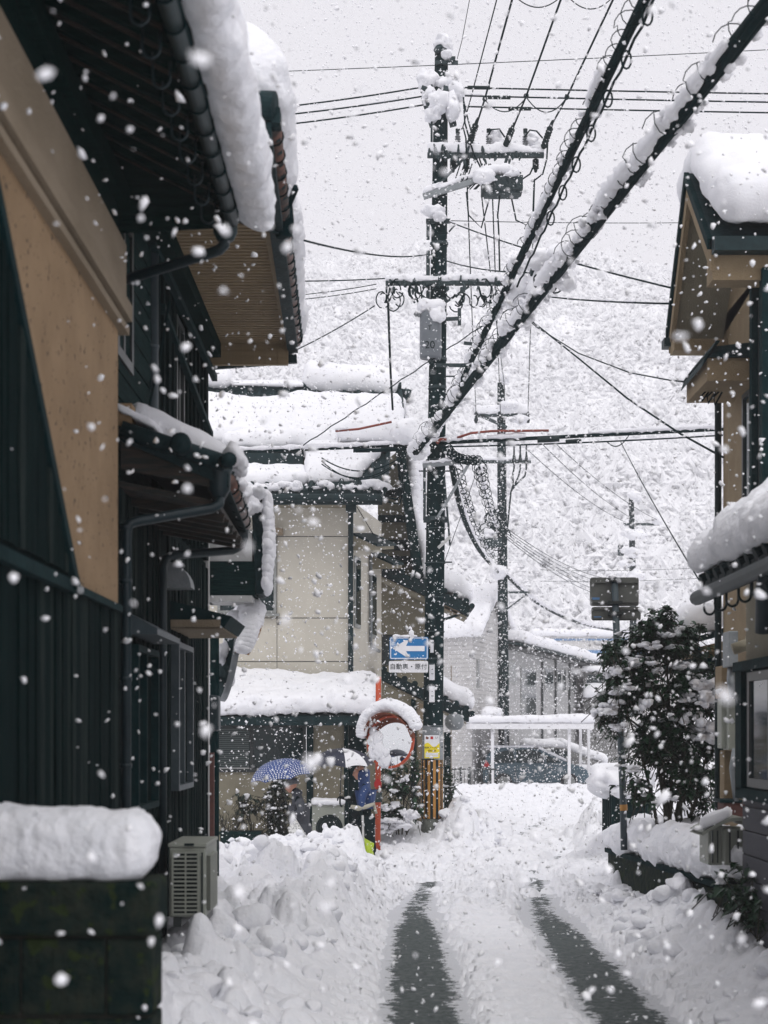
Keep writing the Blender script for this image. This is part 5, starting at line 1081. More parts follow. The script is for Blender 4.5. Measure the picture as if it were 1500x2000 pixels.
mb.build('lead_wire', M['wire'], CB)
mb = MB(); mb.blob(P(1068, 510, 20.4), (.32, .25, .16), .22, seed=3, sub=4); mb.blob(P(1010, 560, 20.6), (.18, .2, .18), .28, seed=5); mb.blob(P(1020, 590, 20.8), (.22, .2, .14), .28, seed=8); mb.blob(P(1045, 565, 20.5), (.15, .2, .22), .3, seed=9); mb.blob(P(1103, 545, 20.2), (.16, .2, .18), .3, seed=14); mb.blob(P(1100, 500, 20.2), (.18, .2, .14), .3, seed=15); mb.blob(P(960, 685, 24), (.15, .2, .11), .3, seed=16); mb.build('snow_cap', M['snow'], CB, smooth=True)
# snow-laden communication cable crossing at pole height
a, b = P(838, 866, DP - .25), P(1410, 838, DP - .25); xr_ = [a.lerp(ext(a, b, .4), i / 30) for i in range(31)]
wire('thick level cable carrying a ridge of snow from the pole toward the stucco house', xr_, .034, .62, None, .065, 'cable', 'overhead_cable', seed=3)
wire('thinner cable lashed just below the snow-ridged level cable', cat_pts(P(848, 873, DP - .3), P(1412, 850, DP - .3), .03), .014, .3)
mb = MB(); mb.tube([P(1050, 860, DP - .28), P(1092, 857, DP - .28)], .055, 8); mb.tube([P(1105, 862, DP - .3), P(1135, 860, DP - .3)], .03, 8); mb.build('splice_sleeve', M['black'], [o for o in COL.objects if o.get('label', '').startswith('thinner cable lashed')][0])
wire('orange protective tube sleeved over a cable just beyond the pole', [P(893, 855, DP - .3), P(920, 846, DP - .3), P(960, 842, DP - .3), P(1072, 841, DP - .3)], .022, .45, None, .03, 'cable sleeve', 'cable_sleeve', 'orange_tube')
wire('short orange cable sleeve lying along the snowy upper roof edge', [P(655, 842, DP - .3), P(700, 838, DP - .3), P(765, 824, DP - .3)], .02, .5, None, .03, 'cable sleeve', 'cable_sleeve', 'orange_tube')
wire('orange strip of tape wound on the cable where it meets the pole', [P(853, 866, DP - .3), P(860, 858, DP - .3), P(872, 858, DP - .3)], .03, 0, None, None, 'tape', 'marker_tape', 'orange_tube')
wire('thick level cable running from the pole in front of the snowy cream roof', cat_pts(P(838, 866, DP - .3), P(380, 884, DP - .3), .02), .030, .55, None, .05, 'cable', 'overhead_cable', seed=8)
wire('black cable stub below the level cable in front of the cream house eave', cat_pts(P(838, 872, DP - .32), P(690, 880, DP - .32), .02), .036, .2, None, .03, 'cable', 'overhead_cable')
G = 'slack drop wires looping under the level cable'
for y_, s_ in ((906, .42), (912, .36), (900, .30)): wire('one of three slack drop wires looping down beneath the level cable', cat_pts(P(800, 880, DP - .3), P(628, y_ - 6, DP - .3), s_), .012, .15, G)
mb = MB(); mb.tube([P(778, 880, DP + .2), P(780, 930, DP + .4), P(785, 960, DP + .4), P(775, 975, DP + .4), P(755, 972, DP + .4), P(740, 960, DP + .4)], .02, 6); mb.tube([P(782, 882, DP + .2), P(786, 930, DP + .4), P(790, 955, DP + .4), P(780, 985, DP + .4), P(757, 980, DP + .4)], .016, 6)
mb.build('cable_loop', M['wire'], label='loops of black cable gathered at the cream house roof corner', cat='cable', smooth=True)
# long thin service wires
wire('service wire strung from the old house gutter corner to the utility pole', cat_pts(P(438, 424, 9.75), P(833, 497, DP - .2), .12, 30), .010, .1)
wire('service wire passing behind the pole toward the junction box', cat_pts(P(838, 497, DP - .15), P(1062, 532, 21), .10), .011, .25)
wire('thin level wire from the pole bracket toward the stucco gable peak', cat_pts(P(878, 431, DP), P(1345, 435, DP + 4), .02), .007, .35)
wire('black wire descending from the pole bracket past the bundles to the stucco gable', cat_pts(P(880, 434, DP - .2), P(1314, 563, 17.2), .06), .012, .3)
wire('wire from the middle crossarm tip to the eave of the stucco gable', cat_pts(P(980, 566, DP - .2), P(1309, 593, 17), .05), .011, .35)
wire('long black wire falling from the middle crossarm to the stucco house corner pipe', [P(985, 578, DP - .3), P(1040, 628, 27), P(1130, 700, 24), P(1225, 778, 21), P(1330, 848, 18.5), P(1412, 893, 16.9)], .012, .12)
wire('thin curved wire sagging from the middle crossarm to the window canopy', [P(990, 590, DP - .3), P(1050, 640, 26), P(1130, 690, 23), P(1230, 728, 20), P(1310, 743, 18), P(1366, 748, 16)], .009, .1)
wire('twisted wire climbing from the level cable to the middle crossarm', [P(592, 870, DP - .4) .lerp(P(1003, 596, DP - .4), i / 30) + V((0, 0, .012 * math.sin(i * 1.9))) for i in range(31)], .010, .15)
wire('single wire leaving the pole above the middle crossarm toward the old house roof', cat_pts(P(832, 538, DP - .2), P(560, 549, DP + .5), .03), .011, .15)
G = 'pair of wires from the crossarm end toward the house roof'
for y_ in (577, 586): wire('one of two close wires from the crossarm end toward the house with the copper gutter', cat_pts(P(735, y_ - 22, DP - .2), P(575, y_, DP + 1), .02), .008, .2, G)
wire('slanting wire from the crossarm end down toward the copper gutter corner', cat_pts(P(732, 597, DP - .2), P(560, 692, DP + .5), .04), .010, .15)
wire('thick hanging lead dropping straight from the crossarm end to the cream house ridge', [P(758, 588, DP - .2), P(760, 650, DP), P(763, 730, DP + 1), P(767, 800, DP + 2)], .022, .1)
wire('fine wire dropping from the level cable to the porch roof snow of the stucco house', cat_pts(P(1212, 862, DP - .3), P(1377, 1152, 14), .05), .007, .1)
mb = MB(); mb.tube(cat_pts(P(1185, 862, DP - .3), P(1228, 850, DP - .3), .14, 10), .010, 5); mb.build('slack_loop', M['wire'], [o for o in COL.objects if o.get('label', '').startswith('fine wire dropping')][0])
# wires on to the second and third pole
for (x0, y0), (x1, y1), lab in (((912, 350), (930, 815), 'thin power wire from the upper crossarm to the near end of the second pole crossarm'), ((962, 385), (978, 815), 'thin power wire from the switch box to the middle of the second pole crossarm'), ((1044, 350), (1031, 812), 'thin power wire from the crossarm tip to the far end of the second pole crossarm'), ((941, 385), (985, 750), 'hair-thin guard wire running on to the top of the second pole')):
    wire(lab, cat_pts(P(x0, y0, DP), P(x1, y1, D2), .1), .013, .25, 'power wires running on to the second pole')
def hang(label, pp_, r, rr, dens, loops=None, seed=1):
    pts = []; 
    for i in range(len(pp_) - 1):
        for k in range(8): pts.append(pp_[i].lerp(pp_[i + 1], k / 8))
    pts.append(pp_[-1]); pts = [sum((pts[max(0, min(len(pts) - 1, i + k))] for k in (-3, -2, -1, 0, 1, 2, 3)), V()) / 7 for i in range(len(pts))]
    t = thing('hanging_cable', label, 'cable', pts[0]); MB().tube(pts, r, 7).build('cable', M['wire'], t, smooth=True)
    if loops:
        q = []; N = len(pts) * 10
        for i in range(N):
            f_ = i / N * (len(pts) - 1); k = int(f_); c = pts[k].lerp(pts[k + 1], f_ - k); q.append(c + V((math.cos(i * .62), 0, math.sin(i * .62))) * loops * (1 + .3 * math.sin(i * .21)))
        MB().tube(q, .009, 4).build('spiral_hanger', M['wire'], t)
    wire_snow(MB(), pts, r, dens, seed, .5, rr).build('snow', M['rime'], t, smooth=True)
hang('sagging snow-coated cable curving from the near pole down to the second pole', [P(880, 895, DP), P(893, 970, 32), P(912, 1030, 36), P(938, 1080, 43), P(975, 1120, D2)], .055, .08, .85)
hang('snow-coated cable sagging away from the second pole behind the sign panels', [P(985, 1120, D2), P(1010, 1145, 60), P(1050, 1180, 65), P(1105, 1208, 72), P(1160, 1225, 80), P(1260, 1240, 95)], .06, .12, .9)
hang('curly spiral cable hanging in loops between the two poles', [P(888, 905, DP), P(905, 960, 33), P(922, 1010, 38), P(945, 1060, 46), P(975, 1105, D2)], .012, .03, .4, .10)
hang('curly spiral cable running higher between the bracket arm and second pole', [P(935, 905, DP - .2), P(945, 950, 34), P(958, 1000, 42), P(975, 1040, D2)], .018, .05, .6, .11)
hang('curly slack coil of cable draped between the pole and its bracket arm', [P(872, 872, DP - .3), P(885, 890, DP - .3), P(905, 898, DP - .3), P(938, 900, DP - .3)], .012, .03, .3, .07)
G = 'fan of thin wires beyond the second pole'
for i in range(5): wire('one of a fan of thin wires spreading from the second pole behind the sign panels', cat_pts(P(990, 1032 + i * 5, D2), P(1175, 1128 + i * 9, 78), .25), .013, .25, G)
G = 'three faint wires leading to the smallest pole'
for (x0, y0), (x1, y1) in (((1032, 880), (1222, 1020)), ((1060, 868), (1245, 1018)), ((1085, 866), (1285, 1016))): wire('one of three faint wires descending to the smallest distant pole', cat_pts(P(x0, y0, 55), P(x1, y1, D3), .25), .013, .2, G)
G = 'two faint level wires on the hillside'
for y0, y1 in ((1113, 1108), (1135, 1128)): wire('one of two faint level wires low against the mountainside', cat_pts(P(1055, y0, 90), P(1390, y1, 90), .1), .013, .25, G)
wire('thin bracing wire slanting down from the bracket arm of the pole', [P(937, 905, DP - .2), P(868, 1098, DP - .1)], .006, .1)
# bracket arm on the second pole carrying a side cable
mb = MB(); mb.beam(P(986, 1157, D2), P(1036, 1157, D2), .07, .07); mb.beam(P(990, 1190, D2), P(1032, 1158, D2), .05, .05); mb.build('crossarm', M['iron'], U2)
# ---------------------------------------------------------------- stucco house on the other side
SH = thing('stucco_house', 'tan stucco house with steep snow-topped gable and dark lower windows across the road', 'house', (4, 15, 0))
XW = 3.6
mb = MB(); mb.box(XW, XW + 3, 15.0, 16.98, 0.2, 6.5); mb.prism([(XW, 15.0, 6.5), (XW, 16.98, 6.3), (XW, 15.95, 7.45)], (2.5, 0, 0)); mb.build('wall', M['tan_stucco'], SH)
Xv = 3.02; rd_ = P(1340, 352, 16); rz = rd_.z; ne = (14.85, 6.60); fe = (17.05, 6.30)
mb = MB(); mb.prism([(Xv, 16, rz), (8, 16, rz), (8, ne[0], ne[1]), (Xv, ne[0], ne[1])], (0, 0, .07)); mb.prism([(Xv, 16, rz), (8, 16, rz), (8, fe[0], fe[1]), (Xv, fe[0], fe[1])], (0, 0, .07)); sr = mb.build('roof', M['tile'], SH)
mb = MB(); mb.beam((Xv + .03, 16, rz - .05), (Xv + .03, fe[0], fe[1] - .05), .05, .16, (1, 0, 0)) if False else None
mb.prism([(Xv - .02, 16, rz + .08), (Xv - .02, fe[0], fe[1] + .08), (Xv - .02, fe[0], fe[1] - .02), (Xv - .02, 16, rz - .03)], (.05, 0, 0)); mb.prism([(Xv - .02, 16, rz + .08), (Xv - .02, ne[0], ne[1] + .08), (Xv - .02, ne[0], ne[1] - .02), (Xv - .02, 16, rz - .03)], (.05, 0, 0)); mb.build('verge_trim', M['darktrim'], sr)
mb = MB(); mb.prism([(Xv + .01, 16, rz - .03), (Xv + .01, fe[0] - .02, fe[1] - .02), (Xv + .01, fe[0] - .02, fe[1] - .17), (Xv + .01, 16, rz - .22)], (.05, 0, 0)); mb.prism([(Xv + .01, 16, rz - .03), (Xv + .01, ne[0], ne[1] - .02), (Xv + .01, ne[0], ne[1] - .22), (Xv + .01, 16, rz - .22)], (.05, 0, 0)); 
mb.build('barge_board', M['tan_stucco'], SH)
mb = MB(); mb.prism([(Xv + .06, 16, rz - .1), (Xv + .06, fe[0], fe[1] - .09), (XW, fe[0], fe[1] - .09), (XW, 16, rz - .1)], (0, 0, -.03)); mb.prism([(Xv + .06, 16, rz - .1), (Xv + .06, ne[0] + .1, ne[1] - .05), (XW, ne[0] + .1, ne[1] - .05), (XW, 16, rz - .1)], (0, 0, -.03)); mb.build('verge_soffit', M['greige'], SH)
mb = MB(); mb.box(Xv + .03, 7, 14.86, 15.12, 6.30, 6.53); mb.box(Xv + .02, XW + .1, 16.75, 17.0, 6.10, 6.22); mb.build('boxed_eave', M['tan_stucco'], SH)
mb = MB(); mb.box(Xv + .02, 7, 14.70, 14.85, 6.53, 6.66); mb.box(Xv - .05, Xv + .12, 16.95, 17.12, 6.19, 6.28)
for xx in (3.6, 4.1): mb.box(xx, xx + .02, 14.68, 14.86, 6.50, 6.6)
mb.tube([(3.45, 17.0, 6.12), (3.45, 17.0, 6.0), (3.62, 17.02, 5.85)], .05, 8); mb.build('gutter', M['gutter'], SH)
mb = MB(); snow_slab(mb, [(Xv + .02, 14.62, 6.68), (8, 14.62, 6.68), (8, 16.1, rz + .05), (Xv + .02, 16.1, rz + .05)], .46, res=.06, amp=.07, freq=2.6, seed=61, p=4.5, up=(0, -.35, 1)); snow_slab(mb, [(Xv + .0, 16.0, rz + .08), (8, 16.0, rz + .08), (8, 16.6, rz - .2), (Xv + .0, 16.6, rz - .2)], .42, res=.08, amp=.06, seed=63)
mb.build('snow_cap', M['snow'], sr, smooth=True)
mb = MB(); mb.tube([(3.60 - .05, 17.0, 5.9), (3.55, 17.0, .3)], .036, 12); mb.build('downpipe', M['black'], SH, smooth=True)
mb = MB(); mb.tube([P(1428, 770, 16.7), P(1430, 1300, 16.7)], .03, 10); mb.build('downpipe', M['greige'], SH, smooth=True)
# tall dark window strips of the gable wall
for px0, px1 in ((1458, 1474), (1477, 1500)):
    ya, yb_ = XW * FPX / (px1 - 750 + 14), XW * FPX / (px0 - 750)
for y0, y1 in ((15.45, 15.95), (15.05, 15.40)): 
    o = win(SH, XW, 0, 0.01, 0, .01) if False else None
def winL(parent, x, y0, y1, z0, z1, fw=.05, fm='alu_dark', mull=(.5,)):
    f = MB(); f.box(x - .04, x + .01, y0, y0 + fw, z0, z1); f.box(x - .04, x + .01, y1 - fw, y1, z0, z1); f.box(x - .04, x + .01, y0 + fw, y1 - fw, z0, z0 + fw); f.box(x - .04, x + .01, y0 + fw, y1 - fw, z1 - fw, z1)
    for q in mull: ym = y0 + (y1 - y0) * q; f.box(x - .03, x + .01, ym - fw * .4, ym + fw * .4, z0 + fw, z1 - fw)
    o = f.build('window', M[fm], parent); MB().box(x - .02, x - .008, y0 + fw, y1 - fw, z0 + fw, z1 - fw).build('pane', M['glass'], o); return o
winL(SH, XW - .002, 15.35, 15.92, 4.15, 5.45, .05); winL(SH, XW - .002, 14.9, 15.22, 3.9, 6.2, .05, mull=())
mb = MB(); mb.box(XW - .10, XW - .004, 15.24, 15.33, 3.7, 6.45); mb.box(XW - .10, XW - .004, 14.8, 14.92, 3.7, 6.4); mb.build('shutter_rail', M['darktrim'], SH)
# window canopy with hanging wire loops
D = 16; mb = MB(); x0 = 3.13; zb_, zt_ = P(0, 765, D).z, P(0, 722, D).z; mb.box(x0, XW, 15.5, 16.55, zb_, zt_); cn = mb.build('window_canopy', M['tan_stucco'], SH)
mb = MB(); mb.hexa([(x0 - .04, 15.46, zt_), (XW, 15.46, zt_), (XW, 16.6, zt_), (x0 - .04, 16.6, zt_), (x0 + .10, 15.56, zt_ + .13), (XW, 15.56, zt_ + .17), (XW, 16.5, zt_ + .17), (x0 + .10, 16.5, zt_ + .13)]); mb.prism([(x0 - .06, 15.46, zt_ - .10), (x0 - .02, 15.46, zt_ + .03), (x0 + .12, 15.46, zt_ + .16), (x0 + .08, 15.46, zt_ + .16)], (0, 1.1, 0)); mb.build('canopy_roof', M['tile'], cn)
mb = MB()
for px in (1372, 1385, 1398): mb.tube([P(px + 6, 765, D), P(px - 4, 775, D), P(px - 2, 784 + (px - 1372) * .3, D), P(px + 12, 766, D)], .010, 6)
mb.build('wire_loop', M['wire'], cn, smooth=True)
# lower, nearer wing: pent roof under deep snow
mb = MB(); mb.hexa([(2.60, 7, 3.24), (3.4, 7, 3.62), (3.4, 13.15, 3.62), (2.60, 13.15, 3.24), (2.60, 7, 3.32), (3.4, 7, 3.72), (3.4, 13.15, 3.72), (2.60, 13.15, 3.32)])
for yy in np.arange(9.5, 13.1, .27): mb.lathe([(0, 0), (.055, 0), (.055, .3)], (2.58, yy, 3.33), (1, 0, .45), 9)
pr = mb.build('porch_roof', M['tile'], SH)
mb = MB(); mb.tube([(2.55, 7, 3.22), (2.57, 13.15, 3.2)], .06, 10); mb.lathe([(.05, -.2), (.09, 0), (.09, .2)], (2.66, 11.0, 3.1), n=10); mb.tube([(2.66, 11, 3.0), (2.72, 11.05, 2.7), (2.98, 11.2, 2.4)], .05, 8); pg = mb.build('gutter', M['gutter'], SH, smooth=True)
mb = MB()
for yy in np.arange(10.4, 13.1, .42): mb = MB(); mb.tube([V((2.585, yy, 3.22))] + [V((2.63 - .045 * math.cos(a), yy, 3.10 - .05 * math.sin(a))) for a in np.linspace(0, math.pi, 9)] + [V((2.675, yy, 3.24))], .010, 6); mb.build('snow_guard_loop', M['gutter'], pg, smooth=True)
mb = MB(); snow_slab(mb, [(2.47, 7, 3.34), (2.47, 13.3, 3.30), (3.5, 13.3, 3.85), (3.5, 7, 3.85)], .42, res=.055, amp=.12, freq=2.2, seed=71, p=4, fine=.02); mb.build('snow_cap', M['snow_rough'], pr, smooth=True)
XL = 3.02
mb = MB(); mb.box(XL, 5, 7, 13.35, 2.62, 3.5); mb.build('upper_wall', M['greige'], SH)
mb = MB(); mb.box(XL - .01, 5, 7, 13.35, .2, 1.62)
for zz in np.arange(.5, 1.6, .2): mb.box(XL - .028, XL, 7, 13.35, zz, zz + .185)
mb.build('siding', M['siding'], SH)
mb = MB(); mb.box(XL - .08, XL + .05, 13.18, 13.40, 1.62, 2.66); mb.box(XL - .10, XL + .05, 7, 13.4, 2.60, 2.68); mb.box(XL - .08, XL + .06, 7, 13.4, 1.55, 1.64); mb.box(XL - .04, XL + .05, 7, 13.18, 1.64, 2.6); mb.build('window_surround', M['darktrim'], SH)
winL(SH, XL - .042, 11.6, 12.95, 1.66, 2.58, .07, 'alu_dark', (.5,))
mb = MB(); mb.tube([P(1500, 1100, 10.8), P(1492, 1150, 10.9), P(1490, 1235, 11.0)], .055, 10); mb.build('downpipe', M['pipe'], SH, smooth=True)
# services along the far corner
def bx(name, px0, px1, py0, py1, D, dep, m, bev=.01, parent=SH):
    a, b = P(px0, py1, D), P(px1, py0, D); return MB().box(a.x, b.x, D, D + dep, a.z, b.z).build(name, M[m], parent, bevel=bev)
bx('service_box', 1424, 1442, 1232, 1302, 15.2, .3, 'galv'); bx('meter_cabinet', 1409, 1422, 1365, 1462, 15.5, .2, 'acgrey'); bx('meter_cabinet', 1422.5, 1442, 1365, 1465, 15.4, .25, 'acgrey'); bx('corner_post', 1414, 1431, 1466, 1568, 15.6, .2, 'tan_stucco'); bx('brick_base', 1414, 1458, 1568, 1600, 15.3, .3, 'brick'); bx('post_cap', 1406, 1450, 1562, 1568, 15.28, .34, 'tile', .003); bx('wall_corner', 1409, 1422, 1300, 1364, 15.9, .3, 'tan_stucco'); bx('wall_panel', 1432, 1470, 1300, 1420, 16.0, .1, 'darktrim')
mb = MB(); mb.tube([P(1470, 1255, 14.2), P(1432, 1268, 14.2)], .052, 14); mb.lathe([(.09, 0), (.09, .02)], P(1466, 1256, 14.3), (-1, -.2, 0), 14); mb.build('flue_pipe', M['greige'], SH, smooth=True)
mb = MB(); mb.tube([P(1430, 1300, 15.4), P(1428, 1330, 15.3), P(1434, 1362, 15.3)], .045, 8); mb.tube([P(1436, 1462, 15.3), P(1430, 1500, 15.3), P(1438, 1565, 15.3)], .03, 8); mb.tube([P(1440, 1465, 15.3), P(1448, 1500, 15.2), P(1436, 1530, 15.3)], .012, 6); mb.build('conduit', M['galv'], SH, smooth=True)
BO = thing('water_heater', 'grey-green outdoor boiler cabinet with a curved snowy lid by the stucco house wall', 'boiler', P(1420, 1690, 14.2))
bx('body', 1383, 1413, 1612, 1690, 14.3, .4, 'acgrey', .015, BO); bx('body', 1414, 1462, 1618, 1690, 14.2, .4, 'acgrey', .015, BO)
mb = MB(); pts = [P(1372 + 90 * q, 1626 - 40 * math.sin(q * 1.9) ** 1.0 * .75 + (10 if q > .95 else 0), 14.0) for q in np.linspace(0, 1, 9)]; mb.add([p for p in pts] + [p + V((0, .6, 0)) for p in pts] + [p - V((0, 0, .03)) for p in pts] + [p + V((0, .6, -.03)) for p in pts], [(i, i + 1, 9 + i + 1, 9 + i) for i in range(8)] + [(18 + i, 18 + i + 1, i + 1, i) for i in range(8)] + [(27 + i, 27 + i + 1, 18 + i + 1, 18 + i) for i in range(8)]); ld = mb.build('lid', M['acgrey'], BO)
mb = MB(); q = [P(1368, 1620, 13.98), P(1428, 1598, 13.98), P(1428, 1598, 14.6), P(1368, 1620, 14.6)]; snow_slab(mb, q, .10, res=.04, amp=.03, freq=5, seed=4); mb.build('snow_cap', M['snow'], ld, smooth=True)
mb = MB()
for px in (1390, 1400, 1424, 1440, 1452): a = P(px, 1685, 14.19); b = P(px, 1622, 14.19); mb.box(a.x, a.x + .012, 14.18, 14.2, a.z, b.z)
mb.build('panel_seam', M['alu_dark'], BO)
# small roof of the neighbour behind
NB = thing('garden_shed', 'small neighbouring building with dark eave and rounded snow on its low roof', 'shed', P(1385, 1400, 19))
D = 19; mb = MB(); mb.hexa([P(1332, 1262, D), P(1425, 1238, D), P(1425, 1238, D + 2), P(1332, 1262, D + 2), P(1332, 1254, D), P(1425, 1222, D), P(1425, 1222, D + 2), P(1332, 1254, D + 2)]); rr_ = mb.build('roof', M['tile'], NB)
mb = MB(); mb.prism([P(1372, 1262, D + .05), P(1422, 1250, D + .05), P(1422, 1268, D + .05), P(1376, 1276, D + .05)], (0, .3, 0)); mb.box(P(1362, 0, D).x, P(1424, 0, D).x, D + .1, D + 2, P(0, 1284, D).z, P(0, 1272, D).z); mb.build('eave_board', M['tan_stucco'], NB)
mb = MB(); mb.box(P(1352, 0, D).x, P(1426, 0, D).x, D, D + 2, P(0, 1304, D).z, P(0, 1285, D).z); mb.box(P(1412, 0, D).x, P(1425, 0, D).x, D, D + .2, 0.2, P(0, 1300, D).z); mb.tube([P(1335, 1266, D - .05), P(1362, 1268, D - .05), P(1362, 1290, D)], .05, 8); mb.build('beam', M['darktrim'], NB)
mb = MB(); snow_slab(mb, [P(1322, 1250, D - .1), P(1430, 1222, D - .1), P(1430, 1205, D + 2), P(1322, 1235, D + 2)], .38, res=.06, amp=.07, freq=2.5, seed=81, p=3.5); mb.blob(P(1320, 1262, D), (.12, .3, .14), .2, seed=3); mb.build('snow_cap', M['snow'], rr_, smooth=True)

# ---------------------------------------------------------------- retaining wall with snow, road sign, bush
RW = thing('retaining_wall', 'low dark retaining wall along the road edge with a lumpy snow blanket', 'wall', (3.2, 18, 0))
mb = MB(); mb.hexa([(3.08, 11, 0), (3.3, 11, 0), (3.3, 22, 0), (3.08, 22, 0), (3.08, 11, .74), (3.3, 11, .74), (3.3, 22, .45), (3.08, 22, .45)]); mb.build('wall', M['stone'], RW)
mb = MB(); mb.box(3.04, 3.4, 11, 13.6, .72, .78); mb.hexa([(3.04, 13.6, .70), (3.4, 13.6, .70), (3.4, 22.05, .45), (3.04, 22.05, .45), (3.04, 13.6, .76), (3.4, 13.6, .76), (3.4, 22.05, .51), (3.04, 22.05, .51)]); mb.build('coping', M['concrete'], RW)
mb = MB(); snow_slab(mb, [(3.0, 14.1, .74), (3.0, 22.15, .49), (3.75, 22.15, .50), (3.9, 14.1, .74)], .42, res=.05, amp=.15, freq=2.0, seed=91, p=4, fine=.035, hvar=.45)
mb.build('snow_cap', M['snow_rough'], RW, smooth=True)
TS = thing('road_sign', 'road sign seen from behind, two grey panels on a grey post with orange band', 'sign', P(1218, 1625, 20))
mb = MB(); mb.tube([P(1219, 1660, 20), P(1217, 1560, 20), P(1200, 1128, 20)], .043, 14); mb.build('post', M['greypipe'], TS, smooth=True)
mb = MB(); c = P(1218.2, 1583, 20); d_ = (P(1200, 1128, 20) - P(1217, 1560, 20)).normalized(); mb.lathe([(.048, 0), (.048, .075)], c, d_, 16); mb.build('orange_band', M['stripe_orange'], TS)
def backpanel(px0, px1, py0, py1):
    a, b = P(px0, py1, 20.08), P(px1, py0, 20.08); mb = MB(); mb.prism(rrect(a.x, b.x, a.z, b.z, .03, 20.06), (0, .02, 0)); o = mb.build('panel', M['signback'], TS)
    mb = MB(); H_ = b.z - a.z; mb.box(a.x + .01, b.x - .01, 20.035, 20.059, a.z + H_ * .12, a.z + H_ * .19); mb.box(a.x + .01, b.x - .01, 20.035, 20.059, a.z + H_ * .80, a.z + H_ * .87); mb.build('stiffener', M['signback'], o)
    mb = MB(); mb.box(a.x + .03, a.x + .12, 20.055, 20.0595, a.z + H_ * .22, a.z + H_ * .30); mb.build('sticker', M['blue_stripe'], o); return o
backpanel(1152, 1247, 1128, 1184); backpanel(1155, 1251, 1185.5, 1212)
mb = MB()
for px, py in ((1201, 1133), (1202, 1177), (1204, 1198)): c = P(px, py, 20); mb.box(c.x - .10, c.x + .08, 19.94, 20.05, c.z - .018, c.z + .018)
mb.build('clamp', M['alu_dark'], TS)
mb = MB(); mb.blob(P(1195, 1127, 20), (.05, .05, .03), .3, seed=3); mb.build('snow_cap', M['snow'], TS, smooth=True)
# camellia bush
def leafy(name, label, cat, base, crown, n, lsz, seed, stems, snowballs, twig=60, leafmat='leaf', droop=.3, group=None, snowy=.10, gap=None):
    t = thing(name, label, cat, base, group); rs_ = np.random.RandomState(seed); mb = MB()
    for s_ in stems: mb.tube(s_[0], s_[1], 8)
    ctr = []
    for (c, rad, wgt) in crown:
        for i in range(int(n * wgt)):
            d = rs_.normal(size=3); d /= np.linalg.norm(d); rr_ = rs_.uniform(.3, 1.05) ** .7 if rs_.rand() < .86 else rs_.uniform(1.0, 1.42); ctr.append(V(np.array(c) + d * np.array(rad) * rr_))
    if gap is not None: nz = fbm(np.array([tuple(c) for c in ctr]) * 3.2 + 7, 2); ctr = [c for c, k in zip(ctr, nz) if k > gap]
    lf = MB()
    for c in ctr:
        # a short twig tip with a rosette of leaves
        ax_ = V((rs_.normal(0, .7), rs_.normal(0, .7), rs_.uniform(.2, 1.2))).normalized()
        for k in range(rs_.randint(4, 8)):
            a = rs_.uniform(0, 6.28); o_ = V((math.cos(a), math.sin(a), rs_.uniform(-.6, .5) - droop * .5)).normalized(); L = lsz * rs_.uniform(.7, 1.25); w_ = L * rs_.uniform(.26, .36)
            s0 = c + ax_ * rs_.uniform(-.06, .06); sdv = o_.cross(V((0, 0, 1))).normalized(); dn = V((0, 0, -1))
            m1 = s0 + o_ * L * .35; m2 = s0 + o_ * L * .7 + dn * L * .10; tp = s0 + o_ * L + dn * L * (.18 + droop * .3); f_ = V((0, 0, w_ * .35))
            lf.add([s0, m1 + sdv * w_ + f_, m2 + sdv * w_ * .8 + f_, tp, m2 - sdv * w_ * .8 + f_, m1 - sdv * w_ + f_, m1, m2], [(0, 6, 1), (1, 6, 7, 2), (2, 7, 3), (0, 5, 6), (5, 4, 7, 6), (4, 3, 7)])
        if rs_.rand() < .5: mb.tube([c - ax_ * .25 + V((0, 0, -.06)), c + ax_ * .03], [.007, .004], 4, False)
    mb.build('stem', M['bark'], t, smooth=True); lf.build('foliage', M[leafmat], t)
    sb = MB()
    for (c, rad) in snowballs:
        for k in range(15): f_ = rs_.uniform(.16, .46); sb.blob(V(c) + V((rs_.uniform(-.8, .8) * rad[0], rs_.uniform(-.9, .9) * rad[1], rs_.uniform(-.6, .6) * rad[2])), np.array((rad[0] * f_, rad[1] * f_, rad[2] * f_ * .8)), .40, seed=rs_.randint(999), sub=3)
    for c in ctr:
        if rs_.rand() < snowy: f_ = rs_.uniform(.025, .06); sb.blob(c + V((0, -.03, .035)), (f_, f_, f_ * .5), .4, seed=rs_.randint(99), sub=2)
    if sb.v: sb.build('snow', M['snow'], t, smooth=True)
    return t
DB = 18.6; s3 = lambda x, y, d=0: P(x, y, DB + d)
pxm = DB / FPX
def E(px, py, rx, ry, d=0, w=1): return (s3(px, py, d), (rx * pxm, .55, ry * pxm), w)
crown = [E(1300, 1330, 70, 70, 0, .17), E(1345, 1420, 70, 80, 0, .17), E(1285, 1430, 65, 75, .1, .15), E(1320, 1510, 65, 60, 0, .13), E(1215, 1330, 40, 60, 0, .09), E(1200, 1390, 35, 40, 0, .05), E(1245, 1285, 40, 45, 0, .075), E(1310, 1265, 45, 45, 0, .085), E(1375, 1330, 38, 60, .1, .08), E(1390, 1440, 30, 40, 0, .04), E(1295, 1225, 18, 30, 0, .02), E(1245, 1240, 14, 25, 0, .012), E(1325, 1240, 14, 22, 0, .012), E(1190, 1275, 14, 20, 0, .012), E(1293, 1208, 9, 26, 0, .014), E(1322, 1222, 9, 24, 0, .012), E(1266, 1232, 9, 24, 0, .012), E(1352, 1240, 10, 26, 0, .012), E(1215, 1262, 9, 22, 0, .01), E(1260, 1530, 40, 40, 0, .04), E(1375, 1540, 25, 50, 0, .025)]
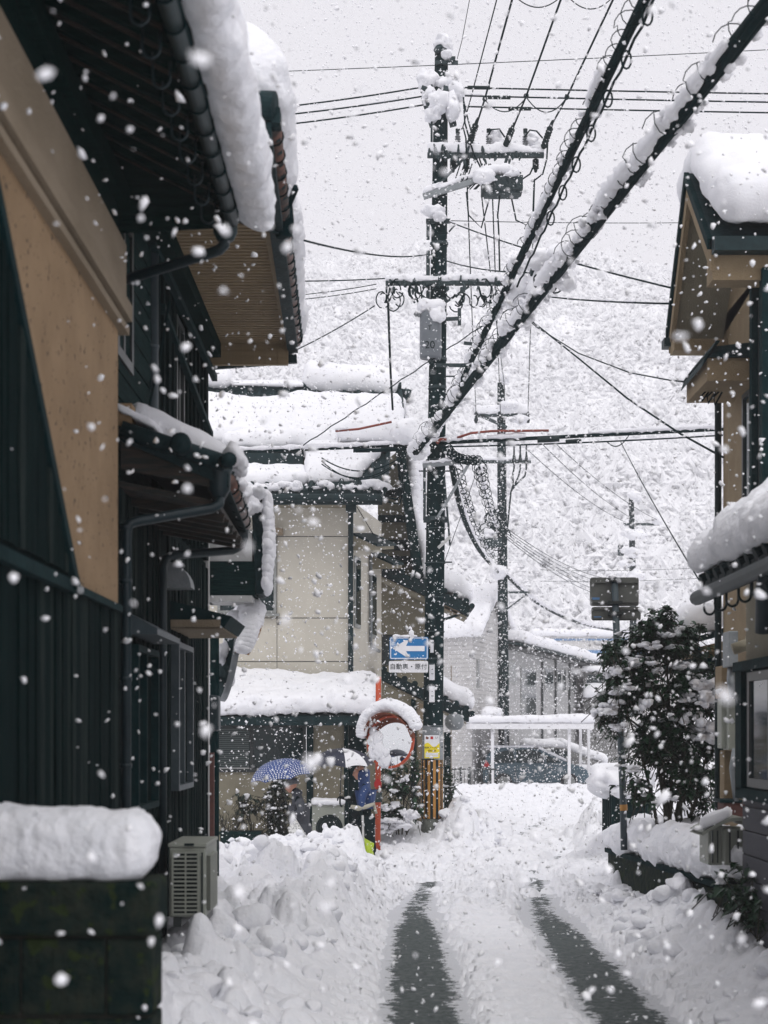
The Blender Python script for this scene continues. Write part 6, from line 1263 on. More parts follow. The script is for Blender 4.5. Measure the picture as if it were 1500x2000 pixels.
stems = [([s3(1335, 1665), s3(1325, 1590), s3(1340, 1500), s3(1320, 1380)], [.055, .045, .035, .015]), ([s3(1305, 1660), s3(1302, 1580), s3(1285, 1480), s3(1270, 1350)], [.045, .04, .03, .012]), ([s3(1300, 1660), s3(1312, 1560), s3(1310, 1430), s3(1300, 1260)], [.03, .025, .02, .008]), ([s3(1290, 1650), s3(1278, 1580), s3(1260, 1500), s3(1225, 1390)], [.025, .02, .016, .008]), ([s3(1330, 1650), s3(1360, 1560), s3(1385, 1450)], [.03, .02, .01]), ([s3(1375, 1690), s3(1352, 1620), s3(1335, 1560)], [.018, .014, .01]), ([s3(1395, 1685), s3(1375, 1600), s3(1380, 1560)], [.012, .01, .006]), ([s3(1270, 1560), s3(1245, 1520), s3(1230, 1490)], [.008, .007, .004]), ([s3(1285, 1400), s3(1240, 1340), s3(1200, 1300)], [.012, .009, .004]), ([s3(1250, 1420), s3(1210, 1390), s3(1180, 1370)], [.012, .009, .004])]
SBL = [(s3(px, py, -.35), (rx * pxm * .85, .25, ry * pxm * .8)) for px, py, rx, ry in ((1200, 1310, 24, 20), (1215, 1345, 26, 18), (1185, 1385, 26, 20), (1205, 1375, 22, 14), (1170, 1390, 12, 14), (1250, 1290, 30, 16), (1265, 1262, 24, 14), (1235, 1300, 20, 16), (1300, 1240, 16, 12), (1320, 1265, 20, 12), (1210, 1420, 18, 14), (1330, 1300, 26, 14), (1365, 1340, 30, 30), (1385, 1365, 32, 30), (1350, 1400, 24, 30), (1370, 1430, 34, 28), (1390, 1420, 22, 22), (1275, 1310, 20, 12), (1345, 1365, 22, 18), (1255, 1380, 14, 24), (1235, 1500, 18, 10), (1310, 1560, 14, 8))]
leafy('camellia_bush', 'tall glossy-leaved evergreen bush clotted with snow behind the grey sign post', 'bush', s3(1320, 1665), crown, 2300, .092, 11, stems, SBL, snowy=.05, gap=-.10)
leafy('low_shrub', 'low dark evergreen shrub at the foot of the boiler cabinet', 'shrub', P(1455, 1760, 13.2), [(P(1460, 1735, 13.2), (.28, .5, .14), .6), (P(1490, 1770, 12.9), (.2, .5, .16), .5)], 90, .10, 5, [([P(1455, 1770, 13.2), P(1460, 1730, 13.2)], [.02, .01])], [])
# snow-topped low fence, heaped shrubs and lattice behind the bush
LF = thing('low_fence', 'low dark board fence under a big rounded snow cushion beside the road', 'fence', P(1215, 1600, 26))
D = 26; a, b = P(1172, 1625, D), P(1262, 1525, D); mb = MB(); mb.prism([P(1180, 1530, D), P(1198, 1545, D - 1.2), P(1275, 1535, D - 1.2), P(1262, 1522, D)], (0, 0, -.95)); mb.build('board_panel', M['plank'], LF)
mb = MB()
for q in np.linspace(0, 1, 6): p = P(1180, 1530, D).lerp(P(1198, 1545, D - 1.2), q); mb.box(p.x - .03, p.x + .03, p.y - .03, p.y + .03, p.z - .95, p.z + .02)
mb.build('post', M['darktrim'], LF)
mb = MB(); mb.blob(P(1203, 1522, D - .6), (.44, .7, .28), .2, seed=2, sub=4); mb.blob(P(1240, 1514, D - .4), (.30, .6, .22), .25, seed=5, sub=4); mb.blob(P(1180, 1506, D - .5), (.2, .4, .12), .25, seed=6); mb.blob(P(1230, 1548, D - 1.3), (.35, .3, .10), .2, seed=7); mb.build('snow_cap', M['snow'], LF, smooth=True)
MD = thing('snowed_shrub', 'rounded shrub completely buried in snow behind the evergreen bush', 'shrub', P(1388, 1600, 23))
mb = MB(); mb.blob(P(1388, 1570, 23), (.40, .5, .40), .12, seed=21, sub=4); mb.blob(P(1370, 1600, 22.8), (.4, .5, .3), .12, seed=23, sub=4); mb.build('snow', M['snow'], MD, smooth=True); MB().blob(P(1388, 1592, 23.1), (.34, .42, .36), .2).build('foliage', M['leaf_dry'], MD)
MD2 = thing('snowed_shrub', 'snow-laden shrub with dark leaves showing beneath, behind the buried round one', 'shrub', P(1385, 1530, 25))
mb = MB(); mb.blob(P(1385, 1500, 25), (.36, .4, .16), .2, seed=25, sub=4); mb.blob(P(1362, 1492, 25), (.22, .3, .12), .2, seed=26); mb.build('snow', M['snow'], MD2, smooth=True); MB().blob(P(1388, 1516, 25.1), (.36, .4, .14), .3, seed=3).build('foliage', M['leaf_dry'], MD2)
LT = thing('lattice_fence', 'brown wooden lattice fence glimpsed between the bush and the meter cabinet', 'fence', P(1395, 1495, 27))
mb = MB()
for q in range(9): x = P(1372 + q * 5, 0, 27).x; mb.box(x - .008, x + .008, 26.98, 27, P(0, 1500, 27).z, P(0, 1452, 27).z)
for q in range(9): z = P(0, 1454 + q * 5.5, 27).z; mb.box(P(1370, 0, 27).x, P(1416, 0, 27).x, 27.0, 27.02, z - .008, z + .008)
mb.build('lattice', M['redwood'], LT); MB().box(P(1368, 0, 27).x, P(1371, 0, 27).x, 26.97, 27.03, .2, P(0, 1450, 27).z).build('post', M['redwood'], LT)

# ---------------------------------------------------------------- shrubs and pots by the cream house
def tw(seed, c, h, n, spread):
    rs_ = np.random.RandomState(seed); out = []
    for i in range(n):
        a = V(c) + V((rs_.uniform(-.1, .1), rs_.uniform(-.08, .08), 0)); b = a + V((rs_.uniform(-spread, spread), rs_.uniform(-.1, .1), h * rs_.uniform(.5, 1))); m_ = a.lerp(b, .5) + V((rs_.uniform(-.06, .06), 0, 0)); out.append(([a, m_, b], [.010, .008, .004]))
        for k in range(2): p = m_.lerp(b, rs_.uniform(0, .7)); out.append(([p, p + V((rs_.uniform(-.15, .15), 0, rs_.uniform(.08, .2)))], [.006, .003]))
    return out
DS = 28.2
leafy('potted_plant', 'bushy potted plant with pinnate leaves against the cream house wall', 'plant', P(488, 1655, DS), [(P(485, 1568, DS), (.22, .18, .19), .6), (P(480, 1585, DS), (.15, .15, .2), .3), (P(510, 1575, DS), (.14, .15, .2), .2)], 75, .07, 8, tw(3, P(488, 1640, DS), .6, 6, .15), [], leafmat='leaf_dry')
leafy('bare_shrub', 'leafless twiggy potted shrub next to the bushy plant', 'shrub', P(452, 1655, DS), [], 0, .05, 2, tw(5, P(452, 1640, DS), .55, 16, .28), [])
TR_ = thing('planter_trough', 'long dark planter trough under the window of the cream house', 'planter', P(465, 1665, DS)); a, b = P(430, 1668, DS - .15), P(508, 1630, DS - .15); mb = MB(); mb.box(a.x, b.x, DS - .15, DS + .25, 0, b.z); mb.box(a.x - .02, b.x + .02, DS - .17, DS + .27, b.z, b.z + .05); mb.build('trough', M['plank'], TR_)
leafy('columnar_shrub', 'tall dark columnar shrub behind the walker under the dotted umbrella', 'shrub', P(540, 1660, DS + .1), [(P(540, 1560, DS), (.19, .18, .26), .4), (P(540, 1610, DS), (.18, .18, .34), .5), (P(545, 1535, DS), (.12, .15, .15), .2)], 330, .07, 12, tw(8, P(540, 1650, DS), .9, 5, .1), [], leafmat='leaf_dry')
DQ = 28.6
leafy('evergreen_shrub', 'snow-weighted evergreen shrub between the orange mirror post and the utility pole', 'shrub', P(775, 1640, DQ), [(P(770, 1530, DQ), (.22, .2, .25), .35), (P(765, 1585, DQ), (.25, .2, .18), .35), (P(800, 1515, DQ), (.2, .2, .3), .14), (P(812, 1570, DQ), (.13, .2, .3), .12), (P(755, 1500, DQ), (.12, .2, .2), .1)], 210, .10, 15, tw(9, P(785, 1630, DQ), 1.4, 9, .35), [(P(760, 1575, DQ - .2), (.2, .2, .1)), (P(770, 1610, DQ - .2), (.3, .25, .14)), (P(800, 1600, DQ - .2), (.17, .2, .22)), (P(745, 1620, DQ - .2), (.2, .2, .14)), (P(790, 1520, DQ - .2), (.08, .1, .08)), (P(770, 1545, DQ - .2), (.09, .1, .06))])
leafy('climbing_plant', 'dark leafy climber at the utility pole side facing the white road', 'plant', P(878, 1600, DQ + 1.2), [(P(877, 1530, DQ + 1.2), (.12, .15, .35), .5), (P(884, 1592, DQ + 1.2), (.16, .15, .1), .2)], 110, .07, 25, tw(19, P(876, 1600, DQ + 1.2), .8, 5, .1), [(P(884, 1588, DQ + 1.1), (.10, .1, .05))])
# ---------------------------------------------------------------- houses, carport and cars up the road
WH = thing('white_house', 'pale white-sided house with pointed snowy gable beyond the second pole', 'house', P(930, 1545, 57))
def fx(px, D): return (px - 750) / FPX * D
cA = (fx(922, 56), 56.0); cL = (fx(845, 57.2), 57.2); cB = (fx(988, 61.5), 61.5); rdg_xy = ((cA[0] + cB[0]) / 2, (cA[1] + cB[1]) / 2)
ze = P(0, 1240, 56).z; zr = P(0, 1163, 58.7).z
mb = MB(); mb.add([(*cL, 0), (*cA, 0), (*cB, 0), (*cL, ze), (*cA, ze), (*cB, ze), (*rdg_xy, zr), (cL[0] + 1.4, cL[1] + 2.75, zr), (cL[0] + 2.8, cL[1] + 5.5, 0), (cL[0] + 2.8, cL[1] + 5.5, ze)], [(0, 1, 4, 3), (1, 2, 5, 6, 4), (3, 4, 6, 7), (2, 8, 9, 5), (6, 5, 9, 7), (8, 0, 3, 7, 9)])
mb.build('wall', M['white_siding'], WH)
mb = MB(); e = V((cB[0] - cA[0], cB[1] - cA[1], 0)).normalized(); nn = V((e.y, -e.x, 0)); l_ = V((cA[0] - cL[0], cA[1] - cL[1], 0)).normalized()
for k in range(38):
    z = .35 + k * .155
    if z < ze: mb.beam(V((*cL, z)) + V((0, -.006, 0)), V((*cA, z)) + V((0, -.006, 0)), .012, .022)
    w0 = 0 if z < ze else (z - ze) / (zr - ze) * .5
    if z < zr - .1: a = V((*cA, z)).lerp(V((*cB, z)), w0); b = V((*cA, z)).lerp(V((*cB, z)), 1 - w0); mb.beam(a + nn * .006, b + nn * .006, .012, .022)
mb.build('siding_line', M['siding_lap_line'], WH)
mb = MB(); A0, B0, R0 = V((*cA, ze)), V((*cB, ze)), V((*rdg_xy, zr)); off = nn * .35
mb.prism([A0 + off - l_ * 0 + V((0, 0, -.05)), R0 + off, R0 + off - l_ * 5, A0 + off - l_ * 5 + V((0, 0, -.05))], (0, 0, .12)); mb.prism([B0 + off + e * .5 + V((0, 0, -.3)), R0 + off, R0 + off - l_ * 5, B0 + off + e * .5 - l_ * 5 + V((0, 0, -.3))], (0, 0, .12))
rf = mb.build('roof', M['grey_siding'], WH)
mb = MB(); o2 = nn * .45; snow_slab(mb, [A0 + o2 - e * .45 + V((0, 0, -.15)), A0 - l_ * 5 - e * .45 + V((0, 0, -.15)), R0 - l_ * 5 + V((0, 0, .12)), R0 + o2 + V((0, 0, .12))], .40, res=.12, amp=.06, freq=1.5, seed=3); snow_slab(mb, [R0 + o2 + V((0, 0, .12)), R0 - l_ * 5 + V((0, 0, .12)), B0 - l_ * 5 + e * .6 + V((0, 0, -.2)), B0 + o2 + e * .6 + V((0, 0, -.2))], .38, res=.12, amp=.06, seed=6); mb.build('snow_cap', M['snow'], rf, smooth=True)
def wallwin(parent, a, b, u0, u1, z0, z1, nrm):
    A, B = V((*a, 0)), V((*b, 0)); p, q = A.lerp(B, u0), A.lerp(B, u1); n = V(nrm).normalized() * .03
    mb = MB(); mb.hexa([p + V((0, 0, z0)), q + V((0, 0, z0)), q + V((0, 0, z0)) + n, p + V((0, 0, z0)) + n, p + V((0, 0, z1)), q + V((0, 0, z1)), q + V((0, 0, z1)) + n, p + V((0, 0, z1)) + n]); o = mb.build('window', M['alu'], parent)
    s_ = (q - p).normalized() * .06; mb = MB(); n2 = n * 1.2; zz0, zz1 = z0 + .06, z1 - .06; p, q = p + s_, q - s_; mb.add([p + V((0, 0, zz0)) + n2, q + V((0, 0, zz0)) + n2, q + V((0, 0, zz1)) + n2, p + V((0, 0, zz1)) + n2], [(0, 1, 2, 3)]); mb.build('pane', M['glass'], o)
wallwin(WH, cA, cB, .12, .19, P(0, 1342, 56).z, P(0, 1285, 56).z, nn); wallwin(WH, cA, cB, .72, .95, P(0, 1335, 60).z, P(0, 1272, 60).z, nn); wallwin(WH, cA, cB, .72, .95, P(0, 1380, 60).z, P(0, 1345, 60).z, nn)
mb = MB(); mb.blob(P(960, 1392, 56.5), (.45, .5, .22), .2, seed=3); mb.build('snow_lump', M['snow'], WH, smooth=True)
GH = thing('grey_house', 'long grey house with one sweeping snow-white roof receding behind the carport', 'house', P(1080, 1545, 68))
a2_, b2_ = (fx(988, 60), 60.0), (fx(1150, 78), 78.0); zz = P(0, 1262, 60).z; d2 = V((b2_[0] - a2_[0], b2_[1] - a2_[1], 0)).normalized(); n2_ = V((d2.y, -d2.x, 0)) * 1.0
Aw, Bw = V((*a2_, 0)), V((*b2_, 0)); mb = MB(); nf = V((d2.y, -d2.x, 0)); mb.prism([Aw, Bw, Bw - nf * 5, Aw - nf * 5], (0, 0, zz)); mb.build('wall', M['house_grey'], GH)
for u0, u1, y0, y1 in ((.02, .10, 1335, 1290), (.14, .30, 1400, 1300), (.40, .50, 1350, 1300), (.55, .60, 1350, 1305), (.62, .66, 1350, 1305), (.74, .80, 1350, 1310), (.9, .98, 1350, 1310)):
    D_ = 60 + 18 * u0; wallwin(GH, a2_, b2_, u0, u1, P(0, y0, D_).z, P(0, y1, D_).z, nf)
mb = MB()
for u in (.36, .52, .70, .87): p = Aw.lerp(Bw, u) + nf * .06; mb.tube([p + V((0, 0, .2)), p + V((0, 0, zz))], .05, 6)
mb.beam(Aw + nf * .15 + V((0, 0, zz - .05)), Bw + nf * .15 + V((0, 0, zz - .05)), .3, .12); mb.build('timber', M['alu_dark'], GH)
mb = MB(); mb.prism([Aw + nf * .7 + V((0, 0, zz)), Bw + nf * .7 + d2 * .6 + V((0, 0, zz)), Bw - nf * 3.5 + V((0, 0, zz + .55)), Aw - nf * 3.5 + V((0, 0, zz + .55))], (0, 0, .1)); rf = mb.build('roof', M['tile'], GH)
mb = MB(); snow_slab(mb, [Aw + nf * .8 + V((0, 0, zz + .1)), Bw + nf * .8 + d2 * .8 + V((0, 0, zz + .1)), Bw - nf * 3.4 + V((0, 0, zz + .6)), Aw - nf * 3.4 + V((0, 0, zz + .6))], .42, res=.15, amp=.07, freq=1.2, seed=8); mb.build('snow_cap', M['snow'], rf, smooth=True)
AN = thing('annexe', 'low flat-roofed grey annexe at the far end of the long grey house', 'building', P(1165, 1420, 74)); D = 74; mb = MB(); mb.box(fx(1140, D), fx(1230, D), D, D + 4, .2, P(0, 1312, D).z); mb.build('wall', M['grey_siding'], AN); mb = MB(); mb.box(fx(1146, D), fx(1225, D), D - .05, D, P(0, 1345, D).z, P(0, 1318, D).z); mb.build('window', M['glass'], AN); mb = MB(); snow_slab(mb, [P(1136, 1312, D - .3), P(1235, 1312, D - .3), P(1235, 1312, D + 4), P(1136, 1312, D + 4)], .25, res=.15, amp=.05); snow_slab(mb, [P(1138, 1365, D - .8), P(1235, 1365, D - .8), P(1235, 1350, D), P(1138, 1350, D)], .4, res=.15, amp=.05); mb.build('snow_cap', M['snow'], AN, smooth=True)
FB = thing('distant_building', 'distant flat white building with two blue stripes under snow', 'building', P(1150, 1400, 112)); D = 112; mb = MB(); mb.box(fx(1040, D), fx(1330, D), D, D + 12, 0, P(0, 1243, D).z); mb.build('wall', M['white_siding'], FB)
mb = MB(); mb.box(fx(1075, D), fx(1330, D), D - .06, D, P(0, 1251, D).z, P(0, 1247.5, D).z); mb.box(fx(1130, D), fx(1330, D), D - .06, D, P(0, 1277, D).z, P(0, 1270, D).z); mb.build('blue_stripe', M['blue_stripe'], FB); snow('snow_cap', [P(1038, 1243, D - .3), P(1332, 1243, D - .3), P(1332, 1243, D + 12), P(1038, 1243, D + 12)], .5, FB, res=.3, amp=.08, freq=.6)
CP = thing('carport', 'white carport with flat snow-covered roof on slim posts', 'carport', P(1040, 1545, 55)); D = 54
z0, z1 = P(0, 1424, D).z, P(0, 1413, D).z; x0, x1 = fx(917, D), fx(1160, D); mb = MB(); mb.box(x0, x1, D, D + .12, z0, z1); mb.box(x0, x0 + .12, D + .12, D + 5, z0, z1); mb.box(x1 - .12, x1, D + .12, D + 5, z0, z1); mb.box(x0 + .12, x1 - .12, D + .12, D + 5, z1 - .08, z1 - .03); rf = mb.build('roof', M['white'], CP)
snow('snow_cap', [(x0 - .05, D - .06, z1), (x1 + .05, D - .06, z1), (x1 + .05, D + 5, z1), (x0 - .05, D + 5, z1)], .28, rf, res=.15, amp=.04, freq=1.2, seed=2)
for px, dd in ((962, .15), (1112, .15), (962, 4.6), (1150, 4.6), (1134, 4.6)):
    x = fx(px, D + dd); MB().box(x - .05, x + .05, D + dd, D + dd + .09, .1, z0).build('post', M['white'], CP)
RF = thing('railing_fence', 'black bar railing on a dark kerb in front of the white house', 'fence', P(915, 1545, 53)); D = 53
mb = MB(); za, zb_ = P(0, 1536, D).z, P(0, 1504, D).z; mb.box(fx(868, D), fx(972, D), D, D + .04, zb_, zb_ + .05); mb.box(fx(868, D), fx(972, D), D, D + .04, za, za + .05); mb.build('rail', M['alu_dark'], RF)
mb = MB()
for q in np.arange(fx(868, D), fx(972, D), .11): mb.box(q, q + .02, D + .01, D + .03, za, zb_)
mb.build('bar', M['alu_dark'], RF)
for px in (900, 917, 957): MB().box(fx(px, D) - .04, fx(px, D) + .04, D - .02, D + .06, .1, zb_ + .1).build('post', M['alu_dark'], RF)
mb = MB(); mb.box(fx(862, D), fx(1030, D), D - .1, D + .3, 0, P(0, 1540, D).z); mb.build('kerb_base', M['tile'], RF); snow('snow_cap', [(fx(862, D), D - .12, P(0, 1540, D).z), (fx(1030, D), D - .12, P(0, 1540, D).z), (fx(1030, D), D + .3, P(0, 1540, D).z), (fx(862, D), D + .3, P(0, 1540, D).z)], .08, RF, res=.1, amp=.03)
def car(label, x0, x1, y, zg, bodym, prof, wins, snowpoly, hw=.80):
    t = thing('parked_car', label, 'car', ((x0 + x1) / 2, y, zg)); L = x1 - x0
    def wz(z): return hw if z < .85 else hw - (z - .85) * .32
    mb = MB(); k = len(prof); n = [V((x0 + u * L, y - wz(z), zg + z)) for u, z in prof]; f_ = [V((x0 + u * L, y + wz(z), zg + z)) for u, z in prof]
    mb.add(n + f_, [tuple(range(k)), tuple(range(2 * k - 1, k - 1, -1))] + [(i, k + i, k + (i + 1) % k, (i + 1) % k) for i in range(k)]); mb.build('body', M[bodym], t, bevel=.05)
    for wp in wins:
        mb = MB(); mb.prism([V((x0 + u * L, y - wz(z) - .008, zg + z)) for u, z in wp], (0, .012, 0)); mb.build('window', M['glass'], t)
    for u in (.19, .81):
        mb = MB(); mb.lathe([(.30, -.1), (.31, -.06), (.31, .1)], (x0 + u * L, y - hw - .0, zg + .30), (0, 1, 0), 20); w_ = mb.build('wheel', M['rubber'], t); mb = MB(); mb.lathe([(.19, -.115), (.20, -.10)], (x0 + u * L, y - hw, zg + .30), (0, 1, 0), 16); mb.build('rim', M['alu'], w_)
    mb = MB(); 
    for u0, u1 in ((.30, .31), (.58, .585)): mb.box(x0 + u0 * L, x0 + u0 * L + .012, y - hw - .006, y - hw + .01, zg + .3, zg + .9)
    mb.build('door_seam', M['black'], t); mb = MB(); mb.box(x0 + .345 * L, x0 + .40 * L, y - hw - .03, y - hw, zg + .80, zg + .835); mb.box(x0 + .61 * L, x0 + .66 * L, y - hw - .03, y - hw, zg + .80, zg + .835); mb.build('door_handle', M['alu'], t)
    mb = MB()
    for q in snowpoly: snow_slab(mb, [V((x0 + u * L, y + s_ * wz(z) * 1.02, zg + z)) for (u, z), s_ in zip(q[0], (-1, -1, 1, 1))], q[1], res=.09, amp=.03, freq=2, seed=q[2], p=4)
    mb.build('snow_cap', M['snow'], t, smooth=True); return t
hatch = [(0, .28), (.0, .75), (.012, .98), (.035, 1.22), (.10, 1.47), (.22, 1.53), (.42, 1.52), (.56, 1.42), (.70, 1.16), (.80, .98), (.93, .84), (.985, .70), (1, .5), (.99, .26)]
c_ = car('blue-green hatchback parked under the carport with red tail lamp showing', fx(944, 56), fx(1152, 56), 56.9, .05, 'carblue', hatch, [[(.10, .98), (.12, 1.32), (.28, 1.44), (.30, .98)], [(.315, .98), (.315, 1.44), (.44, 1.44), (.55, 1.34), (.58, .98)], [(.60, .98), (.585, 1.27), (.69, 1.10), (.74, .98)]], [([(.04, 1.50), (.50, 1.50), (.50, 1.50), (.04, 1.50)], .08, 3), ([(.52, 1.46), (.79, 1.0), (.79, 1.0), (.52, 1.46)], .12, 4)])
mb = MB(); mb.prism([P(944, 1499, 56.05), P(958, 1497, 56.05), P(949, 1484, 56.05)], (0, .06, 0)); mb.build('tail_lamp', M['red'], c_)
car('second car buried in snow beside the blue-green hatchback, only dark wheel showing', fx(1010, 60), fx(1190, 60), 60.5, .05, 'grey_siding', hatch, [[(.315, .98), (.315, 1.40), (.44, 1.42), (.55, 1.32), (.58, .98)]], [([(.05, 1.45), (.55, 1.42), (.55, 1.42), (.05, 1.45)], .36, 5), ([(.45, 1.5), (.98, .82), (.98, .82), (.45, 1.5)], .36, 6), ([(.60, .55), (1.0, .5), (1.0, .5), (.60, .55)], .35, 7)])

# ---------------------------------------------------------------- people
def skin(name, J, E_, m, parent, root, sub=2, label=None):
    ks = list(J); me = bpy.data.meshes.new(name); me.from_pydata([tuple(J[k][0]) for k in ks], [(ks.index(a), ks.index(b)) for a, b in E_], []); o = bpy.data.objects.new(name, me); COL.objects.link(o)
    sk = o.modifiers.new('skin', 'SKIN'); sk.use_smooth_shade = True; sk.branch_smoothing = .6
    for i, k in enumerate(ks): r_ = J[k][1]; me.skin_vertices[0].data[i].radius = r_ if isinstance(r_, tuple) else (r_, r_)
    for i, k in enumerate(ks): me.skin_vertices[0].data[i].use_root = (k == root)
    ss_ = o.modifiers.new('sub', 'SUBSURF'); ss_.levels = sub; ss_.render_levels = sub
    dg = bpy.context.evaluated_depsgraph_get(); m2 = bpy.data.meshes.new_from_object(o.evaluated_get(dg)); bpy.data.objects.remove(o); m2.name = name; m2.materials.clear()
    return link_mesh(name, m2, [M[m]], parent, label)
def hand_chain(J, E_, wrist, dirn, side, up, pre, k=1.0, curl=.5):
    """palm plus five curled digits"""
    w_ = V(J[wrist][0]); d = V(dirn).normalized(); s_ = V(side).normalized(); u = V(up).normalized(); J[pre + 'palm'] = (w_ + d * .07 * k, (.020 * k, .034 * k)); E_.append((wrist, pre + 'palm'))
    for i, (o_, L) in enumerate(((-.030, .062), (-.010, .072), (.010, .068), (.030, .052))):
        a = w_ + d * .085 * k + s_ * o_ * k; b = a + (d * (1 - curl * .6) + u * -curl).normalized() * L * .5 * k; c = b + (d * (1 - curl * 1.6) + u * -curl * 1.5).normalized() * L * .5 * k
        for nm, p, r_ in (('a', a, .010), ('b', b, .009), ('c', c, .008)): J[f'{pre}{i}{nm}'] = (p, r_ * k)
        E_ += [(pre + 'palm', f'{pre}{i}a'), (f'{pre}{i}a', f'{pre}{i}b'), (f'{pre}{i}b', f'{pre}{i}c')]
    a = w_ + d * .035 * k - s_ * .036 * k; b = a + (d * .6 - s_ * .7 - u * .3).normalized() * .045 * k; J[pre + 'ta'] = (a, .012 * k); J[pre + 'tb'] = (b, .010 * k); E_ += [(wrist, pre + 'ta'), (pre + 'ta', pre + 'tb')]
def head(parent, c, fwd, r=.098):
    """egg-shaped head with nose, brow, lips and ears"""
    f_ = V(fwd).normalized(); s_ = f_.cross(V((0, 0, 1))).normalized(); mb = MB(); vs, fs = ICO[4]; out = []
    for v in vs:
        x, y, z = v; wd = .80 * (1 - .22 * max(0, -z) ** 1.3); fr = x
        px_ = fr * r * (.98 if z > -.2 else .98 - .12 * (-.2 - z)); q = 0
        if fr > 0: 
            q += .030 * math.exp(-((y / .16) ** 2 + ((z + .18) / .20) ** 2)); q += .012 * math.exp(-((y / .5) ** 2 + ((z - .22) / .10) ** 2)); q += .010 * math.exp(-((y / .28) ** 2 + ((z + .55) / .07) ** 2)); q -= .012 * math.exp(-(((abs(y) - .34) / .14) ** 2 + ((z - .05) / .10) ** 2)); q += .012 * math.exp(-((y / .3) ** 2 + ((z + .85) / .15) ** 2))
        ear = .018 * math.exp(-((x / .14) ** 2 + ((z - .0) / .22) ** 2 + ((abs(y) - 1) / .3) ** 2))
        out.append(V(c) + f_ * (px_ + q) + s_ * (y * r * wd + math.copysign(ear, y)) + V((0, 0, z * r * 1.22)))
    return mb.add(out, fs)
def umbrella(label, c, rad, h, axis, mats, handle, fold=8, dots=False, rot=0):
    t = thing('umbrella', label, 'umbrella', V(handle)); ax = V(axis).normalized(); u = ax.orthogonal().normalized(); u = (Matrix.Rotation(rot, 3, ax) @ u); w_ = ax.cross(u); c = V(c)
    NR, NA = 10, 6
    def pt(q, a):  # q 0 top..1 rim, a angle; scalloped between ribs
        loc = (a / (2 * math.pi) * fold) % 1; sc = 1 - .085 * math.sin(math.pi * loc) * q ** 1.5; r_ = rad * math.sin(q * 1.32) / math.sin(1.32) * (1 - .02 * math.sin(math.pi * loc)); z = h * (math.cos(q * 1.32) - math.cos(1.32)) / (1 - math.cos(1.32)); z += h * .10 * math.sin(math.pi * loc) * q ** 2
        return c + ax * z + (u * math.cos(a) + w_ * math.sin(a)) * r_ * (sc if q > 0 else 1)
    for p in range(fold):
        mb = MB(); a0, a1 = 2 * math.pi * p / fold, 2 * math.pi * (p + 1) / fold - 1e-4; vs = []; fs = []
        for i in range(NR + 1):
            for j in range(NA + 1): vs.append(pt(i / NR, a0 + (a1 - a0) * j / NA))
        for i in range(NR):
            for j in range(NA): k = i * (NA + 1) + j; fs.append((k, k + 1, k + NA + 2, k + NA + 1))
        mb.add(vs, fs)
        if dots:
            mb.mi = 1
            for i in range(1, 15):
                q = i / 14.6; n = max(1, round(q * 9)); 
                for j in range(n):
                    a = a0 + (a1 - a0) * (j + .5 + (.25 if i % 2 else -.25)) / (n + .2); p0 = pt(q, a); du = (pt(min(1, q + .02), a) - p0).normalized(); dv = (pt(q, a + .02) - p0).normalized(); nn_ = du.cross(dv).normalized(); nn_ = nn_ if nn_.dot(ax) > -.2 and nn_.dot(p0 - c + ax * .2) > 0 else -nn_; r_ = .0112
                    mb.add([p0 + nn_ * .004 + (du * math.cos(b) + dv * math.sin(b)) * r_ for b in np.linspace(0, 5.236, 6)], [(0, 1, 2, 3, 4, 5)])
            mb.build('canopy_panel', [M[mats[p % len(mats)]], M['white']], t)
        else: mb.build('canopy_panel', M[mats[p % len(mats)]], t)
    mb = MB()
    for p in range(fold): mb.tube([pt(q, 2 * math.pi * p / fold) - ax * .008 for q in np.linspace(0, 1.0, 8)], .0035, 4)
    mb.build('rib', M['alu_dark'], t); mb = MB(); top = c + ax * (h + .06); mb.tube([top, c + ax * h, V(handle)], [.005, .008, .009], 8); mb.build('shaft', M['alu_dark'], t)
    mb = MB(); hv_ = V(handle); mb.tube([hv_ + ax * .02, hv_ - ax * .08, hv_ - ax * .12 + u * .02, hv_ - ax * .13 + u * .05], .014, 8); mb.build('grip', M['black'], t); return t
DPp = 26.0
def Q(px, py, d=0): return P(px, py, DPp) + V((0, d, 0))
# walker under the dotted umbrella
P1 = thing('person', 'person in charcoal coat and grey knit hat bowed under the blue dotted umbrella', 'person', (Q(582, 0).x, DPp, 0.06))
J = {'pelvis': (Q(585, 1612), (.13, .15)), 'waist': (Q(584, 1596), (.12, .14)), 'chest': (Q(582, 1566), (.12, .15)), 'neck': (Q(577, 1547), .05), 'skull': (Q(571, 1537), .07),
     'shl': (Q(586, 1560, -.17), .055), 'ell': (Q(585, 1588, -.24), .045), 'wrl': (Q(572, 1588, -.26), .028), 'shr': (Q(580, 1560, .15), .055), 'elr': (Q(574, 1584, .2), .045), 'wrr': (Q(561, 1574, .05), .028),
     'hipl': (Q(588, 1620, -.09), .085), 'knl': (Q(582, 1650, -.09), .06), 'anl': (Q(592, 1684, -.09), .04), 'tol': (Q(580, 1689, -.09), .035), 'hipr': (Q(584, 1620, .09), .085), 'knr': (Q(574, 1650, .09), .06), 'anr': (Q(572, 1684, .09), .04), 'tor': (Q(560, 1689, .09), .035)}
Eg = [('pelvis', 'waist'), ('waist', 'chest'), ('chest', 'neck'), ('neck', 'skull'), ('chest', 'shl'), ('shl', 'ell'), ('ell', 'wrl'), ('chest', 'shr'), ('shr', 'elr'), ('elr', 'wrr'), ('pelvis', 'hipl'), ('hipl', 'knl'), ('knl', 'anl'), ('anl', 'tol'), ('pelvis', 'hipr'), ('hipr', 'knr'), ('knr', 'anr'), ('anr', 'tor')]
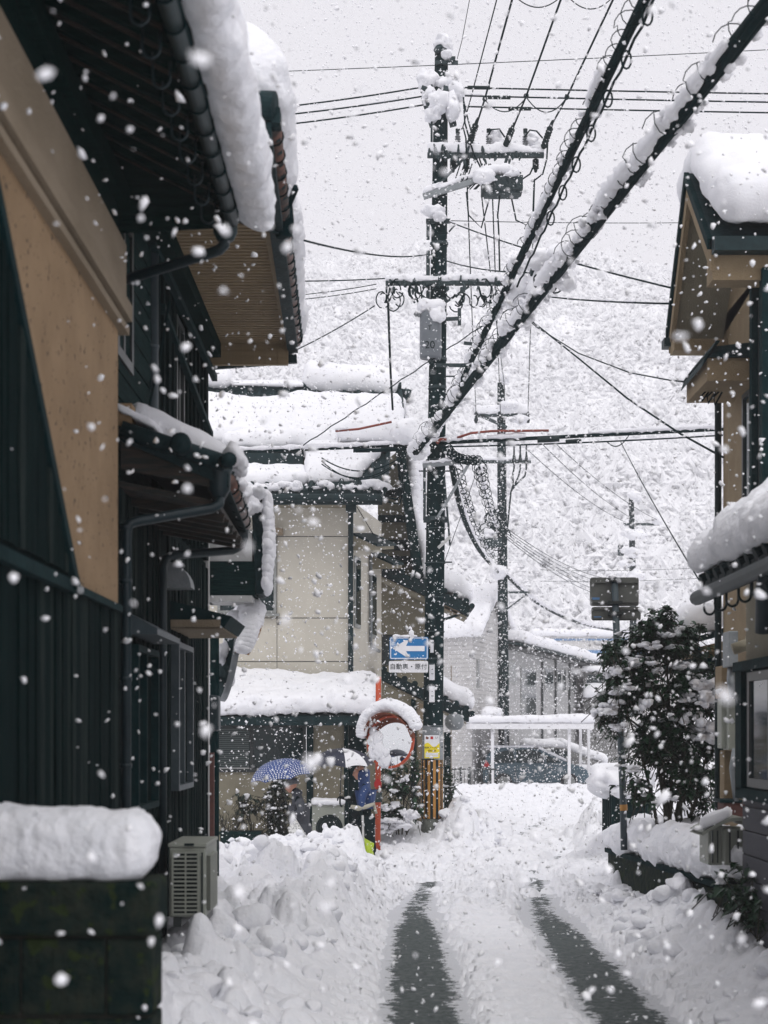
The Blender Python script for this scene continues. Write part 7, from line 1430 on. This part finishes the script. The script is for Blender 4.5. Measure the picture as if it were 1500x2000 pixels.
hand_chain(J, Eg, 'wrl', (-.6, 0, -.8), (0, 1, 0), (-.3, 0, .9), 'lh', 1, .7); hand_chain(J, Eg, 'wrr', (-.8, 0, .5), (0, 1, 0), (.2, 0, .9), 'rh', 1, .8)
skin('body', J, Eg, 'trousers', P1, 'pelvis', 2)
head(P1, Q(570, 1533), (-.92, .05, -.38)).build('head', M['skin'], P1, smooth=True)
mb = MB(); c = Q(571.5, 1528.5); vs, fs = ICO[4]; mb.add([c + V((v[0] * .112, v[1] * .098, (v[2] * .085 if v[2] > 0 else v[2] * .03))) for v in vs], fs); mb.lathe([(.108, 0), (.114, .012), (.112, .03), (.106, .035)], c + V((0, 0, -.03)), (-.25, 0, 1), 24); mb.build('knit_hat', M['beanie'], P1, smooth=True)
JC = {'hem': (Q(590, 1640), (.19, .20)), 'pelvis': (Q(587, 1612), (.185, .20)), 'waist': (Q(586, 1592), (.17, .20)), 'chest': (Q(583, 1564), (.155, .20)), 'nk': (Q(579, 1549), .10), 'hood': (Q(586, 1541), (.095, .10)), 'shl': (Q(587, 1561, -.2), .085), 'ell': (Q(590, 1586, -.27), .075), 'wl': (Q(576, 1588, -.27), .05), 'shr': (Q(581, 1561, .2), .085), 'elr': (Q(575, 1584, .22), .07), 'wr': (Q(563, 1576, .07), .045)}
skin('coat', JC, [('hem', 'pelvis'), ('pelvis', 'waist'), ('waist', 'chest'), ('chest', 'nk'), ('nk', 'hood'), ('chest', 'shl'), ('shl', 'ell'), ('ell', 'wl'), ('chest', 'shr'), ('shr', 'elr'), ('elr', 'wr')], 'coat', P1, 'waist', 2)
umbrella('blue umbrella covered in white dots, tilted over the walker in charcoal', Q(551, 1516), .525, .28, (-.16, -.12, 1), ['dotblue'], Q(559, 1572, .02), dots=True, rot=.3)
BG = thing('shopping_bag', 'white printed shopping bag hanging from the hand of the charcoal-coated walker', 'bag', Q(583, 1640, -.32))
mb = MB(); o_ = -.34; fr = [Q(571, 1598, o_), Q(579, 1596, o_), Q(600, 1630, o_), Q(596, 1640, o_), Q(569, 1642, o_), Q(566, 1620, o_)]; bk = [p + V((0, .12, 0)) for p in fr]; md = [p + V((0, -.05, 0)) * (1 if i in (2, 3, 4, 5) else .2) for i, p in enumerate(fr)]; mb.add(md + bk, [(0, 1, 2, 3, 4, 5), (11, 10, 9, 8, 7, 6)] + [(i, 6 + i, 6 + (i + 1) % 6, (i + 1) % 6) for i in range(6)]); mb.build('bag_body', M['bagprint'], BG, bevel=.015)
mb = MB(); mb.tube([Q(571, 1600, -.33), Q(573, 1587, -.30), Q(578, 1598, -.33)], .006, 5); mb.build('bag_strap', M['white'], BG)
# walker in the blue hooded jacket
P2 = thing('person', 'person in blue hooded jacket and black trousers walking under the navy and white umbrella', 'person', (Q(712, 0).x, DPp, .05))
J = {'pelvis': (Q(714, 1590), (.12, .15)), 'waist': (Q(714, 1570), (.115, .14)), 'chest': (Q(713, 1540), (.12, .15)), 'neck': (Q(709, 1520), .05), 'skull': (Q(706, 1512), .07),
     'shl': (Q(712, 1533, -.16), .055), 'ell': (Q(703, 1562, -.22), .045), 'wrl': (Q(707, 1588, -.22), .028), 'shr': (Q(708, 1533, .15), .055), 'elr': (Q(693, 1564, .16), .045), 'wrr': (Q(674, 1560, .03), .028),
     'hipl': (Q(718, 1598, -.09), .09), 'knl': (Q(722, 1636, -.09), .062), 'anl': (Q(729, 1674, -.09), .042), 'tol': (Q(718, 1680, -.10), .036), 'hipr': (Q(708, 1598, .09), .09), 'knr': (Q(700, 1636, .09), .062), 'anr': (Q(698, 1674, .09), .042), 'tor': (Q(687, 1680, .1), .036)}
Eg = [('pelvis', 'waist'), ('waist', 'chest'), ('chest', 'neck'), ('neck', 'skull'), ('chest', 'shl'), ('shl', 'ell'), ('ell', 'wrl'), ('chest', 'shr'), ('shr', 'elr'), ('elr', 'wrr'), ('pelvis', 'hipl'), ('hipl', 'knl'), ('knl', 'anl'), ('anl', 'tol'), ('pelvis', 'hipr'), ('hipr', 'knr'), ('knr', 'anr'), ('anr', 'tor')]
hand_chain(J, Eg, 'wrl', (-.1, 0, -1), (1, 0, 0), (0, -1, 0), 'lh', 1, .6); hand_chain(J, Eg, 'wrr', (-.9, 0, .3), (0, 1, 0), (.2, 0, .9), 'rh', 1.15, .8)
skin('body', J, Eg, 'trousers', P2, 'pelvis', 2)
head(P2, Q(702, 1509), (-.95, .25, -.12)).build('head', M['skin'], P2, smooth=True)
JT = {'w': (Q(714, 1582), (.17, .18)), 'hl': (Q(718, 1602, -.10), .125), 'kl': (Q(722, 1638, -.10), .095), 'al': (Q(728, 1668, -.10), .075), 'hr': (Q(706, 1602, .10), .125), 'kr': (Q(699, 1638, .10), .095), 'ar': (Q(698, 1668, .10), .075)}
skin('trousers', JT, [('w', 'hl'), ('hl', 'kl'), ('kl', 'al'), ('w', 'hr'), ('hr', 'kr'), ('kr', 'ar')], 'trousers', P2, 'w', 2)
JC = {'hem': (Q(715, 1580), (.175, .20)), 'waist': (Q(715, 1565), (.17, .20)), 'chest': (Q(714, 1540), (.15, .19)), 'nk': (Q(711, 1523), .095), 'hd': (Q(709.5, 1510), (.142, .135)), 'ht': (Q(708, 1501), .11), 'shl': (Q(714, 1535, -.2), .08), 'ell': (Q(706, 1560, -.26), .07), 'wl': (Q(708, 1582, -.25), .05), 'shr': (Q(709, 1535, .18), .08)}
skin('jacket', JC, [('hem', 'waist'), ('waist', 'chest'), ('chest', 'nk'), ('nk', 'hd'), ('hd', 'ht'), ('chest', 'shl'), ('shl', 'ell'), ('ell', 'wl'), ('chest', 'shr')], 'jacket', P2, 'waist', 2)
JS = {'a': (Q(702, 1545, .15), .085), 'b': (Q(691, 1564, .13), .075), 'c': (Q(675, 1561, .03), .05)}
skin('sleeve', JS, [('a', 'b'), ('b', 'c')], 'trousers', P2, 'a', 2)
mb = MB(); mb.tube([Q(686, 1574, -.24), Q(700, 1577, -.27), Q(716, 1574, -.27), Q(731, 1569, -.16)], [.03, .045, .035, .025], 8); mb.tube([Q(730, 1570, -.14), Q(735, 1588, -.1)], .025, 6); mb.build('jacket_hem', M['belt'], P2, smooth=True)
umbrella('navy umbrella with one white panel over the walker in blue', Q(668, 1494), .525, .27, (.0, -.06, 1), ['navy', 'navy', 'navy', 'navy', 'navy', 'white', 'navy', 'navy'], Q(664, 1560, .02), rot=R(8))
LB = thing('lime_bag', 'lime green bag with grey strap held beside the leg of the blue-jacketed walker', 'bag', Q(718, 1682, -.3))
mb = MB(); o_ = -.36; fr = [Q(708, 1628, o_), Q(714, 1636, o_), Q(731, 1645, o_), Q(729, 1660, o_), Q(733, 1676, o_), Q(724, 1683, o_), Q(712, 1679, o_), Q(706, 1650, o_)]; k = len(fr); bk = [p + V((0, .13, 0)) for p in fr]; cc = sum(fr, V()) / k + V((0, -.06, 0)); mb.add([p for p in fr] + bk + [cc], [(i, (i + 1) % k, 2 * k) for i in range(k)] + [tuple(range(2 * k - 1, k - 1, -1))] + [(i, k + i, k + (i + 1) % k, (i + 1) % k) for i in range(k)]); mb.build('bag_body', M['lime'], LB)
mb = MB(); mb.beam(Q(709, 1590, -.37), Q(711, 1676, -.43), .035, .012, (0, 1, 0)); mb.build('bag_strap', M['tube_white'], LB)
MB().prism([Q(698, 1622, -.2), Q(701, 1614, -.2), Q(702, 1626, -.2)], (0, .05, 0)).build('bag_corner', M['lime'], LB)
# ---------------------------------------------------------------- falling snow filling the air of the street
def falling_snow():
    rs = np.random.RandomState(11); ys = []
    for y0, y1, dens in ((2.0, 8, 15), (8, 32, 16.0), (32, 62, 8)):
        n = int(.56 * .70 * (y1 ** 3 - y0 ** 3) / 3 * dens); ys.append((y0 ** 3 + (y1 ** 3 - y0 ** 3) * rs.rand(n)) ** (1 / 3))
    y = np.concatenate(ys); N = len(y); x = rs.uniform(-.28, .28, N) * (y + .5); z = CAMZ + rs.uniform(-.20, .50, N) * (y + .3)
    ok = (z > .25) 
    # nothing falls inside the houses
    ok &= ~((x < -1.55) & (y < 16) & (z < 5.1)) & ~((x > 3.0) & (y < 13.4) & (z < 3.4)) & ~((x > 3.6) & (y > 15) & (y < 17)) & ~((x < -.55) & (y > 30) & (y < 36) & (z < 7.4))
    x, y, z = x[ok][:N], y[ok][:N], z[ok][:N]; n = len(x)
    r = np.clip(rs.lognormal(math.log(.0080), .50, n), .0025, .021) * (1 + .35 * np.clip((y - 22) / 30, 0, 1))
    r = np.where(y < 5, np.minimum(r, .0125), r); near = y < 16; allv = []; allf = []; off = 0
    for sub, sel in ((2, near), (0, ~near)):
        if sub: V0, F0 = ICO[1]
        else: V0 = np.array([(1, 0, 0), (-1, 0, 0), (0, 1, 0), (0, -1, 0), (0, 0, 1), (0, 0, -1)], float); F0 = [(0, 2, 4), (2, 1, 4), (1, 3, 4), (3, 0, 4), (2, 0, 5), (1, 2, 5), (3, 1, 5), (0, 3, 5)]
        k = int(sel.sum()); c = np.stack([x[sel], y[sel], z[sel]], 1); s = r[sel][:, None] * rs.uniform(.65, 1.4, (k, 3)); j = rs.uniform(.5, 1.4, (k, len(V0), 1)); sh = rs.uniform(-.5, .5, (k, 1))
        v = V0[None] * s[:, None] * j; v[:, :, 0] += v[:, :, 2] * sh; v += c[:, None]
        f = np.array(F0)[None] + (np.arange(k) * len(V0))[:, None, None] + off; allv.append(v.reshape(-1, 3)); allf.append(f.reshape(-1, 3)); off += k * len(V0)
    v = np.concatenate(allv); f = np.concatenate(allf); me = bpy.data.meshes.new('falling_snow'); me.vertices.add(len(v)); me.vertices.foreach_set('co', v.ravel()); me.loops.add(len(f) * 3); me.loops.foreach_set('vertex_index', f.ravel().astype(np.int32)); me.polygons.add(len(f)); me.polygons.foreach_set('loop_start', np.arange(len(f)) * 3); me.polygons.foreach_set('loop_total', np.full(len(f), 3)); me.polygons.foreach_set('use_smooth', np.ones(len(f), bool)); me.update(); me.validate()
    link_mesh('falling_snow', me, [M['flake']], kind='stuff', label='big wet snowflakes falling everywhere through the street', cat='falling snow', world_origin=(0, 20, 0))
falling_snow()
